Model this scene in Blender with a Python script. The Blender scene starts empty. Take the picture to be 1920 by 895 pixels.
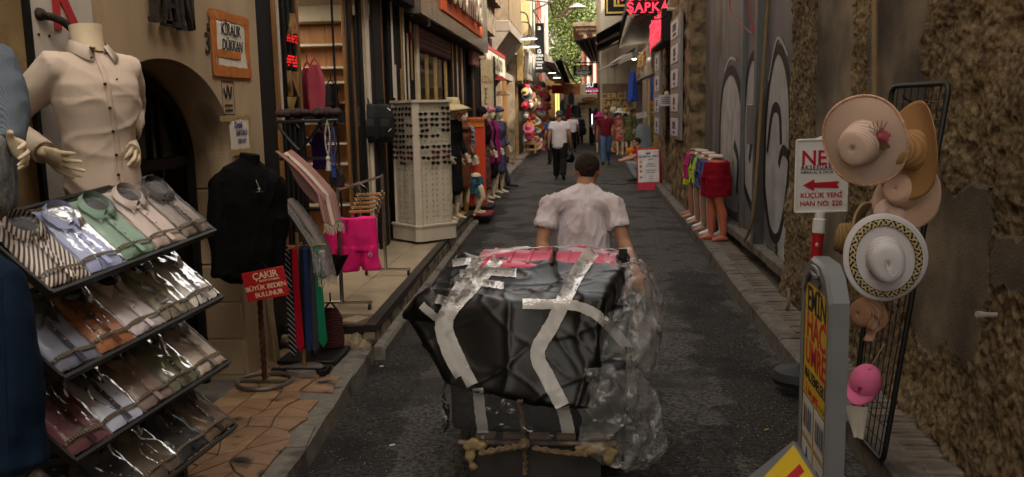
import bpy, bmesh, math, random
from mathutils import Vector, Matrix, noise
random.seed(7)
SC = bpy.context.scene
COL = SC.collection
V = Vector
R = math.radians
# ------------------------------------------------------------------ camera
W0, H0, F0 = 1920.0, 895.0, 1650.0
CAM = V((0, 0, 1.76))
YAW, PITCH, ROLL = R(4.72), R(8.25), R(1.2)
_f = V((-math.sin(YAW)*math.cos(PITCH), math.cos(YAW)*math.cos(PITCH), -math.sin(PITCH)))
_r = V((math.cos(YAW), math.sin(YAW), 0)); _u = _r.cross(_f)
_r, _u = (_r*math.cos(ROLL)-_u*math.sin(ROLL)), (_u*math.cos(ROLL)+_r*math.sin(ROLL))
cd = bpy.data.cameras.new('camera'); cam = bpy.data.objects.new('camera', cd); COL.objects.link(cam)
m = Matrix((_r, _u, -_f)).transposed().to_4x4(); m.translation = CAM; cam.matrix_world = m
cd.sensor_width = 36; cd.lens = 36*F0/W0; cd.clip_start = .05; cd.clip_end = 2000
SC.camera = cam
cd.dof.use_dof = True; cd.dof.focus_distance = 4.6; cd.dof.aperture_fstop = 5.6
# ------------------------------------------------------------------ sky, sun, exposure
SUN_EL, SUN_AZ = R(48), R(125)      # azimuth measured from +Y towards +X
w = bpy.data.worlds.new('World'); SC.world = w; w.use_nodes = True
nt = w.node_tree; bg = nt.nodes['Background']
sky = nt.nodes.new('ShaderNodeTexSky'); sky.sky_type = 'NISHITA'; sky.sun_disc = False
sky.sun_elevation = SUN_EL; sky.sun_rotation = SUN_AZ; sky.air_density = 1.0; sky.dust_density = 4.0; sky.ozone_density = 0.6
hs = nt.nodes.new('ShaderNodeHueSaturation'); hs.inputs['Saturation'].default_value = .22
mx = nt.nodes.new('ShaderNodeMix'); mx.data_type = 'RGBA'; mx.blend_type = 'MULTIPLY'; mx.inputs[0].default_value = 1
mx.inputs[7].default_value = (1.0, .925, .81, 1)
nt.links.new(sky.outputs[0], hs.inputs['Color']); nt.links.new(hs.outputs[0], mx.inputs[6]); nt.links.new(mx.outputs[2], bg.inputs[0])
bg.inputs[1].default_value = .15
sd = bpy.data.lights.new('sun', 'SUN'); sd.energy = 2.2; sd.angle = R(1.0); sd.color = (1, .93, .82)
so = bpy.data.objects.new('sun', sd); COL.objects.link(so)
so.rotation_euler = (R(90)-SUN_EL, 0, -SUN_AZ+math.pi); so.location = (8, -6, 30)
vs = SC.view_settings; vs.view_transform = 'Standard'; vs.look = 'None'; vs.gamma = 1; vs.use_curve_mapping = False
vs.exposure = 2.1
SC.cycles.max_bounces = 7; SC.cycles.transparent_max_bounces = 16; SC.cycles.diffuse_bounces = 2; SC.cycles.glossy_bounces = 3
SC.cycles.sample_clamp_indirect = 4.0
# ------------------------------------------------------------------ photo pixel -> point in the place
def ray(px, py):
    return (_f + _r*((px-W0/2)/F0) - _u*((py-H0/2)/F0))
def at(px, py, Y):
    d = ray(px, py); return CAM + d*(Y/d.y)
def gx(px, py, X):
    d = ray(px, py); return CAM + d*(X/d.x)
def gz(px, py, z):
    d = ray(px, py); return CAM + d*((z-CAM.z)/d.z)
def ppm(Y): return F0/Y
# ------------------------------------------------------------------ materials
MATS = {}
def mat(name, col=(.5,.5,.5), rough=.6, metal=0.0, var=.15, scale=8.0, bump=.0, bscale=60.0, emit=None, es=1.0,
        col2=None, thr=None, tscale=3.0, spec=.22, sheen=0, coat=0, detail=5, stretch=None, rw=.2):
    """procedural surface: base colour with noise variation, optional second colour in blotches, fine relief"""
    if name in MATS: return MATS[name]
    m = bpy.data.materials.new(name); m.use_nodes = True; MATS[name] = m
    n = m.node_tree; b = n.nodes['Principled BSDF']; L = n.links.new
    b.inputs['Roughness'].default_value = rough; b.inputs['Metallic'].default_value = metal
    b.inputs['Specular IOR Level'].default_value = spec
    if sheen: b.inputs['Sheen Weight'].default_value = sheen
    if coat: b.inputs['Coat Weight'].default_value = coat; b.inputs['Coat Roughness'].default_value = .1
    tc = n.nodes.new('ShaderNodeTexCoord'); vec = tc.outputs['Object']
    if stretch:
        mp = n.nodes.new('ShaderNodeMapping'); mp.inputs['Scale'].default_value = stretch; L(vec, mp.inputs[0]); vec = mp.outputs[0]
    c4 = (*col, 1)
    if var or col2:
        nz = n.nodes.new('ShaderNodeTexNoise'); nz.inputs['Scale'].default_value = scale; nz.inputs['Detail'].default_value = detail
        L(vec, nz.inputs['Vector'])
        rp = n.nodes.new('ShaderNodeValToRGB'); e = rp.color_ramp.elements
        e[0].position = .5-rw; e[1].position = .5+rw
        e[0].color = (*[c*(1-var) for c in col], 1); e[1].color = (*[min(1, c*(1+var)) for c in col], 1)
        L(nz.outputs[0], rp.inputs[0]); out = rp.outputs[0]
        if col2:
            n2 = n.nodes.new('ShaderNodeTexNoise'); n2.inputs['Scale'].default_value = tscale; n2.inputs['Detail'].default_value = 6
            L(vec, n2.inputs['Vector'])
            r2 = n.nodes.new('ShaderNodeValToRGB'); t = thr or .55
            r2.color_ramp.elements[0].position = t-.04; r2.color_ramp.elements[1].position = t+.05
            L(n2.outputs[0], r2.inputs[0])
            mm = n.nodes.new('ShaderNodeMix'); mm.data_type = 'RGBA'
            L(r2.outputs[0], mm.inputs[0]); L(out, mm.inputs[6]); mm.inputs[7].default_value = (*col2, 1); out = mm.outputs[2]
        L(out, b.inputs['Base Color'])
    else: b.inputs['Base Color'].default_value = c4
    if bump:
        nb = n.nodes.new('ShaderNodeTexNoise'); nb.inputs['Scale'].default_value = bscale; nb.inputs['Detail'].default_value = 4
        L(vec, nb.inputs['Vector'])
        bp = n.nodes.new('ShaderNodeBump'); bp.inputs['Strength'].default_value = bump; bp.inputs['Distance'].default_value = .01
        L(nb.outputs[0], bp.inputs['Height']); L(bp.outputs[0], b.inputs['Normal'])
    if emit:
        b.inputs['Emission Color'].default_value = (*emit, 1); b.inputs['Emission Strength'].default_value = es*.22
    return m
def cloth(name, col, rough=.85, var=.12, bump=.35, bscale=25, **k):
    return mat(name, col, rough, var=var, bump=bump, bscale=bscale, sheen=.0, spec=.07, scale=k.pop('scale', 6), **k)
def wave_mat(name, c1, c2, scale, axis='X', rough=.8, thr=.5, band=True, rot=None, bump=0, dist=0):
    if name in MATS: return MATS[name]
    m = bpy.data.materials.new(name); m.use_nodes = True; MATS[name] = m
    n = m.node_tree; b = n.nodes['Principled BSDF']; L = n.links.new; b.inputs['Roughness'].default_value = rough; b.inputs['Specular IOR Level'].default_value = .1
    tc = n.nodes.new('ShaderNodeTexCoord'); mp = n.nodes.new('ShaderNodeMapping'); L(tc.outputs['Object'], mp.inputs[0])
    if rot: mp.inputs['Rotation'].default_value = rot
    wv = n.nodes.new('ShaderNodeTexWave'); wv.wave_type = 'BANDS' if band else 'RINGS'
    if band: wv.bands_direction = axis
    else: wv.rings_direction = axis
    wv.inputs['Scale'].default_value = scale; wv.inputs['Distortion'].default_value = dist; L(mp.outputs[0], wv.inputs['Vector'])
    rp = n.nodes.new('ShaderNodeValToRGB'); e = rp.color_ramp.elements; e[0].position = thr-.08; e[1].position = thr+.08
    e[0].color = (*c1, 1); e[1].color = (*c2, 1); L(wv.outputs[0], rp.inputs[0]); L(rp.outputs[0], b.inputs['Base Color'])
    if bump:
        bp = n.nodes.new('ShaderNodeBump'); bp.inputs['Strength'].default_value = bump; bp.inputs['Distance'].default_value = .004
        L(wv.outputs[0], bp.inputs['Height']); L(bp.outputs[0], b.inputs['Normal'])
    return m
def film(name, tint=(1,1,1), base=.06, rough=.12, fres=1.35, bump=.8, bscale=18, milky=0.0, milkcol=(.6,.6,.6), gloss=1.0):
    """thin clear plastic: mostly transparent, glossy at grazing angles, crinkled"""
    if name in MATS: return MATS[name]
    m = bpy.data.materials.new(name); m.use_nodes = True; MATS[name] = m
    n = m.node_tree; L = n.links.new; n.nodes.remove(n.nodes['Principled BSDF']); out = n.nodes['Material Output']
    tr = n.nodes.new('ShaderNodeBsdfTransparent'); tr.inputs[0].default_value = (*tint, 1)
    gl = n.nodes.new('ShaderNodeBsdfGlossy'); gl.inputs['Roughness'].default_value = rough; gl.inputs[0].default_value = (gloss,gloss,gloss,1)
    fr = n.nodes.new('ShaderNodeFresnel'); fr.inputs[0].default_value = fres
    ad = n.nodes.new('ShaderNodeMath'); ad.operation = 'ADD'; ad.inputs[1].default_value = base; ad.use_clamp = True
    L(fr.outputs[0], ad.inputs[0])
    mi = n.nodes.new('ShaderNodeMixShader'); L(ad.outputs[0], mi.inputs[0]); L(tr.outputs[0], mi.inputs[1]); L(gl.outputs[0], mi.inputs[2])
    last = mi.outputs[0]
    if milky:
        df = n.nodes.new('ShaderNodeBsdfDiffuse'); df.inputs[0].default_value = (*milkcol, 1)
        m2 = n.nodes.new('ShaderNodeMixShader'); m2.inputs[0].default_value = milky; L(last, m2.inputs[1]); L(df.outputs[0], m2.inputs[2]); last = m2.outputs[0]
    L(last, out.inputs[0])
    tc = n.nodes.new('ShaderNodeTexCoord'); nz = n.nodes.new('ShaderNodeTexNoise'); nz.inputs['Scale'].default_value = bscale
    nz.inputs['Detail'].default_value = 2; nz.inputs['Distortion'].default_value = 1.2; L(tc.outputs['Object'], nz.inputs['Vector'])
    bp = n.nodes.new('ShaderNodeBump'); bp.inputs['Strength'].default_value = bump; bp.inputs['Distance'].default_value = .02
    L(nz.outputs[0], bp.inputs['Height']); L(bp.outputs[0], gl.inputs['Normal']); L(bp.outputs[0], fr.inputs['Normal'])
    return m
# ------------------------------------------------------------------ mesh building
def cat(pts, k=6, closed=False):
    """Catmull-Rom through pts"""
    P = [V(p) for p in pts]; n = len(P); o = []
    rng = range(n if closed else n-1)
    for i in rng:
        if closed: a, b, c, d = P[(i-1) % n], P[i], P[(i+1) % n], P[(i+2) % n]
        else: a, b, c, d = P[max(i-1, 0)], P[i], P[i+1], P[min(i+2, n-1)]
        for j in range(k):
            t = j/k
            o.append(.5*((2*b)+(c-a)*t+(2*a-5*b+4*c-d)*t*t+(3*b-a-3*c+d)*t**3))
    if not closed: o.append(P[-1])
    return o
def frame(o, x, up=(0,0,1)):
    """matrix whose X runs along x, Y along up, Z out of the face"""
    x = V(x).normalized(); u = V(up); z = x.cross(u).normalized(); u = z.cross(x)
    M = Matrix((x, u, z)).transposed().to_4x4(); M.translation = V(o); return M
def rotz(a, loc=(0,0,0)): return Matrix.Translation(V(loc)) @ Matrix.Rotation(a, 4, 'Z')
def lerp(a, b, t): return a+(b-a)*t
class MB:
    def __init__(s, m=None): s.v = []; s.f = []; s.mi = []; s.m = m; s.k = 0
    def add(s, vs, fs):
        b = len(s.v)
        s.v += [tuple(s.m @ V(p)) if s.m else tuple(p) for p in vs]
        s.f += [tuple(b+i for i in f) for f in fs]; s.mi += [s.k]*len(fs); return s
    def box(s, x0, x1, y0, y1, z0, z1, bev=0.0, m=None):
        x0, x1 = min(x0, x1), max(x0, x1); y0, y1 = min(y0, y1), max(y0, y1); z0, z1 = min(z0, z1), max(z0, z1)
        if not bev:
            p = [(x, y, z) for x in (x0, x1) for y in (y0, y1) for z in (z0, z1)]
            f = [(0,1,3,2),(4,6,7,5),(0,4,5,1),(2,3,7,6),(0,2,6,4),(1,5,7,3)]
        else:
            bev = min(bev, (x1-x0)*.45, (y1-y0)*.45, (z1-z0)*.45)
            p = []; ix = {}
            for i, x in enumerate((x0, x1)):
                for j, y in enumerate((y0, y1)):
                    for k, z in enumerate((z0, z1)):
                        sx, sy, sz = (1-2*i)*bev, (1-2*j)*bev, (1-2*k)*bev
                        for a, q in enumerate(((x, y+sy, z+sz), (x+sx, y, z+sz), (x+sx, y+sy, z))):
                            ix[i,j,k,a] = len(p); p.append(q)
            f = [tuple(ix[i,j,k,0] for j, k in ((0,0),(0,1),(1,1),(1,0))) for i in (0,1)]
            f += [tuple(ix[i,j,k,1] for i, k in ((0,0),(1,0),(1,1),(0,1))) for j in (0,1)]
            f += [tuple(ix[i,j,k,2] for i, j in ((0,0),(1,0),(1,1),(0,1))) for k in (0,1)]
            for a in (0,1):
                for b in (0,1):
                    f.append((ix[a,b,0,0], ix[a,b,1,0], ix[a,b,1,1], ix[a,b,0,1]))
                    f.append((ix[a,0,b,0], ix[a,1,b,0], ix[a,1,b,2], ix[a,0,b,2]))
                    f.append((ix[0,a,b,1], ix[1,a,b,1], ix[1,a,b,2], ix[0,a,b,2]))
            f += [(ix[i,j,k,0], ix[i,j,k,1], ix[i,j,k,2]) for i in (0,1) for j in (0,1) for k in (0,1)]
        if m: p = [m @ V(q) for q in p]
        return s.add(p, f)
    def rings(s, rs, cap=True, closed=False):
        n = len(rs[0]); vs = [p for r in rs for p in r]; fs = []
        N = len(rs)
        for i in range(N if closed else N-1):
            for j in range(n):
                a, b = i*n+j, i*n+(j+1) % n; c, d = ((i+1) % N)*n+(j+1) % n, ((i+1) % N)*n+j
                fs.append((a, b, c, d))
        if cap and not closed:
            fs.append(tuple(range(n-1, -1, -1))); fs.append(tuple((N-1)*n+j for j in range(n)))
        return s.add(vs, fs)
    def tube(s, pts, r, n=8, closed=False, cap=True, flat=None, up=None, round_=False):
        P = [V(p) for p in pts]; N = len(P); rs = r if isinstance(r, (list, tuple)) else [r]*N
        if round_ and not closed:      # rounded ends
            t0 = (P[0]-P[1]).normalized(); t1 = (P[-1]-P[-2]).normalized(); a, b = rs[0], rs[-1]
            P = [P[0]+t0*a*.95, P[0]+t0*a*.75] + P + [P[-1]+t1*b*.75, P[-1]+t1*b*.95]; rs = [a*.3, a*.68]+list(rs)+[b*.68, b*.3]; N = len(P)
        ts = []
        for i in range(N):
            if closed: t = P[(i+1) % N]-P[(i-1) % N]
            else: t = P[min(i+1, N-1)]-P[max(i-1, 0)]
            ts.append(t.normalized() if t.length > 1e-9 else V((0,0,1)))
        u = V(up) if up else (V((0,0,1)) if abs(ts[0].z) < .9 else V((1,0,0)))
        out = []
        for i in range(N):
            t = ts[i]
            if up: u = V(up)
            u = (u-t*u.dot(t))
            u = u.normalized() if u.length > 1e-6 else t.orthogonal().normalized()
            w_ = t.cross(u); ry = rs[i]*(flat if flat else 1)
            out.append([P[i]+w_*rs[i]*math.cos(6.28318*k/n)+u*ry*math.sin(6.28318*k/n) for k in range(n)])
        return s.rings(out, cap, closed)
    def lathe(s, prof, n=24, m=None, cap=True, sx=1, sy=1):
        rs = []
        for r, z in prof:
            ring = [V((r*sx*math.cos(6.28318*k/n), r*sy*math.sin(6.28318*k/n), z)) for k in range(n)]
            rs.append([m @ p for p in ring] if m else ring)
        return s.rings(rs, cap)
    def sph(s, c, r, nu=14, nv=9, m=None):
        r = r if isinstance(r, (tuple, list)) else (r, r, r); c = V(c); rs = []
        for i in range(nv+1):
            a = math.pi*(i/nv-.5); ca = max(math.cos(a), .02)
            ring = [V((r[0]*ca*math.cos(6.28318*k/nu), r[1]*ca*math.sin(6.28318*k/nu), r[2]*math.sin(a))) for k in range(nu)]
            rs.append([(m @ p if m else p)+c for p in ring])
        return s.rings(rs)
    def grid(s, fn, nu, nv):
        vs = [fn(i/nu, j/nv) for i in range(nu+1) for j in range(nv+1)]; k = nv+1
        return s.add(vs, [(i*k+j, (i+1)*k+j, (i+1)*k+j+1, i*k+j+1) for i in range(nu) for j in range(nv)])
    def prism(s, poly, h, m=None, z0=0.0):
        """extrude a 2D polygon from z0 to z0+h"""
        n = len(poly); vs = [V((p[0], p[1], z0)) for p in poly]+[V((p[0], p[1], z0+h)) for p in poly]
        if m: vs = [m @ p for p in vs]
        return s.add(vs, [tuple(range(n-1, -1, -1)), tuple(range(n, 2*n))]+[(i, (i+1) % n, n+(i+1) % n, n+i) for i in range(n)])
    def ribbon(s, pts, wd, m, z=0.0, k=6, closed=False, smooth=True):
        """flat strip of paint or tape along a 2D path on the face m"""
        P = cat([V((p[0], p[1], 0)) for p in pts], k, closed) if smooth else [V((p[0], p[1], 0)) for p in pts]
        N = len(P); vs = []
        for i in range(N):
            t = (P[(i+1) % N]-P[(i-1) % N]) if closed else (P[min(i+1, N-1)]-P[max(i-1, 0)])
            t = t.normalized(); q = V((-t.y, t.x, 0)); ww = wd if not callable(wd) else wd(i/(N-1))
            vs += [m @ (P[i]+q*ww/2+V((0,0,z))), m @ (P[i]-q*ww/2+V((0,0,z)))]
        fs = [(2*i, 2*i+1, 2*((i+1) % N)+1, 2*((i+1) % N)) for i in range(N if closed else N-1)]
        return s.add(vs, fs)
    def data(s, name, mats, smooth=40):
        me = bpy.data.meshes.new(name); me.from_pydata(s.v, [], s.f)
        for m_ in (mats if isinstance(mats, (list, tuple)) else [mats]): me.materials.append(m_)
        if any(s.mi): me.polygons.foreach_set('material_index', s.mi)
        bm = bmesh.new(); bm.from_mesh(me); bmesh.ops.recalc_face_normals(bm, faces=bm.faces); bm.to_mesh(me); bm.free()
        if smooth: me.shade_smooth(); me.set_sharp_from_angle(angle=R(smooth))
        me.update(); return me
    def build(s, name, mats, parent=None, smooth=40, loc=None):
        return ob(name, s.data(name, mats, smooth), parent, loc)
def ob(name, data, parent=None, loc=None):
    o = bpy.data.objects.new(name, data); COL.objects.link(o)
    if parent: o.parent = parent
    if loc is not None: o.location = loc
    return o
def tag(o, label=None, cat_=None, group=None, kind=None):
    if label: o['label'] = label
    if cat_: o['category'] = cat_
    if group: o['group'] = group
    if kind: o['kind'] = kind
    return o
def thing(name, label, cat_, loc=(0,0,0), rz=0, group=None, m=None):
    o = ob(name, None); o.empty_display_size = .1
    if m is None: m = rotz(rz, loc)
    o.matrix_world = m; INV[o.name] = m.inverted()
    return tag(o, label, cat_, group)
INV = {}
def wmb(t): return MB(INV[t.name])            # mesh builder that takes world coordinates for a part of t
def part(t, name, mtl, boxes, bev=.0, smooth=40):
    for b in boxes: g = wmb(t); g.box(*b, bev=bev); o = g.build(name, mtl, t, smooth)
    return o
def rel(parent, M): return INV[parent.name] @ M
def copy_tree(o, parent=None):
    c = o.copy(); COL.objects.link(c); c.parent = parent
    for ch in [x for x in KIDS(o)]: copy_tree(ch, c)
    return c
def KIDS(o): return list(o.children)
def bake(o, mods):
    """apply modifiers (name,type,{settings}) and keep the plain mesh"""
    for t, st in mods:
        md = o.modifiers.new(t.lower(), t)
        for k, v in st.items(): setattr(md, k, v)
    dg = bpy.context.evaluated_depsgraph_get(); me = bpy.data.meshes.new_from_object(o.evaluated_get(dg))
    o.modifiers.clear(); old = o.data; nm = old.name; mats = list(old.materials); o.data = me; bpy.data.meshes.remove(old); me.name = nm
    if not len(me.materials):
        for m_ in mats: me.materials.append(m_)
    me.shade_smooth(); return o
def fuse(mb, name, mtl, parent, voxel=.012, it=4, loc=None, disp=None, fac=.5):
    """union of overlapping shapes as one continuous skin"""
    o = mb.build(name, mtl, parent, loc=loc); bake(o, [('REMESH', dict(mode='VOXEL', voxel_size=voxel)), ('SMOOTH', dict(factor=fac, iterations=it))])
    if disp:
        me = o.data; nrm = [v.normal.copy() for v in me.vertices]
        for v, n_ in zip(me.vertices, nrm): v.co += disp(v.co, n_)
        me.update()
    return o
FONT = {}
def text(s, size, mtl, m, parent=None, name='lettering', ext=.002, bold=0.0, align='CENTER', shear=0.0, sx=1.0, space=1.0, valign='CENTER', res=3):
    c = bpy.data.curves.new(name, 'FONT'); c.body = s; c.size = size; c.extrude = ext; c.offset = max(-.01, min(bold, size*.016)); c.align_x = align; c.align_y = valign
    c.shear = shear; c.resolution_u = res; c.space_character = space
    o = bpy.data.objects.new(name, c); COL.objects.link(o)
    dg = bpy.context.evaluated_depsgraph_get(); dg.update(); me = bpy.data.meshes.new_from_object(o.evaluated_get(dg))
    bpy.data.objects.remove(o); bpy.data.curves.remove(c); me.name = name; me.materials.clear(); me.materials.append(mtl)
    M = m @ Matrix.Diagonal((sx, 1, 1, 1)); me.transform(M)
    return ob(name, me, parent)
def crease(p, d, s=9.0, k=4, st=.28, sh=0.0):
    """sharp soft folds running along d"""
    d = V(d).normalized(); p = V(p); q = p-d*p.dot(d)*(1-st); q = q+V((noise.noise(p*3.1+V((sh,0,0))), noise.noise(p*3.1+V((0,7+sh,0))), noise.noise(p*3.1+V((0,0,3+sh)))))*.05
    return max(0, 1-abs(noise.noise(q*s+V((sh*3,sh,1))))*2.6)**k
def nz3(p, s=1.0): return noise.noise(V(p)*s)
def fbm(p, s=1.0, o=4):
    a = 0; k = 1.0
    for i in range(o): a += noise.noise(V(p)*s*(2**i))*k; k *= .5
    return a
# ================================================================== the ground
def interp(tab, y):
    for (a, xa), (b, xb) in zip(tab, tab[1:]):
        if y <= b: return lerp(xa, xb, max(0, (y-a)/(b-a)))
    return tab[-1][1]
TL = [(-6,-1.33),(3.5,-1.385),(4.2,-1.42),(6,-1.53),(11,-1.68),(18,-1.8),(26,-1.95),(36,-2.05),(60,-2.1)]
TR = [(-6,1.34),(5,1.36),(7.5,1.37),(11,1.45),(15,1.49),(20,1.55),(29,1.62),(31,1.15),(60,1.1)]
XL = lambda y: interp(TL, y)
XR = lambda y: interp(TR, y)
m_asph = mat('asphalt', (.062,.056,.050), .78, var=.62, scale=42, bump=1.0, bscale=70, col2=(.030,.027,.024), thr=.54, tscale=1.5, spec=.12, detail=7, rw=.13)
_n = m_asph.node_tree; _b = _n.nodes['Principled BSDF']; _src = _b.inputs['Base Color'].links[0].from_socket      # damp, dirty stretches along the kerbs
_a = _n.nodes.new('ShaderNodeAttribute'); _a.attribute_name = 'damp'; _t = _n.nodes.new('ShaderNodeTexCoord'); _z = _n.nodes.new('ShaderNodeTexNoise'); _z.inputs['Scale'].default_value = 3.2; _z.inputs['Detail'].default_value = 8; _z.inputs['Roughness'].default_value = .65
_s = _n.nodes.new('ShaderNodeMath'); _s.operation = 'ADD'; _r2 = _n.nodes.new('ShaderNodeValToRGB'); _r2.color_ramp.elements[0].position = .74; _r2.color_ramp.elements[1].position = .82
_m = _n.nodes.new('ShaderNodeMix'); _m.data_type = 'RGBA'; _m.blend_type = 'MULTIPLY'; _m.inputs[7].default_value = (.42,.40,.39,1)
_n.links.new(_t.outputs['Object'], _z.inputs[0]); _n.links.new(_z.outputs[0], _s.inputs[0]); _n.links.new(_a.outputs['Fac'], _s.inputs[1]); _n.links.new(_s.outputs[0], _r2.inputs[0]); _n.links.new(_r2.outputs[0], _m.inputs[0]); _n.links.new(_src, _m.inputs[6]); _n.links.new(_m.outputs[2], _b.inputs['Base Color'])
m_wet = mat('asphalt_dark', (.036,.031,.028), .8, var=.75, scale=75, bump=.9, bscale=140, spec=.25)
m_conc = mat('kerb_concrete', (.135,.118,.098), .85, var=.25, scale=14, bump=.6, bscale=70, col2=(.07,.06,.05), thr=.6, tscale=4)
m_pave = mat('pavement_concrete', (.13,.115,.095), .88, var=.25, scale=10, bump=.6, bscale=60, col2=(.06,.05,.042), thr=.58, tscale=3)
g = MB(); g.box(-300, 300, -60, 500, -.3, -.06)
tag(g.build('ground', mat('earth', (.12,.1,.08), .9)), 'ground under the street and the houses', kind='structure')
def roadf(u, v):
    y = lerp(-6, 62, u**1.8); x = lerp(XL(y)-.06, XR(y)+.06, v)
    z = .02*math.sin(v*math.pi)+.007*fbm((x*.8, y*.8, 0), 1, 3)
    return (x, y, z-.02*(1-math.sin(v*math.pi)))
g = MB(); g.grid(roadf, 420, 48)
road = tag(g.build('road', m_asph, smooth=60), 'worn dark asphalt lane running up the middle', kind='structure')
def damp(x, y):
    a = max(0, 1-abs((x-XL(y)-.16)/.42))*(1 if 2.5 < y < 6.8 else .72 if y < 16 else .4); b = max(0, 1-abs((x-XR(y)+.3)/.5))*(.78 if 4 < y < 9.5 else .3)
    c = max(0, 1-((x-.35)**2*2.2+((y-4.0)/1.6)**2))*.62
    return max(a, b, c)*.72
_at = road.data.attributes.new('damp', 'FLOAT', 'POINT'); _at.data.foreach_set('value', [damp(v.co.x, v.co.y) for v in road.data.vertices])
g = MB()
g.box(.25, 1.35, 20.9, 20.97, .0, .017); g.box(.6, 1.0, 20.6, 20.9, 0, .018)
g.build('drain_seam', mat('seam', (.02,.018,.016), .7), road)
# ---- left pavement: tiled near strip, shop platform, kerbed strip beyond
g = MB()
def leftbase(u, v):
    y = lerp(-6, 6.12, u); xe = XL(y)+.02*fbm((y*2, 0, 0), 1, 3); x = lerp(-3.2, xe, v)
    return (x, y, .085 if v < .97 else .085)
g.grid(leftbase, 90, 4)
g.grid(lambda u, v: (XL(lerp(-6, 6.12, u))+.02*fbm((lerp(-6, 6.12, u)*2, 0, 0), 1, 3)+v*.015, lerp(-6, 6.12, u), lerp(.085, -.06, v)), 90, 2)
lp = tag(g.build('pavement_left', m_pave, smooth=30), 'tiled strip of pavement beside the left shops', kind='structure')
m_tile = [mat('paving_%d' % i, c, .5, var=.25, scale=9, bump=.25, bscale=30, col2=(.016,.013,.011), thr=.615, tscale=6, spec=.45) for i, c in
          enumerate([(.22,.125,.066), (.18,.105,.055), (.24,.15,.08), (.2,.12,.07)])]
rnd = random.Random(3)
gp = {}
NX, NY, S = 6, 34, .16
for i in range(NX+1):
    for j in range(NY+1):
        gp[i,j] = V((-2.18+i*S+rnd.uniform(-.042,.042)*(0 < i), .72+j*S+(i % 2)*.05+rnd.uniform(-.045,.045), 0))
def piece(poly, z0, z1, inset, mtl, parent, name):
    c = sum(poly, V())/len(poly); q = [p+(c-p).normalized()*inset for p in poly]; q2 = [p+(c-p).normalized()*(inset+.004) for p in poly]
    n = len(q); dz = rnd.uniform(-.003,.002)
    g = MB(); g.rings([[V((p.x, p.y, z0)) for p in q], [V((p.x, p.y, z1-.004+dz)) for p in q], [V((p.x, p.y, z1+dz)) for p in q2]])
    return g.build(name, mtl, parent, smooth=0)
for i in range(NX):
    for j in range(NY):
        a, b, c, d = gp[i,j], gp[i+1,j], gp[i+1,j+1], gp[i,j+1]; ctr = (a+b+c+d)/4
        lim = XL(ctr.y)-.10-.09*fbm((ctr.y*1.7, 3, 0), 1, 3)-(.05 if int(ctr.y*3) % 3 else 0)
        if ctr.y > 6.0 or ctr.x > lim: continue
        if (i+j*2) % 5 == 0:
            m1 = (a+c)/2
            piece([a, b, c], .08, .1, .006, rnd.choice(m_tile), lp, 'paving_tile'); piece([a, c, d], .08, .1, .006, rnd.choice(m_tile), lp, 'paving_tile')
        else: piece([a, b, c, d], .08, .1, .006, rnd.choice(m_tile), lp, 'paving_tile')
# broken front: loose chunks of kerb between tiles and lane
for k in range(15):
    y = 1.2+k*.33; g = MB(M := None); x = XL(y)-.02
    L_ = .31; q = [V((x-.09, y, 0)), V((x+.012+rnd.uniform(-.012,.012), y+.005, 0)), V((XL(y+L_)-.005+rnd.uniform(-.015,.015), y+L_-.012, 0)), V((XL(y+L_)-.11, y+L_-.01, 0))]
    piece(q, .02, .092+rnd.uniform(-.012,.004), .004, m_conc, lp, 'kerb_stone')
# ---- platform in front of the clothes shop
m_slab = mat('beige_floor_tile', (.30,.235,.16), .28, var=.14, scale=5, bump=.05, bscale=20, col2=(.22,.17,.115), thr=.62, tscale=3, spec=.5)
m_steel_d = mat('dark_step_edge', (.035,.028,.024), .4, .6, var=.3, scale=20)
m_rubble = mat('rubble', (.2,.155,.1), .92, var=.4, scale=9, bump=.8, bscale=40, col2=(.05,.04,.03), thr=.52, tscale=6)
PZ = .22
g = MB(); P0, P1 = 6.16, 13.6
g.add([(-2.42,P0,-.05),(XL(P0)+.005,P0,-.05),(XL(P1)-.0,P1,-.05),(-2.42,P1,-.05),(-2.42,P0,PZ-.035),(XL(P0)+.005,P0,PZ-.035),(XL(P1),P1,PZ-.035),(-2.42,P1,PZ-.035)],
      [(0,3,2,1),(4,5,6,7),(0,1,5,4),(1,2,6,5),(2,3,7,6),(3,0,4,7)])
plat = tag(g.build('shop_platform', m_rubble), 'raised beige tiled platform with dark metal edge outside the clothes shop', 'platform')
xs = [-2.4, -2.0, -1.62]
yy = P0+.05
k = 0
while yy < P1-.1:
    y2 = min(yy+.6, P1-.02)
    for a, b in ((-2.4,-2.0),(-1.995, None)):
        bx = b if b else XL((yy+y2)/2)-.075
        if k == 0 and b is None:      # the front slab is broken into loose pieces
            piece([V((a, yy, 0)), V((a+.22, yy+.02, 0)), V((a+.1, yy+.3, 0)), V((a, yy+.34, 0))], PZ-.03, PZ, .006, m_slab, plat, 'floor_tile')
            piece([V((a+.13, yy+.13, 0)), V((a+.3, yy+.07, 0)), V((bx-.01, yy+.26, 0)), V((a+.24, yy+.33, 0))], PZ-.03, PZ+.006, .01, m_slab, plat, 'floor_tile')
            piece([V((a, yy+.37, 0)), V((bx, yy+.36, 0)), V((bx, y2, 0)), V((a, y2, 0))], PZ-.03, PZ, .002, m_slab, plat, 'floor_tile')
        else: piece([V((a, yy, 0)), V((bx, yy, 0)), V((bx, y2, 0)), V((a, y2, 0))], PZ-.03, PZ, .0015, m_slab, plat, 'floor_tile')
    yy = y2+.001; k += 1
g = MB()
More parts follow.
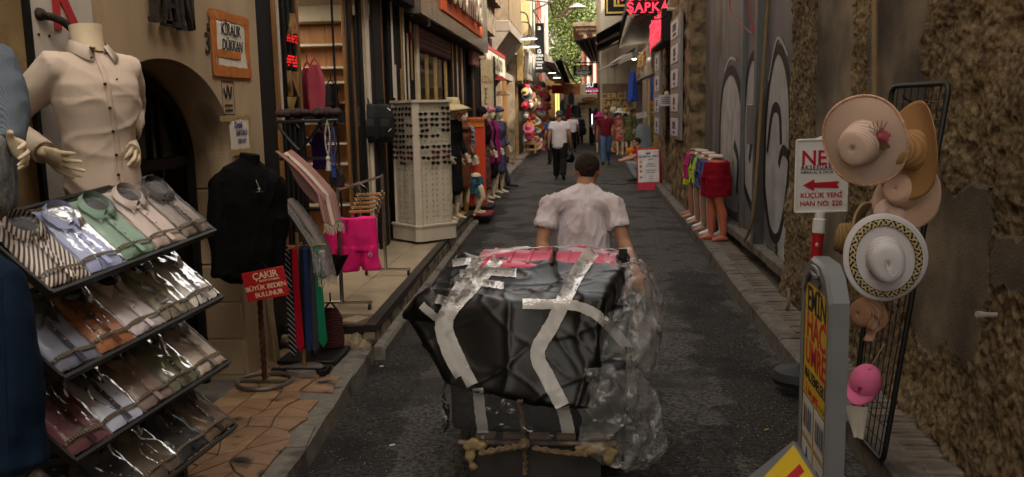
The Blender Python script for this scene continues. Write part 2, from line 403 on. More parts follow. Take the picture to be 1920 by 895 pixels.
for a, b in ((P0, 9.0), (9.01, 11.3), (11.31, P1)):
    xa, xb = XL(a), XL(b)
    g.add([(xa-.07,a,PZ-.04),(xa+.012,a,PZ-.04),(xb+.012,b,PZ-.04),(xb-.07,b,PZ-.04),(xa-.07,a,PZ+.016),(xa+.012,a,PZ+.016),(xb+.012,b,PZ+.016),(xb-.07,b,PZ+.016)],
          [(0,3,2,1),(4,5,6,7),(0,1,5,4),(1,2,6,5),(2,3,7,6),(3,0,4,7)])
g.box(-2.2, XL(P0)-.072, P0-.03, P0+.04, PZ-.045, PZ+.014)
g.build('metal_edge', m_steel_d, plat)
for k in range(9):      # crumbling stones below the metal edge
    y = 6.02; x = -2.2+k*.078
    g = MB(); g.sph((x, y+rnd.uniform(.03,.09), .1+rnd.uniform(0,.035)), (rnd.uniform(.045,.075), .06, rnd.uniform(.05,.08)), 8, 5)
    for i, p in enumerate(g.v): g.v[i] = tuple(V(p)+V((1,1,1))*fbm(p, 9, 2)*.016)
    g.build('rubble_stone', m_rubble, plat, smooth=20)
# ---- kerbed strip beyond
def kerb_run(parent, f, y0, y1, w_, z, side, L_=.9):
    y = y0
    while y < y1-.1:
        y2 = min(y+L_*rnd.uniform(.85,1.1), y1); a, b = f(y), f(y2); dz = rnd.uniform(-.006,.006)
        g = MB(); s = side
        r0 = [V((a+s*.012, y+.004, -.06)), V((a+s*.012, y+.004, z-.02)), V((a+s*.03, y+.004, z+dz)), V((a+s*w_, y+.004, z+dz)), V((a+s*w_, y+.004, -.06))]
        r1 = [V((b+s*.012, y2-.004, -.06)), V((b+s*.012, y2-.004, z-.02)), V((b+s*.03, y2-.004, z+dz)), V((b+s*w_, y2-.004, z+dz)), V((b+s*w_, y2-.004, -.06))]
        g.rings([r0, r1]); g.build('kerb_stone', m_conc, parent, smooth=25); y = y2
g = MB()
g.grid(lambda u, v: (lerp(-3.0, XL(lerp(13.62, 60, u))-.1, v), lerp(13.62, 60, u), .125+.02*(lerp(13.62, 60, u) > 29)), 60, 2)
lp2 = tag(g.build('pavement_left_far', m_pave, smooth=20), 'kerbed pavement in front of the far left shops', kind='structure')
kerb_run(lp2, XL, 13.64, 46, .16, .14, -1); kerb_run(plat, lambda y: XL(y)+.10, 6.1, 13.6, .095, .085, -1, .8)
g = MB(); g.box(-2.6, XL(30)-.005, 29.2, 33.4, .1, .2, .02)
g.build('raised_slab', m_conc, lp2)
# ---- right pavement: kerb stones, a course of bricks on edge, rubble against the wall
g = MB()
g.grid(lambda u, v: (lerp(XR(lerp(-6, 60, u))+.1, 2.4, v), lerp(-6, 60, u), .105), 80, 2)
rp = tag(g.build('pavement_right', m_pave, smooth=20), 'narrow kerbed pavement along the right wall', kind='structure')
kerb_run(rp, XR, -2, 29.0, .15, .13, 1, .85)
bm_ = MB(); bm_.box(-.095, .095, -.022, .022, -.03, .03, .005)
m_bk = [mat('strip_brick_%d' % i, c, .9, var=.3, scale=20, bump=.5, bscale=60) for i, c in enumerate([(.15,.122,.098), (.12,.10,.08), (.17,.138,.11)])]
bdat = [bm_.data('brick', mm, 20) for mm in m_bk]
for k in range(170):
    y = 3.4+k*.0515
    if y > 11.6: break
    o = ob('brick', rnd.choice(bdat), rp, (XR(y)+.252+rnd.uniform(-.006,.006), y, .098+rnd.uniform(-.006,.008))); o.rotation_euler = (rnd.uniform(-.06,.06), rnd.uniform(-.04,.04), rnd.uniform(-.05,.05))
for k in range(7):      # broken slabs by the menu board
    y = 15.2+k*.6; g = MB(); x = XR(y)
    q = [V((x+.16, y, 0)), V((x+.45, y+.03, 0)), V((x+.42, y+.5, 0)), V((x+.17, y+.56, 0))]
    piece(q, .08, .125+rnd.uniform(0,.02), .01, m_conc, rp, 'paving_slab')
# ================================================================== left: the arched plaster building
m_plas = mat('old_cream_plaster', (.36,.265,.165), .9, var=.22, scale=2.2, bump=.35, bscale=35, col2=(.2,.135,.08), thr=.64, tscale=2.2, stretch=(1,1,.35))
m_plas2 = mat('ochre_plaster', (.26,.18,.085), .9, var=.25, scale=2.5, bump=.4, bscale=30, col2=(.13,.09,.045), thr=.6, tscale=3)
m_black = mat('black_metal', (.004,.0035,.003), .5, .0, var=.3, scale=20)
m_blackm = mat('matt_black', (.0045,.004,.004), .7, var=.3, scale=10, spec=.2)
hanb = thing('arched_building', 'cream plaster building with a deep round arch and metal letters', 'building', (-2.15, 4.5, 0))
HX = -2.15
ac, aa, zs, ar = 4.49, .82, 1.5, gx(310, 110, HX).z-1.5
def archz(y):
    t = (y-ac)/aa; return zs+ar*math.sqrt(max(0, 1-t*t))
g = MB(); off = V((2.15, -4.5, 0))
ys = [ac-aa*math.cos(math.pi*i/40) for i in range(41)]
TOP = 7.2
def T(x, y, z): return V((x, y, z))+off
vs = []; fs = []
def quad(a, b, c, d): g.add([T(*a), T(*b), T(*c), T(*d)], [(0,1,2,3)])
quad((HX,2.95,0), (HX,ys[0],0), (HX,ys[0],TOP), (HX,2.95,TOP)); quad((HX,ys[-1],0), (HX,5.82,0), (HX,5.82,TOP), (HX,ys[-1],TOP))
for a, b in zip(ys, ys[1:]): quad((HX,a,archz(a)), (HX,b,archz(b)), (HX,b,TOP), (HX,a,TOP))
for a, b in zip(ys, ys[1:]): quad((HX,a,archz(a)), (HX-.30,a,archz(a)), (HX-.30,b,archz(b)), (HX,b,archz(b)))
quad((HX,ys[0],0), (HX-.30,ys[0],0), (HX-.30,ys[0],zs), (HX,ys[0],zs)); quad((HX,ys[-1],0), (HX-.30,ys[-1],0), (HX-.30,ys[-1],zs), (HX,ys[-1],zs))
quad((HX,5.82,0), (-8,5.82,0), (-8,5.82,TOP), (HX,5.82,TOP)); quad((HX,2.95,TOP), (HX,5.82,TOP), (-8,5.82,TOP), (-8,2.95,TOP))
g.build('wall', m_plas, hanb, smooth=30)
# courses of blocks showing on the right reveal of the arch
for k in range(8):
    z0 = .12+k*.24
    if z0+.23 < zs+.2:
        g = MB(); g.box(-.285, -.02, ys[-1]-.008-4.5, ys[-1]+.02-4.5, z0, z0+.228, .006); g.build('stone_block', m_plas, hanb)
g = MB(); g.box(-.40, -.36, ys[0]-.3-4.5, ys[-1]+.3-4.5, 0, 2.6); g.build('passage_door', mat('door_black', (.006,.006,.006), .5), hanb)
g = MB()      # curved iron frame and glazed fanlight inside the arch
arc = [V((-.27, y*.93+ac*.07-4.5, zs+(archz(y)-zs)*.9)) for y in ys]
g.tube([V((-.27, arc[0].y, 0))]+arc+[V((-.27, arc[-1].y, 0))], .035, 6)
g.box(-.29, -.25, arc[0].y, arc[-1].y, zs-.03, zs+.03)
for k in (-.4, 0, .4): g.box(-.285, -.255, ac+k-4.5-.012, ac+k-4.5+.012, 0, zs+ar*.8)
g.build('iron_gate', m_black, hanb)
g = MB(); g.add([p+V((-.03,0,0)) for p in arc], [tuple(range(len(arc)))]); g.build('fanlight_glass', mat('dark_glass', (.012,.013,.013), .12, spec=.6), hanb)
LF = lambda px, py, X=HX: frame(gx(px, py, X)+V((.004, 0, 0)), (0,1,0))      # a face on the left, looking to the street
RF = lambda px, py, X: frame(gx(px, py, X)-V((.004, 0, 0)), (0,-1,0))       # a face on the right
FF = lambda px, py, Y: frame(at(px, py, Y), (1,0,0))                        # a face towards the camera
m_iron = mat('rusted_letters', (.035,.026,.02), .7, .5, var=.4, scale=30, bump=.3)
# steel letters with slab serifs
def slab_letter(ch, M, h, w_):
    g = MB(M); t = .028; d = .03
    def bar(a, b, tt=t):
        a, b = V((a[0], a[1], 0)), V((b[0], b[1], 0)); dd = (b-a).normalized(); n_ = V((-dd.y, dd.x, 0))*tt/2
        g.prism([(a-n_)[:2], (b-n_)[:2], (b+n_)[:2], (a+n_)[:2]], d)
    def serif(x, y): g.box(x-.035, x+.035, y-.012, y+.012, -.002, d+.002)
    if ch == 'H':
        bar((0,0), (0,h)); bar((w_,0), (w_,h)); g.box(.012, w_-.012, h*.48, h*.58, .003, d-.003); [serif(x, y) for x in (0, w_) for y in (0, h)]
    if ch == 'A':
        bar((0,0), (w_/2,h)); bar((w_,0), (w_/2,h)); g.box(w_*.2, w_*.8, h*.3, h*.39, .003, d-.003); serif(0, 0); serif(w_, 0)
    if ch == 'N':
        bar((0,0), (0,h)); bar((w_,0), (w_,h)); bar((0,h), (w_,0), .034); serif(0, 0); serif(0, h); serif(w_, h)
    for z in (0, h): g.box(w_*.5-.006, w_*.5+.006, z-.006, z+.006, -.03, 0) if ch == 'A' and z else None
    return g
for ch, px, py in (('H',277,37), ('A',300,44), ('N',329,53)):
    slab_letter(ch, rel(hanb, frame(gx(px, py, HX)+V((.02,0,0)), (0,1,0))), .27, .125).build('metal_letter', m_iron, hanb)
# pencil marks on the plaster
m_ink = mat('black_ink', (.02,.018,.018), .8, var=0)
text('3', .17, m_ink, rel(hanb, LF(388, 84)), hanb, 'painted_numeral', .0012, .003)
text('&', .07, m_ink, rel(hanb, LF(389, 52)), hanb, 'painted_mark', .0012, 0)
g = MB(rel(hanb, LF(427, 184))); 
for a in ([(-.09,-.1),(.09,-.1)], [(-.09,.1),(.09,.1)], [(-.09,-.1),(-.09,.1)], [(.09,-.1),(.09,.1)]): g.ribbon(a, .007, Matrix(), .0, smooth=False)
g.ribbon([(-.06,-.045),(.06,-.045)], .012, Matrix(), 0, smooth=False); g.ribbon([(-.06,-.075),(.06,-.075)], .012, Matrix(), 0, smooth=False)
g.ribbon([(-.06,.06),(-.03,.0),(.0,.07),(.03,.0),(.06,.07)], .02, Matrix(), 0); g.build('stencil_stamp', m_ink, hanb)
# near wall left of the arch, ochre
nb = tag(MB().box(-8, -2.135, -8, 3.37, 0, 7.2).build('ochre_building', m_plas2), 'ochre plastered wall behind the shirt stand', 'building')
# ================================================================== right: rough wall
def patch(y, z):
    """1 where plaster still covers the stone"""
    e = .10*fbm((y*3, z*3, 5), 1, 4)
    a = 0
    if 5.95 < y+e*.6 < 6.82+e: a = 1                    # broad upright panel with marker scrawl
    if 4.72+e < y < 5.62+e and 1.55+e*1.6 < z < 2.28+.9*e+(5.6-y)*.25: a = 1
    if 3.9+e < y < 4.72+e and .55+e*2 < z < 1.42+e*2-(4.6-y)*.1: a = 1
    if 3.52+e < y < 3.86+e and .98+e < z < 1.22+e: a = 1
    if y+e < 3.35 and z+e > .95: a = 1
    return a
def rockf(u, v):
    y = lerp(2.6, 7.72, u); z = lerp(-.02, 3.6, v)
    pt = patch(y, z); n = fbm((y*1.2, z*1.2, 0), 1, 3)*.07
    vd = noise.voronoi(V((y*27+.8*noise.noise(V((y*9, z*9, 0))), z*27+.8*noise.noise(V((y*9, z*9, 5))), .3)))[0]; rough = .022*fbm((y*3, z*3, 2), 1, 3)+.005*(vd[0]-.35)+.010*fbm((y*20, z*20, 4), 1, 2)+.008*fbm((y*42, z*42, 1), 1, 2)+.05*max(0, noise.noise(V((y*8, z*8, 9)))-.2)
    lowb = max(0, .9-z)*.10*(1 if y < 5.6 else .4)
    x = 1.78+n*.5+rough-lowb-.03 if not pt else 1.735+.01*fbm((y*2, z*2, 3), 1, 3)
    return (x, y, z)
g = MB(); g.grid(rockf, 560, 400)
m_rock = bpy.data.materials.new('rubble_stone_wall'); m_rock.use_nodes = True
n = m_rock.node_tree; b = n.nodes['Principled BSDF']; b.inputs['Roughness'].default_value = .95; b.inputs['Specular IOR Level'].default_value = .08
at_ = n.nodes.new('ShaderNodeAttribute'); at_.attribute_name = 'plaster'
tc = n.nodes.new('ShaderNodeTexCoord'); z1 = n.nodes.new('ShaderNodeTexNoise'); z1.inputs['Scale'].default_value = 26; z1.inputs['Detail'].default_value = 8
z2 = n.nodes.new('ShaderNodeTexNoise'); z2.inputs['Scale'].default_value = 1.6; z2.inputs['Detail'].default_value = 5
r1 = n.nodes.new('ShaderNodeValToRGB'); e = r1.color_ramp.elements; e[0].position = .25; e[1].position = .75; e[0].color = (.035,.025,.016,1); e[1].color = (.32,.235,.13,1)
r2 = n.nodes.new('ShaderNodeValToRGB'); e = r2.color_ramp.elements; e[0].position = .35; e[1].position = .7; e[0].color = (.105,.088,.068,1); e[1].color = (.25,.20,.135,1)
r3 = n.nodes.new('ShaderNodeValToRGB'); e = r3.color_ramp.elements; e[0].position = .4; e[1].position = .65; e[0].color = (.62,.62,.66,1); e[1].color = (1,1,1,1)
mq = n.nodes.new('ShaderNodeMix'); mq.data_type = 'RGBA'; mw = n.nodes.new('ShaderNodeMix'); mw.data_type = 'RGBA'; mw.blend_type = 'MULTIPLY'; mw.inputs[0].default_value = 1
L = n.links.new
L(tc.outputs['Object'], z1.inputs[0]); L(tc.outputs['Object'], z2.inputs[0]); L(z1.outputs[0], r1.inputs[0]); L(z2.outputs[0], r2.inputs[0]); L(z2.outputs[0], r3.inputs[0])
L(at_.outputs['Fac'], mq.inputs[0]); L(r1.outputs[0], mq.inputs[6]); L(r2.outputs[0], mq.inputs[7]); L(mq.outputs[2], mw.inputs[6]); L(r3.outputs[0], mw.inputs[7]); L(mw.outputs[2], b.inputs['Base Color'])
zb = n.nodes.new('ShaderNodeTexNoise'); zb.inputs['Scale'].default_value = 85; zb.inputs['Detail'].default_value = 5; bp = n.nodes.new('ShaderNodeBump'); bp.inputs['Strength'].default_value = .8; bp.inputs['Distance'].default_value = .008
L(tc.outputs['Object'], zb.inputs[0]); L(zb.outputs[0], bp.inputs['Height']); L(bp.outputs[0], b.inputs['Normal'])
rw = g.build('rubble_wall', m_rock, smooth=80)
a_ = rw.data.attributes.new('plaster', 'FLOAT', 'POINT'); a_.data.foreach_set('value', [float(patch(v.co.y, v.co.z)) for v in rw.data.vertices])
tag(rw, 'rough brown rubble stone wall with broken grey plaster patches', 'wall')
wb = tag(MB().box(1.92, 8, -8, 14.2, 0, 9).build('warehouse_building', m_plas2), 'building body behind the rubble wall and metal gate', 'building')
tag(MB().box(1.62, 1.92, 2.58, 7.72, 3.58, 9).build('upper_wall', m_plas, wb))
tag(MB().box(1.7, 1.92, -8, 2.61, 0, 9).build('near_wall', m_plas2, wb))
# marker scrawl on the tall plaster panel, hose, peg
SX = 1.715
g = MB(); M = RF(1530, 195, SX)
for pts, w_ in (([(-.18,-.1),(-.12,.06),(-.03,-.02),(-.1,-.14),(-.16,-.06)], .016), ([(-.1,.28),(-.06,.0),(.0,-.1),(.03,.04),(.0,.12)], .014), ([(.02,.42),(.03,.2),(.1,-.06)], .014),
                ([(.02,.22),(.05,.16)], .03), ([(-.2,-.12),(-.22,-.35),(-.16,-.42)], .012), ([(-.1,-.2),(-.08,-.36),(-.14,-.44),(-.04,-.3)], .012), ([(.1,-.02),(.14,-.1),(.18,.05)], .012),
                ([(.02,.62),(.02,.8)], .008), ([(.3,.68),(.3,.9)], .008)): g.ribbon(pts, w_, M, .003)
g.build('marker_scrawl', mat('marker', (.06,.055,.05), .7, var=.4, scale=40), rw)
g = MB(); pts = [gx(1640, y, 1.70-.002) for y in (-40, 20, 90, 160, 205)]
g.tube(cat(pts, 4), .016, 8)
for k in range(34):
    p = lerp(pts[0], pts[-1], k/33); g.tube([p-V((0,0,.006)), p+V((0,0,.006))], .02, 8)
tag(g.build('corrugated_hose', mat('tan_plastic', (.22,.15,.075), .5)), 'tan corrugated conduit running down the stone wall', 'conduit')
p = gx(1850, 594, 1.70); g = MB(); g.tube([p+V((.12,.02,0)), p+V((-.04,-.01,.012))], .011, 8); g.tube([p+V((-.02,-.005,.009)), p+V((-.045,-.011,.013))], .015, 8)
tag(g.build('pipe_stub', mat('grey_pvc', (.3,.28,.25), .5)), 'short grey pipe stub sticking out of the stone wall', 'pipe')
# ================================================================== right: metal gate with graffiti
GX0 = 1.83
gy0, gy1 = 7.74, 13.9
m_gate = mat('grey_gate_paint', (.12,.118,.12), .5, .0, var=.3, scale=3, bump=.15, bscale=8, col2=(.05,.046,.045), thr=.6, tscale=2, stretch=(1,1,.3))
gate = thing('metal_gate', 'grey sheet metal warehouse gate covered in bubble graffiti', 'gate', (GX0, 10.8, .35))
Gi = INV[gate.name]
def gb(name, x0, x1, y0, y1, z0, z1, mtl=m_gate, bev=.006):
    g = MB(Gi); g.box(x0, x1, y0, y1, z0, z1, bev); return g.build(name, mtl, gate)
py_ = lambda px, X=GX0: 1650*X/(px-1100)
yA, yB, yC = 9.13, 10.35, 12.3
gb('gate_leaf', GX0, GX0+.05, gy0, yA+.0, .36, 4.2); gb('gate_leaf', GX0+.03, GX0+.08, yA+.16, yB-.0, .36, 4.2); gb('gate_leaf', GX0+.05, GX0+.1, yB+.1, gy1, .36, 4.2)
gb('gate_post', GX0-.09, GX0+.06, yA+.004, yA+.15, .34, 4.2); gb('gate_post', GX0-.02, GX0+.07, yB+.003, yB+.09, .34, 4.2)
gb('lock_box', GX0-.07, GX0+.03, yA+.18, yA+.62, 1.35, 1.78, bev=.012)
gb('gate_lintel', GX0-.1, GX0+.1, gy0, gy1, 4.203, 4.4)
sill = MB(); 
for k in range(9):
    a, b = gy0+k*.69, gy0+(k+1)*.69
    sill.m = Gi; sill.box(GX0-.1, GX0+.06, a, b-.01, .24+.01*(k % 2), .352, .015)
sill.build('gate_sill', m_conc, gate)
MG = lambda y, z, x=GX0-.003: rel(gate, frame((x, y, z), (0,-1,0)))
m_silver = mat('silver_spray', (.36,.355,.35), .45, .0, var=.25, scale=4); m_bspray = mat('black_spray', (.014,.013,.013), .6, var=.3, scale=20); m_wspray = mat('white_spray', (.42,.41,.40), .6, var=.2, scale=30)
def spray(mtl, lists, y, z, dz, wd, name, x=GX0-.003, fill=False):
    g = MB(); M = MG(y, z, x)
    for pts in lists:
        if fill: g.add([M @ (q+V((0,0,dz))) for q in cat([(p[0], p[1], 0) for p in pts], 6, True)], [tuple(range(len(pts)*6))])
        else: g.ribbon(pts, wd, M, dz)
    return g.build(name, mtl, gate, smooth=0)
A1 = [(-.62,-.55),(-.6,.1),(-.42,.55),(-.1,.78),(.28,.55),(.45,.1),(.4,-.45),(.1,-.95),(-.3,-.95)]
A2 = [(-.05,.05),(.1,.2),(.4,.1),(.6,-.35),(.5,-.75),(.2,-.95),(-.1,-.7),(-.12,-.3)]
A2 = [(x+.08, y-.35) for x, y in A2]
y0_, z0_ = 8.45, 1.5
spray(m_silver, [A1], y0_, z0_, .002, 0, 'graffiti_fill', fill=True); spray(m_silver, [A2], y0_, z0_, .003, 0, 'graffiti_fill', fill=True)
spray(m_bspray, [A1+A1[:1]], y0_, z0_, .004, .10, 'graffiti_outline'); spray(m_bspray, [ A2[:7], [(-.5,-.2),(-.3,.2),(.0,.2),(.1,-.1)]], y0_, z0_, .004, .10, 'graffiti_outline')
spray(m_wspray, [[(-.5,.5),(-.15,.88),(.3,.7)], [(.45,.4),(.52,.2)], [(.66,-.4),(.74,-.8)], [(-.55,-1.1),(-.25,-1.25),(.2,-1.22),(.5,-1.05)], [(-.1,-1.12),(-.12,-1.22)], [(.1,-1.1),(.1,-1.2)]], y0_, z0_, .006, .028, 'graffiti_highlight')
B1 = [(-.5,-.7),(-.55,0),(-.4,.55),(-.05,.75),(.3,.5),(.5,0),(.45,-.6),(.05,-.9)]
spray(m_silver, [B1], 9.86, 1.55, .0, 0, 'graffiti_fill', GX0+.026, True); spray(m_bspray, [B1+B1[:1], [(-.2,-.4),(.0,-.1),(.25,-.2)]], 9.86, 1.55, .003, .11, 'graffiti_outline', GX0+.026)
C1 = [(-.9,-.9),(-.95,0),(-.75,.5),(-.3,.7),(.2,.65),(.65,.3),(.8,-.4),(.6,-1.0)]
spray(m_silver, [C1], 11.4, 1.5, .0, 0, 'graffiti_fill', GX0+.046, True); spray(m_bspray, [C1, [(.2,-.2),(.5,-.4),(.45,-.8)]], 11.4, 1.5, .003, .13, 'graffiti_outline', GX0+.046)
spray(m_wspray, [[(-.6,.72),(-.2,.86),(.25,.82)], [(.78,.35),(.95,-.3)]], 11.4, 1.5, .005, .035, 'graffiti_highlight', GX0+.046)
spray(mat('yellow_spray', (.3,.22,.05), .6), [[(-.2,-.5),(-.05,-.3),(.0,-.6)]], 11.2, 1.4, .006, .06, 'graffiti_tag', GX0+.046)
# pillar of rough stone beyond the gate, and lintel above it
def rockbox(name, x0, x1, y0, y1, z0, z1, mtl, parent=None, amp=.05, st=.05, sc=6):
    """stone block face towards the street with broken surface"""
    g = MB(); ny, nz_ = max(2, int((y1-y0)/st)), max(2, int((z1-z0)/st)); s = 1 if x1 > x0 else -1
    d = lambda x, y, z: amp*fbm((y*sc, z*sc, x*sc), 1, 4)
    g.grid(lambda u, v: (x0+d(0, lerp(y0, y1, u), lerp(z0, z1, v)), lerp(y0, y1, u), lerp(z0, z1, v)), ny, nz_)
    nx = max(2, int(abs(x1-x0)/st))
    for yy_ in (y0, y1):
        g.grid(lambda u, v: (lerp(x0, x1, u)+(d(0, yy_, lerp(z0, z1, v)) if u < .01 else 0), yy_+(d(lerp(x0, x1, u), yy_, lerp(z0, z1, v))*.7 if .01 < u < .99 else 0), lerp(z0, z1, v)), nx, nz_)
    for zz in (z0, z1): g.grid(lambda u, v: (lerp(x0, x1, u)+(d(0, lerp(y0, y1, v), zz) if u < .01 else 0), lerp(y0, y1, v), zz), 2, ny)
    return g.build(name, mtl, parent, smooth=80)
m_rock2 = mat('brown_stone', (.2,.145,.08), .92, var=.5, scale=7, bump=.8, bscale=45, col2=(.07,.05,.03), thr=.56, tscale=4, spec=.2)
rp1 = tag(rockbox('stone_pier', 1.66, 2.1, 14.0, 16.9, 0, 6, m_rock2, sc=5), 'crumbling brown stone pier between metal gate and grey name board', 'pier')
tag(rockbox('stone_lintel', 1.58, 2.0, 7.73, 13.98, 4.42, 6, m_rock2), 'rough stone lintel above the metal gate', 'lintel')
tag(rockbox('stone_jamb', 1.68, 1.95, 7.725, 8.0, 0.3, 4.4, m_rock2, amp=.03), 'narrow stone jamb at the near edge of the metal gate', 'jamb') if 0 else None
# ================================================================== left: clothes shop with black slat front
m_wood = mat('shelf_wood', (.30,.13,.045), .5, var=.3, scale=4, stretch=(3,3,.6), bump=.1)
m_wood2 = mat('frame_wood', (.20,.095,.03), .5, var=.3, scale=5, stretch=(4,4,.5))
m_shelf = mat('pale_shelf', (.5,.44,.36), .5, var=.08)
m_ceil = mat('shop_ceiling', (.42,.36,.27), .8, var=.1)
m_gold = mat('brass_strip', (.55,.36,.14), .32, .85, var=.2, scale=12)
m_cream = mat('cream_strip', (.45,.37,.26), .6, var=.15)
m_glass = film('shop_glass', (.85,.86,.85), .05, .04, 1.45, .05, 3)
m_lamp = mat('lamp_glow', (1,1,1), emit=(1,.88,.7), es=75, var=0)
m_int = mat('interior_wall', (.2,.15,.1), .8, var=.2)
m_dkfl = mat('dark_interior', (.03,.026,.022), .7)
SX_ = -2.4
shop = thing('clothes_shop', 'dark clothes shop with black slats, brass strips and wooden shelf interior', 'shop', (SX_, 10, 0))
part(shop, 'wall', m_blackm, [(-8,-2.2,5.83,6.26,0,6.8)], .01)
part(shop, 'upper_wall', mat('dark_upper_facade', (.07,.055,.04), .8, var=.3, scale=2), [(-8,-2.42,6.27,20,4.3,6.8)])
part(shop, 'wood_strip', m_wood2, [(-2.26,-2.19,6.268,6.33,.1,4.2)])
part(shop, 'slat_backing', m_blackm, [(-2.5,-2.34,6.335,7.06,.1,4.2)])
for k in range(6): part(shop, 'slat', m_blackm, [(-2.338,-2.27,6.37+k*.115,6.37+k*.115+.055,.1,4.2)], .008)
part(shop, 'door_frame', m_wood2, [(-2.35,-2.28,7.07,7.13,.22,4.2)])
part(shop, 'gold_tube', m_gold, [(-2.266,-2.244,6.42,6.445,2.0,4.0)]); part(shop, 'cream_tube', m_shelf, [(-2.266,-2.244,6.52,6.55,1.72,4.0)])
for ch, px, py, s in (('A',549,55,.30), ('E',547,108,.0), ('N',549,160,.27), ('K',548,205,.24)):
    if s: text(ch, s, m_gold, rel(shop, frame(gx(px, py, -2.262), (0,1,0))), shop, 'box_letter', .018, .006, sx=1.1)
for py in (80, 119, 125):
    g = MB(rel(shop, frame(gx(548, py, -2.235), (0,1,0)))); rr = random.Random(py)
    for k in range(9):
        for j in range(3):
            if rr.random() < .6: g.box(-.12+k*.027, -.12+k*.027+.014, j*.022, j*.022+.014, 0, .004)
    g.build('led_row', mat('red_led', (.5,0,0), emit=(1,.03,.03), es=.7, var=0), shop, 0)
# interior
part(shop, 'interior_floor', m_slab, [(-5,-2.425,6.4,13.5,.1,.216)]); part(shop, 'interior_side', m_int, [(-5.1,-5,6.4,13.5,.2,3.0), (-5,-2.5,6.3,6.334,.2,3.0)])
part(shop, 'ceiling', m_ceil, [(-5,-2.4,6.35,10.7,3.02,3.08)]); part(shop, 'ceiling_beam', m_ceil, [(-4.9,-2.42,10.3,10.6,2.84,3.018)])
for k in range(7): part(shop, 'back_panel', m_wood, [(-4.8+k*.345,-4.8+k*.345+.34,10.6,10.63,.2,2.86)])
for py in (84, 127, 155, 193, 232, 270, 308, 350, 385):
    z = at(620, py, 10.4).z; part(shop, 'shelf', m_shelf, [(-4.75,-2.5,10.38,10.598,z-.012,z+.012)])
part(shop, 'ceiling_lamp', m_lamp, [(-3.35,-3.2,8.2,8.9,3.0,3.019)]); part(shop, 'ceiling_lamp', m_lamp, [(-3.9,-3.75,9.2,9.9,3.0,3.019)])
part(shop, 'partition', m_blackm, [(-2.75,-2.45,10.3,10.37,.22,2.9)])
# front columns between opening and window
for a, b, x, mt in ((8.92,9.0,-2.34,m_black), (9.06,9.2,-2.42,m_wood2), (9.24,9.32,-2.4,m_wood2), (9.36,9.5,-2.35,m_blackm), (9.55,9.66,-2.36,m_cream), (9.68,9.74,-2.33,m_shelf), (9.8,10.2,-2.3,m_blackm), (10.25,10.34,-2.32,m_wood2), (10.36,10.6,-2.36,m_black)):
    part(shop, 'front_strip', mt, [(x-.035,x,a,b,.22,4.0)], .004)
part(shop, 'door_post', m_black, [(-2.40,-2.385,8.5,8.53,.22,3.2)])
part(shop, 'slat_backing', m_blackm, [(-2.5,-2.36,10.62,12.3,.2,3.4)])
for k in range(15): part(shop, 'slat', m_blackm, [(-2.358,-2.31,10.64+k*.11,10.64+k*.11+.05,.2,3.4)], .008)
for y, z0, z1, mt in ((10.75,1.95,3.3,m_shelf), (10.86,1.6,2.35,m_shelf), (11.2,1.62,2.32,m_gold), (11.3,1.9,3.15,m_gold), (11.45,1.9,3.1,m_shelf), (11.7,1.7,2.8,m_cream), (11.95,2.2,3.1,m_gold), (10.7,.35,1.4,m_shelf), (10.98,.4,1.2,m_gold)):
    part(shop, 'light_stick', mt, [(-2.306,-2.285,y,y+.022,z0,z1)])
# window bay
part(shop, 'shutter_box', mat('shutter_brown', (.06,.035,.028), .55, var=.3, scale=9), [(-2.5,-2.3,12.5,15.6,2.66,2.98)], .01)
for k in range(4): part(shop, 'shutter_rib', mat('shutter_rib', (.05,.03,.025), .5), [(-2.298,-2.288,12.52,15.58,2.69+k*.07,2.73+k*.07)])
part(shop, 'corner_post', m_cream, [(-2.45,-2.28,12.32,12.48,.2,2.98)], .01)
part(shop, 'window_frame', m_gold, [(-2.4,-2.36,12.5,12.56,.6,2.65), (-2.4,-2.36,13.6,13.64,.6,2.65), (-2.4,-2.36,14.4,14.46,.6,2.65), (-2.4,-2.36,15.5,15.58,.6,2.65)])
part(shop, 'window_glass', m_glass, [(-2.392,-2.386,12.56,15.5,.6,2.65)])
part(shop, 'stall_riser', m_blackm, [(-2.45,-2.36,12.5,15.6,.14,.598)])
part(shop, 'window_back', m_int, [(-3.9,-3.85,12.3,19,.2,3.0), (-3.85,-2.45,18.95,19,.2,3.0)]); part(shop, 'window_ceiling', m_dkfl, [(-3.9,-2.42,12.4,19,3.0,3.05)])
part(shop, 'window_panel', mat('window_cream', (.42,.36,.25), .8), [(-3.5,-2.9,15.2,15.24,1.6,2.6)]); part(shop, 'display_rail', m_wood2, [(-3.7,-2.6,15.1,15.16,1.9,2.05)])
for px, py in ((779,84), (798,107), (850,118)):
    p = gx(px, py, -2.8); part(shop, 'spot_lamp', m_lamp, [(p.x-.06,p.x+.06,p.y-.06,p.y+.06,p.z-.01,p.z+.01)])
for a, b, mt in ((15.62,15.8,m_blackm), (15.84,15.92,m_gold), (15.96,16.3,m_blackm), (16.34,16.4,m_gold), (16.44,16.5,m_shelf), (16.55,16.9,m_blackm), (17.0,17.06,m_gold), (17.12,17.18,m_shelf), (17.3,17.6,m_blackm), (18.5,18.75,m_blackm), (18.8,18.9,m_wood2), (19.0,19.9,m_blackm)):
    part(shop, 'front_strip', mt, [(-2.46,-2.3,a,b,.14,3.0)], .004)
part(shop, 'far_window_glass', m_glass, [(-2.42,-2.41,17.62,18.48,.2,2.9)])
part(shop, 'fascia', m_blackm, [(-2.6,-2.14,6.27,11.46,3.1,4.35)], .01); part(shop, 'fascia_soffit', m_blackm, [(-2.6,-2.16,11.47,19.8,2.985,3.02)])
m_mirror = mat('polished_steel_fascia', (.42,.36,.28), .22, .9, var=.25, scale=3, bump=.25, bscale=3)
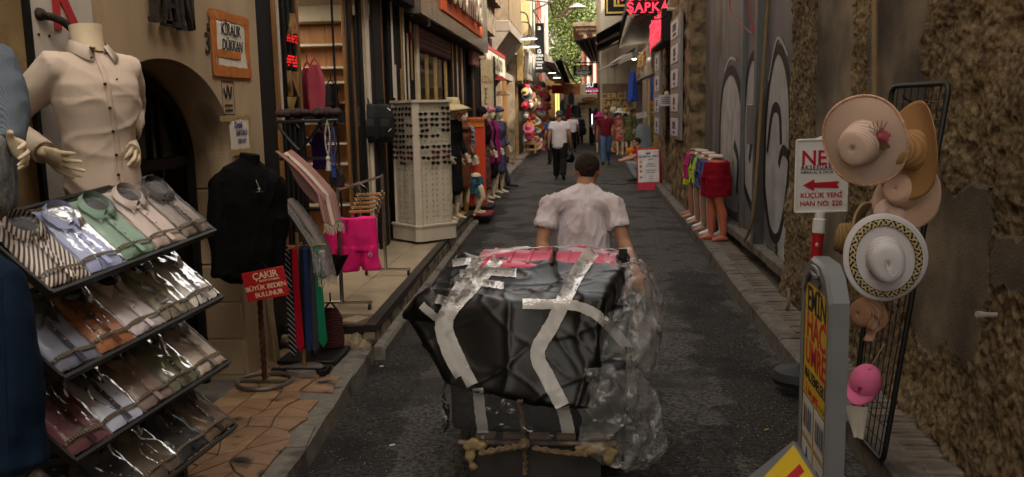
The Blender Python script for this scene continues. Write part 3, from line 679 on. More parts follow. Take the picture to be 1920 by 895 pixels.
for a, b in ((11.48,12.35), (12.37,15.4), (15.42,18.3), (18.32,19.6)): part(shop, 'fascia_panel', m_mirror, [(-2.5,-2.06,a,b,3.025,4.7)], .006)
part(shop, 'sign_panel', mat('orange_panel', (.62,.11,.03), .45, var=.1, scale=4), [(-2.058,-2.03,13.1,18.28,3.25,4.6)], .004)
m_let = mat('aged_steel_letter', (.5,.42,.33), .35, .6, var=.4, scale=10, bump=.3)
text('Columbia', 1.12, m_let, rel(shop, frame((-2.0, 13.35, 3.44), (0,1,0))), shop, 'sign_lettering', .05, .012, 'LEFT', sx=1.02, valign='BOTTOM_BASELINE')
# camera and alarm under the fascia
sc_ = thing('security_camera', 'small white security camera under the steel fascia', 'camera', gx(797, 42, -2.2))
g = MB(); g.tube([(-.05,0,.06), (0,0,.03)], .012, 8); g.build('bracket', m_shelf, sc_)
g = MB(); g.tube([(0,-.06,.03), (.03,.12,-.02)], .032, 10); g.build('camera_body', mat('cam_white', (.6,.55,.48), .4), sc_)
al = tag(MB().sph(gx(771, 68, -2.27), (.03,.05,.05), 10, 6).build('alarm_bell', mat('alarm_red', (.25,.02,.015), .4)), 'small dark red alarm bell on the cream corner post', 'alarm')
# ================================================================== left: stone building with corbelled bay
m_st = mat('weathered_stone', (.21,.155,.10), .9, var=.35, scale=5, bump=.6, bscale=30, col2=(.09,.065,.045), thr=.58, tscale=3)
m_cr2 = mat('grey_cream_render', (.22,.18,.14), .85, var=.2, scale=3)
sb = thing('stone_building', 'weathered stone building with corbels and a projecting bay over the shops', 'building', (-2.5, 25, 0))
part(sb, 'wall', m_st, [(-8,-2.5,20.02,31,2.9,6.0), (-8,-3.6,20.02,31,.1,2.9)])
for k, (a, b, z0, z1, x) in enumerate(((20.05,22.4,3.6,4.3,-2.15), (20.3,22.5,4.3,5.2,-2.0), (20.05,22.2,2.95,3.6,-2.3), (20.1,22.6,5.2,6.0,-1.9))):
    o = rockbox('corbel_stone', x, -2.5, a, b, z0, z1, m_st, None, .03, .15, 3); o.data.transform(INV[sb.name]); o.parent = sb
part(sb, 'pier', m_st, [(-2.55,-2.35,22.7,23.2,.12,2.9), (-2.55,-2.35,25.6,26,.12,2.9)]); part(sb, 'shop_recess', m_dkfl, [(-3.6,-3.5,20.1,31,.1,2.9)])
part(sb, 'bay_front', m_cr2, [(-2.5,-1.95,24.4,29.4,3.9,4.2)], .02)
g = wmb(sb); g.add([(-2.5,24.4,3.2),(-2.5,29.4,3.2),(-1.98,29.4,3.9),(-1.98,24.4,3.9)], [(0,1,2,3)]); g.add([(-2.5,24.4,3.2),(-1.98,24.4,3.9),(-2.5,24.4,3.9)], [(0,1,2)]); g.build('bay_soffit', m_cr2, sb)
part(sb, 'bay_wall', m_st, [(-2.5,-2.0,24.45,29.35,4.2,6)])
for k in range(7): part(sb, 'bay_board', mat('bay_plank', (.2,.14,.08), .8, var=.3, scale=6, stretch=(3,3,.5)), [(-1.999,-1.97,24.5+k*.7,25.17+k*.7,4.22,5.95)], .01)
part(sb, 'small_window', m_black, [(-2.5,-2.44,23.3,24.2,2.95,3.7)]); 
for k in range(3): part(sb, 'window_bar', m_iron, [(-2.44,-2.41,23.4+k*.3,23.44+k*.3,2.97,3.68)])
part(sb, 'ledge', m_cr2, [(-2.5,-2.3,22.6,29.5,2.7,2.92)], .02)
# white name board
wsn = thing('shop_name_board', 'cream name board with faded lettering and a red top edge on the stone building', 'sign', (-2.28, 23, 2.9))
part(wsn, 'board', mat('cream_board', (.5,.44,.34), .6), [(-2.34,-2.28,21.6,26.4,2.72,3.26)], .01); part(wsn, 'red_edge', mat('edge_red', (.3,.05,.04), .5), [(-2.36,-2.27,21.6,26.4,3.262,3.36)])
text('NO: 5 STÜDYO', .46, mat('olive_letter', (.1,.085,.05), .7), rel(wsn, frame((-2.276, 24, 2.98), (0,1,0))), wsn, 'lettering', .004, .008)
# shop with brass letters
zn = thing('brass_letter_shop', 'narrow shop with tall metal letters on a projecting fascia', 'shop', (-2.4, 32, 0))
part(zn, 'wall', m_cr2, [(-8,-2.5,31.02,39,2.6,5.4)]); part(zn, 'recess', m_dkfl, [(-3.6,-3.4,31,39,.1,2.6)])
part(zn, 'brass_end', m_gold, [(-2.15,-1.95,29.5,29.56,2.75,4.0)]); part(zn, 'fascia', m_st, [(-2.5,-2.0,29.57,37,2.65,3.6)], .02)
text('ZENNA', 1.5, mat('pale_metal_letter', (.55,.5,.42), .35, .7, var=.2), rel(zn, frame((-1.9, 29.9, 2.85), (0,1,0))), zn, 'sign_lettering', .06, .02, 'LEFT', sx=1.6, valign='BOTTOM_BASELINE')
part(zn, 'red_plate', mat('pinkred_plate', (.42,.08,.07), .5), [(-1.995,-1.96,31.9,34,2.2,2.85)], .01)
part(zn, 'roller_shutter', m_cr2, [(-2.55,-2.45,27.0,28.3,.15,2.65)]); part(zn, 'stone_jamb', m_st, [(-2.5,-2.2,28.6,28.9,.15,2.65)]); part(zn, 'brass_jamb', m_gold, [(-2.5,-2.2,30.3,30.4,.15,2.65)]); part(zn, 'door_dark', m_dkfl, [(-2.6,-2.5,28.9,30.3,.15,2.65)])
part(zn, 'side_jamb', m_wood2, [(-2.5,-2.28,26.1,26.9,.15,2.65)])
# gooseneck lamps (lit)
for i, (px, py, Y) in enumerate(((992, 73, 29), (997, 88, 31))):
    c = at(px, py, Y); t = thing('gooseneck_lamp', ['lit gooseneck lamp, the upper of two over the brass letters', 'lit gooseneck lamp, the lower of two over the brass letters'][i], 'lamp', c, 0, 'gooseneck lamps')
    g = MB(); g.tube(cat([(-.75,-.2,.0), (-.45,-.1,.75), (-.1,0,.8), (0,0,.45), (0,0,.12)], 6), .022, 6); g.build('arm', m_iron, t)
    g = MB(); g.lathe([(.05,.14), (.08,.1), (.3,.02), (.31,0), (.29,.0)], 18, cap=False); g.build('shade', m_iron, t)
    g = MB(); g.lathe([(.01,-.012), (.26,-.012), (.26,.0), (.01,.02)], 18); g.build('bulb_disc', mat('cool_lamp', (1,1,1), emit=(.85,1,.95), es=7, var=0), t)
# vertical black sign
vb = thing('vertical_sign_board', 'tall black hanging board with white lettering beside the gooseneck lamps', 'sign', at(1011, 105, 33))
w_ = .33; part(vb, 'board', m_blackm, [(at(1003,30,33).x, at(1020,30,33).x, 32.9, 33, at(1011,137,33).z, at(1011,44,33).z)], .01)
for py, s, tx in ((52,.26,'a'), (97,.20,'G'), (105,.115,'SÜPER'), (111,.09,'TOKA'), (117,.09,'DUVAK'), (122,.09,'TAKI'), (128,.09,'BONE')):
    text(tx, s, mat('sign_white', (.7,.68,.64), .6, var=0), rel(vb, FF(1011, py, 32.895)), vb, 'lettering', .003, .003)
# hanging cap poster facing down the street
cp = thing('cap_poster', 'cream standing poster with a red outlined cap and black letters', 'poster', at(915, 200, 20.4))
part(cp, 'panel', mat('poster_cream', (.5,.4,.24), .6), [(at(902,160,20.4).x, at(926,160,20.4).x, 20.4, 20.43, at(910,200,20.4).z, at(910,112,20.4).z)])
Mp = rel(cp, FF(912, 150, 20.395)); g = MB()
for pts in ([(-.1,-.05),(-.09,.04),(-.03,.09),(.03,.05),(.05,-.03),(-.1,-.05)], [(.05,-.03),(.12,-.05),(.04,-.08),(-.1,-.05)], [(-.03,.09),(-.02,-.04)]): g.ribbon(pts, .012, Mp, .002)
g.build('cap_outline', mat('print_red', (.3,.03,.02), .6), cp)
for py, s, tx in ((170,.16,'Y'), (181,.16,'İ'), (192,.16,'L')): text(tx, s, m_ink, rel(cp, FF(911, py, 20.395)), cp, 'lettering', .002, .006)
part(cp, 'frame', m_black, [(at(926,160,20.4).x, at(929,160,20.4).x, 20.38, 20.44, .14, at(910,106,20.4).z)])
for i, (px, py) in enumerate(((936,150), (941,178))):
    t = tag(MB(rotz(.4, at(px, py, 22.3))).lathe([(.02,.1), (.1,.08), (.13,.02), (.2,0), (.2,-.015)], 14).build('peaked_cap', mat('cap_%d' % i, ((.25,.03,.03), (.2,.12,.06))[i], .8)), ['dark red cap hanging behind the cap poster', 'brown cap with white edge hanging below a dark red cap'][i], 'cap')
# small box sign
bs = tag(MB().box(-2.3, -2.2, 18.0, 19.1, 2.7, 3.0, .02).build('box_sign', mat('pink_box', (.3,.16,.13), .5)), 'small pinkish box sign under the end of the steel fascia', 'sign')
# ================================================================== right, further up
m_gpan = mat('grey_board', (.2,.19,.18), .45, .2, var=.1, scale=4)
m_plate = mat('name_plate', (.5,.5,.53), .35, var=.08); m_pl2 = mat('dark_print', (.06,.06,.08), .5, var=0)
def nameboard(label, X, y0, y1, z0, z1, words, tilt=0):
    t = thing('name_board', label, 'sign', (X, (y0+y1)/2, z0), 0, 'grey name boards')
    part(t, 'panel', m_gpan, [(X,X+.05,y0,y1,z0,z1)], .006); n = len(words); h = (z1-z0)/n
    for i, (tx, sub) in enumerate(words):
        zc = z1-(i+.5)*h; yc = (y0+y1)/2
        o = part(t, 'name_plate', m_plate, [(X-.014,X-.003,y0+.16*(y1-y0),y1-.12*(y1-y0),zc-h*.36,zc+h*.36)], .003)
        M = frame((X-.016, yc, zc+h*.06), (0,-1,0)); text(tx, h*.42, m_pl2, rel(t, M), t, 'plate_lettering', .002, .004, sx=.85*(y1-y0)/1.7)
        M = frame((X-.016, yc, zc-h*.22), (0,-1,0)); text(sub, h*.16, m_pl2, rel(t, M), t, 'plate_lettering', .002, .001)
    return t
nameboard('larger grey name board of five plates on the stone pier', 1.58, 14.7, 16.3, 1.22, 3.28, [('KONSEPT','HALI & AKSESUAR'), ('ÇARŞI','HEDİYELİK'), ('GÜDE','TEKSTİL'), ('KİM','GİYİM'), ('SERVET','TOPTAN')])
nameboard('smaller grey name board of narrow plates below the slanted red display', 1.62, 18.9, 20.3, 1.15, 2.95, [('FON','TOKA'), ('MODA','ŞAL'), ('İNCİ','EŞARP'), ('AKIN','BONE')])
part(wbt := thing('sun_block_building', 'plain building body added behind the stone piers on the right to block the sun', 'building', (3, 18, 0)), 'wall', m_plas2, [(2.12,8,14.21,21.45,0,9)])  # added body filling the gap, keeps direct sun off the road
tag(rockbox('stone_pier', 1.86, 2.2, 16.95, 21.5, 0, 3.4, m_rock2, sc=4), 'brown stone pier behind the red menu board', 'pier')
sm = thing('small_wall_sign', 'small pale sign with printed lines on the brown stone pier', 'sign', at(1249, 188, 18.2))
g = MB(); g.box(-.14, .14, -.01, .01, -.12, .1, .004); g.build('panel', m_plate, sm)
for k in range(4): g = MB(); g.box(-.1, .1-.03*(k % 2), -.014, -.0105, .05-k*.04, .062-k*.04); g.build('print_line', m_pl2, sm)
cam2 = thing('security_camera', 'white dome camera above the small pale wall sign', 'camera', at(1250, 176, 18.0)); g = MB(); g.sph((0,0,0), .05, 10, 6); g.box(-.06,.06,-.05,.05,-.05,-.02); g.build('camera_body', m_shelf, cam2)
brk = thing('wall_bracket', 'white pipe bracket sticking out beside the slanted red display', 'bracket', at(1275, 19, 16.2)); g = MB(); g.tube([(-.22,0,.02),(.3,.1,0)], .03, 8); g.box(-.02,.1,-.03,.06,-.05,.05); g.build('pipe', m_shelf, brk)
g = MB(); g.tube(cat([(-.2,0,0),(-.25,0,-.1),(-.4,.1,-.14),(-.6,.2,-.06)], 5), .012, 6); g.build('cable', m_blackm, brk)
# LED displays (lit)
m_led = mat('red_led_sign', (.3,0,.02), emit=(1,.04,.07), es=2.4, var=0); m_ledb = mat('led_black', (.012,.006,.007), .5)
l1 = thing('led_display', 'red lit display facing down the street reading a hat shop name', 'sign', at(1215, 30, 20)); a, b = at(1180, 26, 20), at(1251, -14, 20)
part(l1, 'case', m_ledb, [(a.x,b.x,20,20.12,a.z,b.z+.12)], .01)
text('ŞAPKA', .27, m_led, rel(l1, FF(1214, 14, 19.99)), l1, 'lettering', .004, .004, space=1.15); text('TUTKİTO', .27, m_led, rel(l1, FF(1215, -7, 19.99)), l1, 'lettering', .004, .004, space=1.1)
g = wmb(l1)
for px in (1188, 1205, 1221, 1237): g.box(at(px,23,20).x-.05, at(px,23,20).x+.05, 19.99, 19.996, at(px,23.5,20).z-.008, at(px,23.5,20).z+.008)
for py in (2, 15): [g.box(at(px,py,20).x-.008, at(px,py,20).x+.008, 19.99, 19.996, at(px,py,20).z-.06, at(px,py,20).z+.05) for px in (1181.5, 1247)]
g.build('led_border', m_led, l1)['kind'] = 'stuff'
l2 = thing('led_display', 'red lit display seen at a slant on the right wall', 'sign', (1.5, 18.7, 3.05)); part(l2, 'case', m_ledb, [(1.5,1.75,17.2,20.3,3.0,3.62)], .01)
for tx, z in (('TÜTÜREN', 3.42), ('ŞAPKA EV', 3.16)): text(tx, .36, m_led, rel(l2, frame((1.494, 18.75, z), (0,-1,0))), l2, 'lettering', .003, .008, sx=1.7)
g = wmb(l2); g.box(1.492, 1.496, 17.3, 20.2, 3.275, 3.29); g.build('led_border', m_led, l2)
# canopy of pale sheet
def quadslab(t, name, mtl, pts, th=.03, smooth=20):
    P = [V(p) for p in pts]; nrm = (P[1]-P[0]).cross(P[2]-P[0]).normalized()*th; g = wmb(t) if t else MB()
    g.add(P+[p+nrm for p in P], [(3,2,1,0), (4,5,6,7)]+[(i, (i+1) % 4, 4+(i+1) % 4, 4+i) for i in range(4)])
    return g.build(name, mtl, t, smooth)
m_poly = mat('grey_canopy_sheet', (.3,.26,.21), .6, var=.12, scale=2)
cn = thing('sheet_canopy', 'pale sheet canopy sloping out under the upright red display', 'canopy', (1.5, 23, 3.6))
A, B, C_, D_ = at(1186, 30, 20.5), at(1163, 88, 27.5), V((1.95, 27.5, 3.75)), V((1.95, 20.5, 4.2))
quadslab(cn, 'sheet', m_poly, [A, B, C_, D_]); g = wmb(cn); g.tube([A, B], .05, 6); g.tube([B, C_], .04, 6); g.build('edge_frame', mat('pale_frame', (.5,.44,.36), .5), cn)
g = wmb(cn); g.tube([D_+V((-.0,.1,-.2)), lerp(A, B, .1)], .05, 8); g.build('strut', m_shelf, cn)
# cream fascia shop
fs_ = thing('cream_fascia_shop', 'shop with a curved cream fascia and brass letters on the right', 'shop', (1.95, 29, 0))
m_cf = mat('cream_fascia', (.42,.36,.28), .3, var=.1)
g = wmb(fs_)
prof = [(2.2,3.6), (1.95,3.6), (1.9,3.3), (1.88,3.0), (1.93,2.72), (2.2,2.66)]
g.rings([[V((x, y, z)) for x, z in prof] for y in (25, 28, 31, 35.5)]); g.build('fascia', m_cf, fs_, 30)
text('GÜREŞLER', .62, m_gold, rel(fs_, frame((1.86, 28.6, 3.22), (0,-1,0))), fs_, 'sign_lettering', .02, .015, sx=1.15)
text('ŞAPKA', .3, m_gold, rel(fs_, frame((1.87, 30, 2.88), (0,-1,0))), fs_, 'sign_lettering', .01, .006)
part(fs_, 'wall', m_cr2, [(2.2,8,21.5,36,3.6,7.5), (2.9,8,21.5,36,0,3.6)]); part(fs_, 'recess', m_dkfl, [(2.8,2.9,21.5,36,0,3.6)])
part(fs_, 'pillar', m_cr2, [(1.95,2.3,27.6,29.4,.12,2.66)], .02); part(fs_, 'pillar', m_cr2, [(1.98,2.3,33.8,35.9,.12,2.66)], .02); part(fs_, 'window_frame', m_gold, [(1.98,2.06,25.0,25.15,.12,2.66)]); part(fs_, 'window_frame', m_gold, [(1.98,2.06,27.35,27.5,.12,2.66)])
part(fs_, 'window_glass', m_glass, [(2.01,2.02,25.15,27.35,.2,2.66)]); part(fs_, 'curtain', m_cream, [(2.1,2.16,25.9,26.6,.2,2.6)]); part(fs_, 'door_glass', m_glass, [(2.05,2.06,21.6,25,.2,2.66)])
part(fs_, 'spot_lamp', m_lamp, [(1.5,1.6,26.9,27.0,3.2,3.22)])
# beige corner building with brass word on its end wall
cb = thing('beige_corner_building', 'tall beige rendered building jutting into the lane with brass lettering', 'building', (1.5, 36, 0))
YB = 36.2; xl = at(1127, 200, YB).x
m_bg = mat('beige_render', (.46,.39,.30), .85, var=.12, scale=1.5, bump=.1); m_brn = mat('brown_clad', (.2,.135,.08), .6, var=.2, scale=4)
zt = at(1140, 158, YB).z
part(cb, 'upper_wall', m_bg, [(xl,7,YB,46,zt+.002,9.5)], .02); part(cb, 'lower_wall', m_brn, [(xl,7,YB,46,0,zt)])
part(cb, 'corner_trim', m_bg, [(xl-.03,xl+.05,YB-.03,YB-.001,0,zt)])
for px in (1140, 1153): x = at(px, 130, YB).x; part(cb, 'panel_joint', mat('joint_grey', (.2,.17,.13), .9), [(x-.012,x+.012,YB-.006,YB-.001,at(px,158,YB).z,at(px,95,YB).z)])
for tx, px, py, s in (('ÇERÇİ', 1151, 181, .33), ('ŞAPKA', 1151, 196, .33)): text(tx, s, m_gold, rel(cb, FF(px, py, YB-.03)), cb, 'sign_lettering', .02, .012, sx=1.05, space=1.05)
text('E', 1.15, mat('gold_paint', (.6,.4,.08), .4, var=.1), rel(cb, FF(1162, -6, 33.88)), cb, 'sign_letter', .02, -.02) if 0 else None
es = thing('gold_framed_sign', 'dark board with gold frame and gold letter high on the right', 'sign', at(1155, 0, 34)); a, b = at(1134, 30, 34), at(1183, -70, 34)
part(es, 'board', m_blackm, [(a.x,b.x,34,34.1,a.z,b.z)], .01); m_gp = mat('gold_paint', (.55,.36,.07), .4, var=.1)
a2, b2 = at(1137, 26, 34), at(1184, -60, 34)
part(es, 'gold_frame', m_gp, [(a2.x,a2.x+.05,33.97,33.998,a2.z,b2.z)]); part(es, 'gold_frame', m_gp, [(a2.x+.052,b.x,33.97,33.998,a2.z,a2.z+.06)])
q = at(1151, 13, 34); part(es, 'gold_letter', m_gp, [(q.x,q.x+.07,33.97,33.998,q.z,q.z+.9), (q.x+.07,q.x+.5,33.97,33.998,q.z,q.z+.07), (q.x+.13,q.x+.2,33.97,33.998,q.z+.1,q.z+.25)])
# black awnings reaching over the lane
m_awn = mat('black_awning', (.014,.013,.013), .8, var=.3, scale=4); m_awe = mat('grey_awning_edge', (.35,.31,.26), .7)
aw = thing('black_awning', 'large black awning jutting left from the red brick house', 'awning', at(1115, 120, 44))
quadslab(aw, 'canvas', m_awn, [at(1077, 77, 38), at(1118, 69, 39), at(1124, 116, 46), at(1108, 116, 46)]); g = wmb(aw)
for t_ in (.15, .4, .65, .9): g.tube([lerp(at(1077,77,38), at(1118,69,39), t_)-V((0,0,.05)), lerp(at(1108,116,46), at(1124,116,46), t_)-V((0,0,.05))], .03, 5)
g.tube([at(1077,78,37.9), at(1118,70,38.9)], .05, 6); g.build('awning_rib', m_black, aw)
aw2 = thing('black_awning', 'folded black awning spread high against the beige building', 'awning', at(1140, 90, 36))
quadslab(aw2, 'canvas', m_awn, [at(1118,66,33), at(1168,38,33), at(1166,72,36.1), at(1120,98,36.1)]); quadslab(aw2, 'canvas', m_awn, [at(1165,45,31), at(1184,0,31), at(1180,-20,33.5), at(1160,90,33.5)])
g = wmb(aw2); g.tube([at(1118,82,34.5), at(1162,62,34.5)], .07, 6); g.build('awning_arm', m_awe, aw2); g = wmb(aw2); g.tube([at(1122,96,35.9), at(1161,80,35.9)], .05, 6); g.build('awning_arm', m_awe, aw2)
aw3 = thing('rolled_awning', 'half rolled black awning with crumpled grey edge above the brass lettering', 'awning', at(1160, 125, 34))
quadslab(aw3, 'canvas', m_awn, [at(1145,128,31), at(1184,108,31), at(1192,90,35.9), at(1150,118,35.9)])
g = wmb(aw3); rr = random.Random(5)
for k in range(4): g.tube([at(1146+k*2,120+k*4,30.9+k*.1)+V((0,0,rr.uniform(-.05,.05))), at(1165,108+k*3,31), at(1186,100+k*3,31)], [.03,.06,.03], 6)
g.build('rolled_edge', m_awe, aw3); g = wmb(aw3); g.tube([at(1123,133,33), at(1146,122,31)], .03, 6); g.build('rod', m_awe, aw3)
# blue cloth hanging
g = MB(); c = at(1186, 165, 31); 
def clothf(u, v): a = u*6.283; r = .08+.1*v+.03*math.sin(a*4+v*3); return c+V((r*math.cos(a), r*.6*math.sin(a), .55-1.0*v+.03*math.sin(a*3)))
g.grid(clothf, 24, 10); tag(g.build('hanging_cloth', mat('blue_cloth', (.02,.05,.25), .6, var=.4, scale=20), smooth=60), 'blue sparkling cloth hanging at the corner of the cream fascia', 'cloth')
# ================================================================== far houses, the end of the lane
m_red = mat('red_facade', (.3,.07,.05), .85, var=.2, scale=3); m_yel = mat('yellow_facade', (.42,.30,.13), .85, var=.2, scale=3)
m_brk = mat('far_brick', (.26,.11,.075), .85, var=.3, scale=8); m_wfr = mat('white_frame', (.55,.5,.43), .6)
def house(name, label, X, y0, y1, z1, mtl, wins, side=-1, dep=6):
    t = thing(name, label, 'building', (X, (y0+y1)/2, 0)); x2 = X+side*dep
    part(t, 'wall', mtl, [(X,x2,y0,y1,0,z1)]); part(t, 'cornice', mtl, [(X-side*.25,x2,y0-.1,y1+.1,z1,z1+.3)])
    for (a, b, c, d) in wins:
        o = part(t, 'window', m_wfr, [(X-side*.06,X+side*.02,a,b,c,d)]); p2 = part(t, 'pane', mat('far_pane', (.03,.035,.04), .15), [(X-side*.065,X-side*.061,a+.12,b-.12,c+.12,d-.12)]); p2.parent = o
    return t
house('yellow_house', 'narrow yellow house behind the black vertical board', -2.25, 39.1, 45, 8, m_yel, [(39.6,41,5,7),(42,43.6,5,7)])
house('red_house', 'tall red painted house on the left behind the canopies', -2.2, 45.2, 56, 9.5, m_red, [(46+k*2.4,47.4+k*2.4,z,z+1.8) for k in range(4) for z in (4.6, 7.2)])
part(bpy.data.objects['red_house'], 'drain_pipe', m_wfr, [(-2.15,-2.0,48.1,48.25,3,9.5), (-2.15,-2.0,53,53.15,3,9.5)])
rb = thing('brick_house', 'red brick house with a heavy stone cornice behind the awnings', 'building', at(1115, 150, 50))
x0 = at(1090, 60, 50).x; zc = at(1090, 66, 50).z
part(rb, 'wall', m_brk, [(x0,9,50,60,0,zc)]); 
for k in range(3): part(rb, 'cornice', m_st, [(x0-.15-.16*k,9,50-.1-.12*k,60,zc+.002+.22*k,zc+.22+.22*k)], .02)
for k in range(5): part(rb, 'cornice_block', m_st, [(x0+.1+k*.5,x0+.3+k*.5,49.75,49.99,zc-.25,zc)], .01)
for k, px in enumerate((1100, 1112)): x = at(px, 100, 50).x; part(rb, 'pilaster', m_wfr, [(x,x+.14,49.9,49.99,0,zc-.3)])
part(rb, 'window', m_wfr, [(x0+.45,x0+1.1,49.9,49.99,5.2,zc-.6)]); part(rb, 'pane', MATS['far_pane'], [(x0+.53,x0+1.02,49.88,49.899,5.3,zc-.7)])
# end block
eb = thing('end_shop', 'cream shop front with glass door closing the end of the lane', 'shop', at(1105, 268, 47)); Y = 47
xa, xb = at(1072, 200, Y).x, at(1135, 200, Y).x; ze = at(1100, 158, Y).z
m_ec = mat('end_cream', (.46,.40,.28), .8, var=.1)
part(eb, 'wall', m_ec, [(xa-.6,at(1104,200,Y).x,Y,52,0,ze), (at(1104,200,Y).x,xb+1,Y,52,at(1100,214,Y).z+.3,ze)]); part(eb, 'door_recess', m_dkfl, [(at(1104,200,Y).x,xb+1,Y+.3,52,0,at(1100,214,Y).z+.298)])
part(eb, 'door_frame', m_blackm, [(at(1105,200,Y).x,at(1105,200,Y).x+.12,Y+.05,Y+.2,0,2.6)]); part(eb, 'neon_tube', mat('white_tube', (1,1,1), emit=(.85,.93,1), es=3, var=0), [(at(1109,200,Y).x,at(1109,200,Y).x+.05,Y+.1,Y+.14,.4,at(1109,214,Y).z)])
part(eb, 'door_glass', m_glass, [(at(1107,200,Y).x,xb,Y+.2,Y+.21,.05,2.6)])
part(eb, 'box_sign', m_ec, [(at(1083,190,Y).x,at(1119,190,Y).x,Y-.5,Y-.002,at(1100,193,Y).z,at(1100,177,Y).z)], .02)
g = wmb(eb); cx, cz = at(1105, 187, Y-.52).x, at(1105, 187, Y-.52).z
g.prism([(.44*math.cos(a)*(1 if abs(math.cos(a)) < .7 else .95), .12*math.sin(a)) for a in [i*.3142 for i in range(20)]], .03, frame((cx, Y-.51, cz), (1,0,0))); g.build('oval_plate', mat('maroon_plate', (.12,.03,.02), .5), eb)
text('GOOSEBEE', .125, m_gp, rel(eb, FF(1105, 187, Y-.56)), eb, 'lettering', .004, .004)
a, b = at(1090, 216, Y), at(1100, 186, Y); part(eb, 'side_plate', mat('plate_cream', (.55,.47,.3), .6), [(a.x,b.x,Y-.05,Y-.002,a.z,b.z)])
for py, tx in ((196,'Y'), (204,'BAY'), (211,'BAY')): text(tx, .2 if tx == 'Y' else .12, m_ink, rel(eb, FF(1095, py, Y-.06)), eb, 'lettering', .003, .006)
part(eb, 'lintel_block', mat('grey_block', (.3,.28,.26), .7), [(at(1113,160,Y).x,at(1127,160,Y).x,Y-.3,Y-.003,at(1120,168,Y).z,at(1120,156,Y).z)])
def hangsign(name, label, px0, py0, px1, py1, Y, mtl, words, rod=True):
    t = thing(name, label, 'sign', at((px0+px1)/2, py1, Y)); a, b = at(px0, py1, Y), at(px1, py0, Y); part(t, 'board', mtl, [(a.x,b.x,Y,Y+.08,a.z,b.z)], .008)
    for tx, py, s, mt, px in words: text(tx, s, mt, rel(t, FF(px or (px0+px1)/2, py, Y-.006)), t, 'lettering', .004, .004)
    if rod: g = wmb(t); g.tube([at(px0, py0-4, Y), at(px1+25, py0-4, Y)], .03, 6); [g.tube([at(px, py0-4, Y), at(px, py0, Y)], .015, 5) for px in (px0+4, px1-4)]; g.build('hanging_rod', m_black, t)
    return t
m_wl = mat('sign_white', (.7,.68,.64), .6, var=0)
hangsign('hanging_sign', 'black hanging board with outlined word and two small lines below the tree', 1075, 122, 1110, 142, 40, m_blackm, [('SURE', 129, .25, mat('dim_gold', (.4,.32,.2), .4, var=0), None), ('COLLECTION', 136, .1, m_wl, None), ('ACCESSORIES', 139, .08, m_wl, None)])
part(bpy.data.objects['hanging_sign'], 'green_edge', mat('green_strip', (.02,.25,.12), .5), [(at(1075,143,40).x,at(1110,143,40).x,40,40.08,at(1090,144,40).z,at(1090,142.2,40).z)])
hangsign('lit_hanging_sign', 'black lit sign with white and pink words before the end shop', 1099, 156, 1122, 176, 43, m_ledb, [('SU', 160, .3, mat('lit_white', (1,1,1), emit=(1,1,1), es=.9, var=0), 1106), ('Hayırlı Günler', 167, .09, mat('lit_pink', (1,.1,.2), emit=(1,.08,.2), es=1.3, var=0), None), ('BULAT & OV', 171, .11, MATS['lit_white'], None), ('BUKALE', 175, .09, MATS['lit_pink'], 1113)], False)
hangsign('orange_hanging_sign', 'orange and red banner sign with blue script at the lane end', 1056, 157, 1088, 178, 45, mat('orange_banner', (.45,.16,.03), .6, var=.3, scale=3), [('Çeyizci', 164, .22, mat('blue_script', (.06,.06,.2), .6, var=0), 1073)], False)
# left far canopies
cl = thing('corrugated_canopy', 'grey corrugated canopy with lamps over the hat and bag shop', 'canopy', (-2, 40, 3))
quadslab(cl, 'sheet', mat('grey_sheet', (.24,.21,.18), .6, var=.2, scale=3), [at(1008,112,33), at(1040,118,33), at(1062,163,46), at(1030,150,46)]); quadslab(cl, 'fascia', mat('grey_sheet2', (.3,.265,.225), .6), [at(1023,100,35), at(1023,125,35), at(1053,150,43), at(1053,128,43)])
for px, py in ((1035,137), (1044,146)): p = at(px, py, 37); g = wmb(cl); g.lathe([(.02,.12), (.2,.0), (.18,0)], 12, Matrix.Translation(p)); g.build('pendant_lamp', m_iron, cl); g = wmb(cl); g.lathe([(.15,-.012), (.15,0)], 12, Matrix.Translation(p)); g.build('bulb_disc', MATS['cool_lamp'], cl)
wt = thing('white_tarpaulin', 'pale tarpaulin canopy edge rising left of the tree', 'canopy', at(1065, 140, 44)); quadslab(wt, 'canvas', mat('pale_tarp', (.5,.47,.43), .6), [at(1052,106,40), at(1058,115,40), at(1076,152,46), at(1068,146,46)])
quadslab(wt, 'canvas_shade', m_awn, [at(1036,118,38), at(1053,112,38), at(1070,157,46), at(1040,157,46)])
g = wmb(wt); g.tube([at(1052,105,39.9), at(1077,153,45.9)], .04, 6); g.build('edge_pipe', m_iron, wt)
# lit corner shop under the canopy
lc = thing('lit_corner_shop', 'small shop with yellow lit strips at the end of the left row', 'shop', at(1045, 250, 47)); a, b = at(1030, 225, 47), at(1072, 160, 47)
part(lc, 'back_wall', mat('shop_yellow', (.35,.24,.1), .7, var=.3), [(a.x-1,b.x,48.5,48.6,0,3.4)]); part(lc, 'counter', m_cr2, [(a.x,b.x+.3,46.6,47.2,.1,at(1060,222,46.6).z)], .03)
for px, w_ in ((1041,.1), (1046,.07), (1052,.05)): p = at(px, 180, 47.5); part(lc, 'lit_strip', mat('yellow_glow', (1,.7,.2), emit=(1,.62,.15), es=2.2, var=0), [(p.x,p.x+w_,47.5,47.55,1.4,at(px,163,47.5).z)])
part(lc, 'sign_strip', mat('far_red', (.4,.05,.04), .6), [(at(1034,150,45).x,at(1056,150,45).x,45,45.1,at(1040,176,45).z,at(1040,160,45).z)])
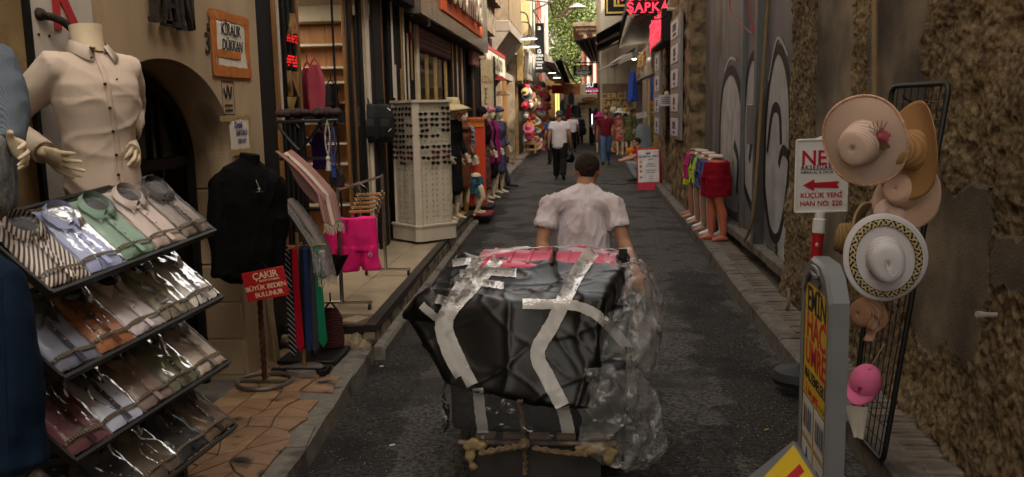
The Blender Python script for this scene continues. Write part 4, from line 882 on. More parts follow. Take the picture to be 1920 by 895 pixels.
# clothes hung along the end corner, each its own
rr = random.Random(11); cols = [(.3,.03,.05), (.05,.05,.07), (.02,.02,.025), (.4,.36,.3), (.06,.12,.2), (.25,.2,.12), (.03,.03,.03), (.03,.028,.03), (.35,.3,.25)]
def hung(name, label, c, w_, h, mtl, group=None, cat_='clothes', sl=True):
    g = MB(); f = rr.uniform(0, 6)
    def fn(u, v):
        a = u*6.283; ww = w_*(.55+.45*min(1, v*4))*(1+.06*math.sin(v*9+f)); return V((math.cos(a)*ww/2, math.sin(a)*.045*(1+.5*math.sin(a*3+f)), -h*v))
    g.grid(fn, 14, 8); g.tube(cat([(-w_*.3,0,-.02), (0,0,.05), (w_*.3,0,-.02)], 4), .008, 5); g.tube([(0,0,.05), (0,0,.12)], .006, 5)
    return tag(g.build(name, mtl, smooth=60, loc=c), label, cat_, group)
for k, (px, py, w_, h, ci) in enumerate(((1066,196,.3,1.0,0), (1076,198,.28,.55,2), (1080,198,.28,.62,1), (1084,198,.28,.58,6), (1071,174,.3,.6,1), (1056,188,.35,.8,4), (1061,178,.25,.7,3))):
    nm = ['dark red', 'black', 'charcoal', 'jet black', 'blackish', 'teal', 'cream'][k]
    hung('hung_garment', nm+' garment hung at the corner before the end shop, '+['longest one', 'leftmost of three', 'middle of three', 'rightmost of three', 'high up one', 'near the lit strips', 'above the counter'][k], at(px, py, 45), w_, h, cloth('hung_%d' % ci, cols[ci]), 'clothes hung at the lane end')
# ================================================================== overhead truss, pendant lamp, tree
tr = thing('overhead_truss', 'thin rusty metal truss spanning high between the left houses', 'truss', at(1030, 20, 34)); g = wmb(tr)
tp = {k: at(x, y, Y) for k, (x, y, Y) in dict(a=(985,0,31), b=(1030,5,31), c=(1052,27,34), d=(1078,3,34), e=(1040,-20,31), f=(1060,30,36), g=(1038,33,38), h=(1078,12,38), i=(1000,20,33), j=(1014,42,36)).items()}
for p, q in ('ab','bc','cd','ae','ef','fh','gf','gh','bg','ij','bi','cf'): g.tube([tp[p], tp[q]], .025, 5)
g.build('bars', mat('rust_bar', (.1,.055,.04), .7), tr); 
pl = thing('pendant_street_lamp', 'grey dish shaped street lamp hanging high in the gap', 'lamp', at(1083, 14, 34)); g = MB(); g.lathe([(.03,.16), (.1,.12), (.3,.03), (.34,-.02), (.3,-.02), (.02,.04)], 20); g.build('shade', mat('lamp_grey', (.3,.28,.25), .5), pl)
g = MB(); g.tube(cat([(0,0,.15), (.02,0,.3), (.4,0,.35), (1.2,0,.3)], 4), .02, 5); g.build('arm', m_iron, pl)
tree = thing('plane_tree', 'leafy green tree rising behind the houses at the lane end', 'tree', at(1075, 250, 66))
TB = at(1075, 200, 66); TB.z = 0; rr = random.Random(21)
m_bark = mat('bark', (.1,.075,.05), .9, var=.3, bump=.6, bscale=20); g = wmb(tree)
g.tube(cat([TB, TB+V((.1,0,3)), TB+V((0,0,6)), TB+V((.3,0,9))], 4), [lerp(.35,.16,i/12) for i in range(13)], 9)
clumps = []
for k in range(36):
    a = k*2.4; zz = 2.6+k*.28; ln = rr.uniform(1.6,3.6)*(1 if k < 18 else .6); p0 = TB+V((0,0,zz*.75+1)); p1 = p0+V((math.cos(a)*ln, math.sin(a)*ln*.7, rr.uniform(.4,1.6)))
    g.tube(cat([p0, (p0+p1)/2+V((0,0,.3)), p1], 4), [lerp(.1,.02,i/8) for i in range(9)], 5); clumps += [p1, (p0+p1)/2+V((rr.uniform(-.5,.5), rr.uniform(-.5,.5), .6)), p1+V((rr.uniform(-.9,.9), rr.uniform(-.9,.9), rr.uniform(-.6,.8)))]
g.build('trunk', m_bark, tree)
ml = [mat('leaf_%d' % i, c, .55, var=.3, scale=3, spec=.3) for i, c in enumerate([(.13,.165,.035), (.08,.115,.026), (.20,.22,.055)])]
g = wmb(tree)
for c in clumps:
    for j in range(360):
        d = V((rr.gauss(0,.6), rr.gauss(0,.6), rr.gauss(0,.5))); p = c+d; s = rr.uniform(.05,.105); q = V((rr.uniform(-1,1), rr.uniform(-1,1), rr.uniform(-.5,1))).normalized()
        e1 = q.orthogonal().normalized(); e2 = q.cross(e1); g.k = rr.choice((0,0,1,1,2)); g.add([p-e1*s, p+e2*s*.6, p+e1*s, p-e2*s*.6], [(0,1,2,3)])
g.build('crown', ml, tree, 0)
# houses beyond
house('grey_house', 'pale grey house wall high beyond the tree', -12, 78, 79, 9, mat('pale_far', (.5,.47,.44), .9), [], 1, 24)
# ================================================================== figures
def spine(g, pts, rx, ry, lat, n=20, e=2.4):
    """torso: superelliptic rings along pts; rx runs along lat, ry front to back"""
    P = [V(p) for p in pts]; N = len(P); out = []; lats = lat if isinstance(lat, list) else [lat]*N
    for i in range(N):
        t = (P[min(i+1, N-1)]-P[max(i-1, 0)]).normalized(); l = V(lats[i]); l = (l-t*l.dot(t)).normalized(); f = t.cross(l)
        ring = []
        for k in range(n):
            a = 6.28318*k/n; c, s = math.cos(a), math.sin(a)
            ring.append(P[i]+l*rx[i]*math.copysign(abs(c)**(2/e), c)+f*ry[i]*math.copysign(abs(s)**(2/e), s))
        out.append(ring)
    c0 = sum(out[0], V())/n; c1 = sum(out[-1], V())/n; t0 = (P[0]-P[1]).normalized(); t1 = (P[-1]-P[-2]).normalized()
    a0 = [[c0+(p-c0)*k+t0*ry[0]*h for p in out[0]] for k, h in ((.4,.45), (.8,.28))]; a1 = [[c1+(p-c1)*k+t1*ry[-1]*h for p in out[-1]] for k, h in ((.8,.28), (.4,.45))]
    return g.rings(a0+out+a1)
def limb(g, pts, rs, n=12): return g.tube(pts, rs, n, round_=True)
def hand(g, wr, d, nrm, side=1, s=1.0, curl=.5, spread=.18, fr=.0085):
    """palm and five unequal bent fingers; d along the fingers, nrm out of the palm, thumb on side*(d x nrm)"""
    wr = V(wr); d = V(d).normalized(); nrm = V(nrm); nrm = (nrm-d*nrm.dot(d)).normalized(); w_ = d.cross(nrm)*side
    g.tube([wr-d*.015*s, wr+d*.02*s, wr+d*.055*s, wr+d*.088*s], [.026*s, .031*s, .041*s, .038*s], 12, flat=.42, up=nrm)
    for k, (o, L_, a) in enumerate(((.030,.072,.5), (.010,.082,.15), (-.011,.076,-.2), (-.030,.06,-.55))):
        b = wr+d*(.085-.006*abs(k-1))*s+w_*o*s; dd = (d+w_*a*spread).normalized(); pts = [b-d*.02*s, b]; c = curl*(1+.12*k); p = b; q = dd
        for seg, ang in ((.45,.35), (.31,.8), (.24,.6)):
            q = (q*math.cos(c*ang)+nrm*math.sin(c*ang)).normalized(); p = p+q*L_*seg*s; pts.append(p)
        g.tube(pts, [fr*s*1.1, fr*s*1.1, fr*s*1.05, fr*s*.95, fr*s*.7], 8, round_=True)
    b = wr+d*.02*s+w_*.026*s; q = (d*.62+w_*.75+nrm*.25).normalized(); p1 = b+q*.042*s; q2 = (d*.85+w_*.35+nrm*.4).normalized(); p2 = p1+q2*.032*s
    g.tube([b-q*.012*s, b, p1, p2, p2+q2*.02*s], [.012*s, .013*s, .0105*s, .0095*s, .007*s], 8, round_=True)
def headm(c, fwd, up=(0,0,1)):
    f = V(fwd).normalized(); u = V(up); r = f.cross(u).normalized(); u = r.cross(f); M = Matrix((r, f, u)).transposed().to_4x4(); M.translation = V(c); return M
def head(g, M, s=1.0):
    """skull, jaw, brow, nose, lips and ears; M: x right, y forward, z up, origin mid head"""
    R3 = M.to_3x3(); P = lambda x, y, z: M @ V((x*s, y*s, z*s))
    def el(x, y, z, a, b, c): g.sph(P(x, y, z), (a*s, b*s, c*s), 16, 10, R3)
    el(0,-.012,.03,.077,.096,.088); el(0,.012,-.03,.064,.078,.075); el(0,.035,-.075,.045,.05,.036); el(0,.07,.03,.055,.022,.03)
    el(0,.082,.022,.052,.012,.010); limb(g, [P(0,.088,.018), P(0,.103,-.012), P(0,.110,-.026)], [.009*s, .012*s, .014*s], 8)
    el(0,.083,-.052,.024,.011,.009); el(0,.080,-.066,.02,.011,.008)
    for q in (-1, 1): el(q*.078,-.008,-.006,.009,.020,.032); el(q*.045,.062,-.02,.022,.02,.02)
    return P
def hair_cap(g, M, s=1.0, low=-.045, front=.06, k=1.045, n=26, m=16):
    """short hair hugging the skull: shell cut away from the face"""
    R3 = M; vs = {}; fs = []; P = lambda v: M @ (v*s)
    for i in range(m+1):
        for j in range(n):
            a = math.pi*(.5-i/m*.86); b = 6.28318*j/n
            v = V((.0775*k*math.cos(a)*math.cos(b), .097*k*math.cos(a)*math.sin(b)-.012, .088*k*math.sin(a)+.03))
            lim = low+(front-low)*max(0, min(1, (math.sin(b)*math.cos(max(a, 0))+.25)/.9)) if True else 0
            if abs(math.cos(b)) > .75: lim = max(lim, .0)
            if v.z < lim: v.z = lim; sc_ = .97; v.x *= .985; v.y *= .985
            vs[i,j] = v
    g.add([P(vs[i,j]+V((1,1,1))*0.0) for i in range(m+1) for j in range(n)], [(i*n+j, i*n+(j+1) % n, (i+1)*n+(j+1) % n, (i+1)*n+j) for i in range(m) for j in range(n)])
SKIN = mat('skin_tan', (.33,.17,.10), .5, var=.12, scale=20, bump=.08, bscale=80); SKIN2 = mat('skin_light', (.45,.26,.17), .5, var=.1, scale=20)
HAIR = mat('dark_hair', (.018,.013,.010), .7, var=.6, scale=120, bump=.8, bscale=250); EYE = mat('eye_dark', (.02,.015,.012), .3); SHOE = mat('dark_shoe', (.02,.02,.022), .5, var=.3)
def stand(h=1.72, **ov):
    k = h/1.72
    J = dict(pel=(0,0,.95), wai=(0,.0,1.08), che=(0,.01,1.27), nek=(0,-.01,1.46), hed=(0,.025,1.60), shL=(-.19,0,1.40), shR=(.19,0,1.40), elL=(-.25,-.03,1.13), elR=(.25,-.03,1.13),
             wrL=(-.26,.06,.89), wrR=(.26,.06,.89), hiL=(-.09,0,.92), hiR=(.09,0,.92), knL=(-.10,.02,.50), knR=(.10,.02,.50), anL=(-.10,-.02,.085), anR=(.10,-.02,.085), toL=(-.12,.16,.03), toR=(.12,.16,.03), look=(0,1,0))
    J.update(ov); return {a: V(b)*(k if a != 'look' else 1) for a, b in J.items()}
def human(t, J, shirt, trousers, skin=SKIN, hair=HAIR, shoe=SHOE, sleeve=.55, vox=.014, build=1.0, loose=1.0, hats=None, handcurl=.9, wr=None, shirt_disp=None, hem=.0, m=None, it=4, beard=False, waist=1.0, legw=1.0, shirt_len=.0):
    B = build; latS = J['shR']-J['shL']; latH = J['hiR']-J['hiL']; g = MB(m)
    torso = [J['pel'], J['wai'], J['che'], lerp(J['che'], J['nek'], .72)]
    spine(g, torso, [.15*B, .13*B, .15*B, .13*B], [.09*B, .085*B, .10*B, .07*B], [latH, latH, latS, latS])
    limb(g, [lerp(J['che'], J['nek'], .6), J['nek'], lerp(J['nek'], J['hed'], .65)], [.062*B, .056*B, .056*B])
    M = headm(J['hed'], J['look']); g2 = g
    Mh = M; P = head(g, Mh, 1.0)
    for s_, q in (('L', -1), ('R', 1)):
        sh, el, wri = J['sh'+s_], J['el'+s_], J['wr'+s_]
        limb(g, [sh, lerp(sh, el, .35), lerp(sh, el, .75), el, lerp(el, wri, .25), lerp(el, wri, .7), wri], [.055*B, .05*B, .043*B, .04*B, .042*B, .033*B, .027*B])
        d = (wri-el).normalized(); inn = V((-q,0,0)); inn = latS.normalized()*(-q)
        hand(g, wri, d if wr is None else wr[0 if q < 0 else 1], inn if wr is None else wr[2], q, 1.0, handcurl, fr=.0095)
        hi, kn, an = J['hi'+s_], J['kn'+s_], J['an'+s_]
        limb(g, [hi, lerp(hi, kn, .5), kn, lerp(kn, an, .3), an], [.085*B, .07*B, .052*B, .052*B, .036*B])
    fuse(g, 'body', skin, t, vox, it)
    for q in (-1, 1):
        e_ = MB(m); e_.sph(P(q*.031, .083, .008), (.012, .008, .008), 8, 6); e_.build('eye', EYE, t)
    # shirt
    L_ = loose; g = MB(m); low = lerp(J['pel'], J['wai'], -.35-shirt_len)
    spine(g, [low, J['pel'], J['wai'], lerp(J['wai'], J['che'], .55), J['che'], lerp(J['che'], J['nek'], .5), lerp(J['che'], J['nek'], .82)],
          [.168*B*L_*waist, .17*B*L_*waist, .162*B*L_*waist, .168*B*L_, .178*B*L_, .165*B, .10*B], [.115*B*L_*waist, .118*B*L_*waist, .115*B*L_*waist, .118*B, .122*B, .10*B, .066*B], [latH, latH, latH, latS, latS, latS, latS])
    for s_ in 'LR':
        sh, el, wri = J['sh'+s_], J['el'+s_], J['wr'+s_]; inn = lerp(sh, J['che'], .45); inn.z = max(inn.z, sh.z-.05)
        if sleeve <= 1: pts = [lerp(sh, lerp(J['che'], J['nek'], .6), .5), sh, lerp(sh, el, sleeve*.5), lerp(sh, el, sleeve)]; rs = [.062*B, .062*B, .062*B*L_, .066*B*L_]
        else: pts = [lerp(sh, lerp(J['che'], J['nek'], .6), .5), sh, lerp(sh, el, .6), el, lerp(el, wri, .6), lerp(el, wri, .95)]; rs = [.075*B, .073*B, .066*B, .056*B, .05*B, .042*B]
        g.tube(pts, rs, 14)
        if (lerp(J['che'], J['nek'], .2)-sh).length > .05: limb(g, [lerp(J['che'], J['nek'], .35), sh], [.09*B, .06*B]); limb(g, [lerp(J['che'], J['nek'], .86), lerp(lerp(J['che'], J['nek'], .72), sh, .6), sh], [.058*B, .052*B, .052*B])
    sho = fuse(g, 'shirt', shirt, t, vox, it, disp=shirt_disp)
    g = MB(m); lg = legw
    spine(g, [lerp(J['pel'], J['wai'], -.55), J['pel'], lerp(J['pel'], J['wai'], .55)], [.15*B, .162*B, .15*B], [.105*B, .11*B, .1*B], latH)
    for s_ in 'LR':
        hi, kn, an = J['hi'+s_], J['kn'+s_], J['an'+s_]; g.tube([hi+V((0,0,.0)), lerp(hi, kn, .3), lerp(hi, kn, .7), kn, lerp(kn, an, .4), lerp(kn, an, .97)], [.098*B*lg, .094*B*lg, .08*B*lg, .073*B*lg, .07*B*lg, .064*B*lg], 14)
    fuse(g, 'trousers', trousers, t, vox, it, disp=lambda c, n_: n_*.006*fbm(c*1.0, 9, 2))
    for s_ in 'LR':
        an, to = J['an'+s_], J['to'+s_]; g = MB(m); d = (to-an); dn = d.normalized(); up = V((0,0,1)); up = (up-dn*up.dot(dn)).normalized()
        heel = an-up*.045-dn*.04; g.tube([heel+up*.005, an-up*.028+dn*.01, lerp(an, to, .5)-up*.005, lerp(an, to, .85), to+dn*.03], [.036, .044, .046, .044, .03], 12, flat=.75, up=up, round_=True); g.tube([an-up*.02, an+up*.02], .043, 12); fuse(g, 'shoe', shoe, t, max(vox*.8, .008), 3)
    if hair:
        g = MB(m); hair_cap(g, Mh); g.build('hair', hair, t, 60)
    return Mh
# ================================================================== the porter and his loaded cart
m_tee = cloth('pale_pink_tshirt', (.55,.50,.525), .85, var=.08, bump=.35, bscale=14, col2=(.47,.40,.41), thr=.58, tscale=5)
YM = 5.55
base = at(1093, 740, YM); base.z = .02
porter = thing('person', 'man in a pale pink t-shirt seen from behind pushing a loaded hand cart', 'person', (base.x, base.y, .02))
Ji = lambda px, py, Y: INV[porter.name] @ at(px, py, Y)
J = stand(1.70, look=(0,1,-.12))
J.update(shL=Ji(1031,384,5.5), shR=Ji(1151,384,5.5), elL=Ji(1017,455,5.42), elR=Ji(1170,455,5.42), wrL=Ji(1025,515,5.22), wrR=Ji(1192,510,5.2), nek=Ji(1099,346,5.62), hed=Ji(1101,321,5.66), che=Ji(1092,400,5.6), wai=Ji(1093,470,5.58), pel=Ji(1094,520,5.5),
         hiL=Ji(1070,535,5.5), hiR=Ji(1118,535,5.5))
J['anL'] = V((-.1,.25,.085)); J['toL'] = V((-.12,.42,.03)); J['knL'] = V((-.1,.22,.5)); J['anR'] = V((.1,-.35,.12)); J['toR'] = V((.11,-.2,.03)); J['knR'] = V((.1,.02,.48))
def tee_folds(c, n_):
    k = max(0, min(1, (1.40-c.z)*5))
    return n_*(.010*crease(c, (.10,0,1), 13, 4, .12)*k+.008*crease(c, (-.25,0,1), 15, 4, .14, 2)*k+.006*crease(c, (.5,0,1) if c.x < 0 else (-.5,0,1), 14, 4, .14, 5)+.006*fbm((c.x*6, c.y*6, c.z*2.5), 1, 3)-.005)
Mh = human(porter, J, m_tee, cloth('dark_trousers', (.03,.03,.035)), SKIN, None, SHOE, .62, .0095, 1.06, 1.04, it=5, shirt_disp=tee_folds, wr=(V((0,-.6,-.6)), V((.1,-.6,-.6)), V((0,.6,-.6))))
g = MB(); hair_cap(g, Mh, 1.0, -.075, .07, 1.035, 40, 26); hr = g.build('hair', mat('cropped_hair', (.022,.013,.009), .85, var=.8, scale=70, bump=1.0, bscale=220, col2=(.075,.04,.024), thr=.60, tscale=9, spec=.2), porter, 70)
# ---- cart: frame, wheels, handles, loads
m_pipe = mat('rusty_pipe', (.09,.065,.05), .5, .6, var=.4, scale=25); m_rope = mat('rope', (.12,.085,.048), .9, var=.4, scale=40, bump=.8, bscale=150)
cart = thing('hand_cart', 'two wheeled steel hand cart under the strapped suitcases', 'cart', (at(1010,895,4.1).x, 4.3, .02)); g = wmb(cart)
cl_, cr_ = at(868, 842, 3.86), at(1135, 848, 3.86); cl_.z = cr_.z = z_ = .245
for x in (cl_.x, cr_.x): g.tube([(x,3.86,z_), (x,4.9,.30), (x,5.05,.55), (x,5.22,.86)], .016, 8)
g.build('side_rail', m_pipe, cart); g = wmb(cart); g.tube([cl_-V((.02,0,0)), cr_+V((.05,0,0))], .017, 10); g.build('front_bar', m_pipe, cart)
for xx in (cl_, cr_):
    g = wmb(cart); g.tube([(xx.x+(.05 if xx is cr_ else 0),5.2,.86), (xx.x+(.05 if xx is cr_ else 0),5.3,.89)], .02, 8); g.build('handle', mat('grip', (.02,.02,.02), .6), cart)
for k in range(5):
    x = lerp(cl_.x+.06, cr_.x-.1, k/4); part(cart, 'slat', mat('plywood', (.11,.085,.06), .8, var=.3, scale=8), [(x,x+.09,3.88,4.9,.255,.275)], .003)
g = wmb(cart)
for q in (0, 1): g.box(lerp(cl_.x,cr_.x,.0)+q*(cr_.x-cl_.x)-.02, lerp(cl_.x,cr_.x,0)+q*(cr_.x-cl_.x)+.02, 4.4, 4.46, .13, .27)
g.build('axle_bracket', m_pipe, cart); g = wmb(cart); g.tube([(cl_.x-.06,4.43,.15), (cr_.x+.06,4.43,.15)], .012, 8); g.build('axle', m_pipe, cart)
for x in (cl_.x-.05, cr_.x+.05):
    g = wmb(cart); g.tube([(x+.13*0,4.43+.12*math.cos(a),.15+.12*math.sin(a)) for a in [i*.314 for i in range(20)]], .026, 8, closed=True); wh = g.build('wheel', mat('tyre', (.02,.02,.02), .8), cart); g = wmb(cart); g.tube([(x-.02,4.43,.15), (x+.02,4.43,.15)], .09, 14); g.build('rim', m_pipe, wh)
g = wmb(cart); c = at(902, 838, 3.84); c.z = .24      # yellowed padding tied round the corners
for k, (dx, dz, r) in enumerate(((-.06,.0,.026), (-.03,.01,.03), (.0,.0,.026), (-.05,-.05,.03), (-.04,-.1,.026))): g.sph(c+V((dx,0,dz)), (r,r*.9,r), 12, 8)
fuse(g, 'corner_padding', mat('yellow_foam', (.20,.145,.07), .8, var=.4, scale=12, bump=.5), cart, .008, 2, disp=lambda c, n_: n_*.01*fbm(c, 18, 3))
g = wmb(cart); c = at(1120, 843, 3.84); g.tube([c+V((-.08,0,.0)), c+V((-.03,0,.005)), c+V((.03,0,0)), c+V((.08,0,-.01))], [.02,.03,.028,.015], 12, round_=True); g.sph(c+V((.05,-.01,-.04)), (.03,.015,.03), 10, 6)
fuse(g, 'bar_padding', mat('yellow_foam', (.35,.26,.12), .8), cart, .008, 2, disp=lambda c, n_: n_*.01*fbm(c, 22, 3))
part(cart, 'front_board', mat('dark_board', (.035,.03,.027), .7, var=.3), [(cl_.x+.02,cr_.x-.02,3.9,3.92,.06,.235)])
# hull helper: rounded case from 8 corners, lightly puffed
def case(t, name, mtl, C8, bev=.16, it=3, disp=None, vox=.014):
    """C8: bottom 4 then top 4 corners, same turning order"""
    g = wmb(t); C8 = [V(c) for c in C8]
    def tri(u, v, w_): return lerp(lerp(lerp(C8[0], C8[1], u), lerp(C8[3], C8[2], u), v), lerp(lerp(C8[4], C8[5], u), lerp(C8[7], C8[6], u), v), w_)
    g.add(C8, [(0,3,2,1), (4,5,6,7), (0,1,5,4), (1,2,6,5), (2,3,7,6), (3,0,4,7)])
    o = g.build(name, mtl, t); bake(o, [('REMESH', dict(mode='VOXEL', voxel_size=vox)), ('SMOOTH', dict(factor=.6, iterations=int(bev*60)))])
    if disp:
        me = o.data; inv = INV[t.name].inverted(); nr = [v.normal.copy() for v in me.vertices]
        for v, n_ in zip(me.vertices, nr): v.co += disp(inv @ v.co, n_)
        me.update()
    o.data.shade_smooth(); return o
def wrinkle(a, s, dirv=None):
    dv = V(dirv) if dirv else V((1,.3,.6))
    return lambda c, n_: n_*a*(.55*math.sin(c.dot(dv)*s+5*noise.noise(c*3.0))*max(0, .2+noise.noise(c*4.1+V((3,1,2))))+.5*fbm(c, s*.22, 3))
m_bag = mat('black_poly_bag', (.003,.0027,.0027), .33, var=.2, scale=5, bump=.12, bscale=9, spec=.3, detail=2)
m_case1 = mat('pink_suitcase', (.62,.10,.17), .42, var=.06, scale=3); m_case2 = mat('navy_suitcase', (.010,.011,.015), .4, var=.15, scale=4); m_case3 = mat('grey_suitcase', (.06,.07,.075), .5, var=.15)
m_film = film('clear_wrap', (.95,.95,.95), .03, .2, 1.28, .3, 20, .11, (.8,.79,.77)); m_wheel = mat('caster_black', (.012,.012,.013), .35)
def caster(t, c, ax=(1,0,0), r=.032):
    ax = V(ax).normalized(); o = None
    for k in (-1, 1):
        g = wmb(t); p = V(c)+ax*.017*k; g.tube([p-ax*.011, p-ax*.009, p+ax*.009, p+ax*.011], [r*.85, r, r, r*.85], 18); o = g.build('caster_wheel', m_wheel, t); g = wmb(t); g.tube([p+ax*.012*k, p+ax*.0125*k], r*.45, 12); g.build('hub', mat('caster_hub', (.12,.12,.12), .4), o)
        for j in range(6):
            a = j*1.047; u = ax.orthogonal().normalized(); v_ = ax.cross(u); g = None
    g = wmb(t); g.box(-.022,.022,-.022,.022,-.015,.03, m=Matrix.Translation(V(c)+ax.orthogonal().normalized()*.0+V((0,0,.03)))); g.build('caster_fork', m_wheel, t)
def C(px, py, Y): return at(px, py, Y)
# bottom suitcase, long across the cart
b1 = thing('suitcase', 'dark navy suitcase in clear wrap at the bottom of the cart', 'suitcase', C(1000,835,4.1))
case(b1, 'shell', m_case2, [C(846,808,3.92), C(1172,826,3.92), C(1165,795,4.5), C(870,790,4.5), C(840,672,3.95), C(1178,680,3.95), C(1170,600,4.6), C(880,610,4.6)], .3, disp=wrinkle(.006, 14))
caster(b1, C(1182,826,3.95), (1,-.6,.1)); caster(b1, C(1172,858,3.9), (.6,-1,.2), .037); caster(b1, C(1166,768,4.0), (1,-.5,.3), .026)
# second, grey, tilted, on the right under the bag
b2 = thing('suitcase', 'grey suitcase in clear wrap leaning at the right under the black bundle', 'suitcase', C(1130,680,4.3))
case(b2, 'shell', m_case3, [C(1040,735,4.1), C(1170,745,4.05), C(1188,640,4.45), C(1060,640,4.6), C(1075,640,4.1), C(1176,600,4.1), C(1190,560,4.5), C(1080,560,4.6)], .12, disp=wrinkle(.005, 22))
for px, py, Y in ((1190,690,4.2), (1181,625,4.25), (1160,598,4.2), (1183,572,4.4)): caster(b2, C(px, py, Y), (1,-.35,.35), .026)
# pink suitcase at the back on top
b3 = thing('suitcase', 'bright pink suitcase in clear wrap lying on top behind the black bundle', 'suitcase', C(1040,560,4.7))
case(b3, 'shell', m_case1, [C(880,590,4.5), C(1170,605,4.4), C(1180,560,5.0), C(900,540,5.0), C(892,490,4.55), C(1164,510,4.45), C(1172,474,5.02), C(905,466,5.05)], .1, vox=.012)
for k in range(7):      # moulded ribs along the lid
    g = wmb(b3); u = .1+k*.13; a, b = lerp(C(892,489,4.55), C(1164,509,4.45), u), lerp(C(905,465,5.05), C(1172,473,5.02), u); g.tube([lerp(a, b, .06)+V((0,0,.002)), lerp(a, b, .94)+V((0,0,.002))], .011, 6, flat=.6); g.build('rib', m_case1, b3)
caster(b3, C(1168,487,4.6), (1,-.5,.25), .034); caster(b3, C(1183,572,4.55), (1,-.4,.2), .03)
# black bundle in front
bb = thing('black_bundle', 'large taped bundle in shiny black plastic on the front of the cart', 'bundle', C(960,740,4.1))
K8 = [C(792,640,4.02), C(1092,770,3.82), C(1150,640,4.42), C(860,560,4.62), C(768,590,4.05), C(1012,606,3.9), C(1160,540,4.42), C(862,487,4.72)]
K8 = [C(852,716,3.94), C(1098,764,3.84), C(1140,670,4.5), C(850,640,4.7), C(768,585,4.08), C(1122,560,3.98), C(1160,505,4.42), C(868,482,4.75)]
def bagd(c, n_):
    q = INV[bb.name] @ c
    return n_*(.009*crease(q, (.25,.1,1), 6, 4, .16)+.008*crease(q, (.9,.1,.4), 5, 4, .16, 3)+.005*crease(q, (-.6,.1,.7), 9, 4, .2, 6)+.018*fbm(q, 2.4, 2)+.035*math.exp(-((q.x*q.x)+(q.z-.15)**2)/.07)-.008)
_kc = sum(K8, V())/8; K8 = [_kc+(p-_kc)*1.10 for p in K8]
bag = case(bb, 'bag', m_bag, K8, .95, disp=bagd, vox=.011)
g = wmb(bb)      # knotted corner at the left
tipc = C(766,590,4.06)
g.tube([C(815,575,4.12), C(785,583,4.08), tipc, tipc+V((-.03,0,-.01))], [.13,.09,.035,.015], 12, flat=.8); fuse(g, 'bag_corner', m_bag, bb, .01, 2, disp=lambda c, n_: n_*.012*fbm(c, 12, 3))
# tape laid on the bag surface by casting onto it
from mathutils.bvhtree import BVHTree
dg = bpy.context.evaluated_depsgraph_get(); dg.update()
def bvh_of(objs):
    vs, fs = [], []
    for o in objs:
        mw = o.matrix_world; b0 = len(vs); vs += [mw @ v.co for v in o.data.vertices]; fs += [tuple(b0+i for i in p.vertices) for p in o.data.polygons]
    return BVHTree.FromPolygons(vs, fs)
load = [o for t in (b1, b2, b3, bb) for o in t.children if o.type == 'MESH']
BV = bvh_of(load)
m_tape = film('packing_tape', (.85,.83,.80), .06, .3, 1.4, .5, 25, .5, (.66,.63,.6))
def tape(name, parent, path, w_, mtl, lift=.011, seg=30, hw=None):
    """strip following a path of photo points, dropped onto the load"""
    pts = cat([(p[0], p[1], 0) for p in path], 10); g = wmb(parent); rows = []
    for i, p in enumerate(pts):
        t = pts[min(i+1, len(pts)-1)]-pts[max(i-1, 0)]; nx = V((-t.y, t.x, 0)).normalized(); row = []
        for k in (-1, -.4, .4, 1):
            q = p+nx*w_*.43*k+V((rnd.uniform(-.8,.8), rnd.uniform(-.8,.8), 0))*(abs(k) == 1); d = ray(q.x, q.y).normalized(); hit = BV.ray_cast(CAM, d)
            row.append((hit[3]-lift-.002*abs(math.sin(i*1.3+k)) if hit[0] else None, d))
        rows.append(row)
    last = 4.2
    vs = []
    for row in rows:
        ds = [r[0] for r in row if r[0]]; base_ = min(ds) if ds else last
        for r, d in row:
            L_ = r if r and r < base_+.10 else base_; vs.append(CAM+d*L_)
        last = base_
    n_ = len(rows); g.add(vs, [(4*i+j, 4*i+j+1, 4*(i+1)+j+1, 4*(i+1)+j) for i in range(n_-1) for j in range(3)])
    return g.build(name, mtl, parent, 70)
tape('tape', bb, [(935,485),(890,535),(850,580),(838,610),(850,650),(886,722)], 26, m_tape); tape('tape', bb, [(900,484),(850,555),(825,610),(838,660),(862,706)], 22, m_tape)
tape('tape', bb, [(1112,470),(1078,520),(1040,600),(1008,660),(1025,705),(1055,762)], 32, m_tape); tape('tape', bb, [(980,570),(1045,571),(1088,576),(1130,600),(1195,672)], 22, m_tape)
tape('tape', bb, [(848,494),(880,490),(902,492)], 16, m_tape); tape('tape', bb, [(862,514),(915,509),(968,512)], 19, m_tape); tape('tape', bb, [(870,526),(905,530),(945,536)], 16, m_tape)
tape('tape', bb, [(818,560),(845,568),(862,580)], 20, m_tape); tape('tape', bb, [(790,572),(810,590),(830,604)], 17, m_tape)
tape('tape', b1, [(896,728),(900,770),(908,828)], 24, m_tape); tape('tape', b1, [(1055,764),(1064,800),(1070,845)], 28, m_tape)
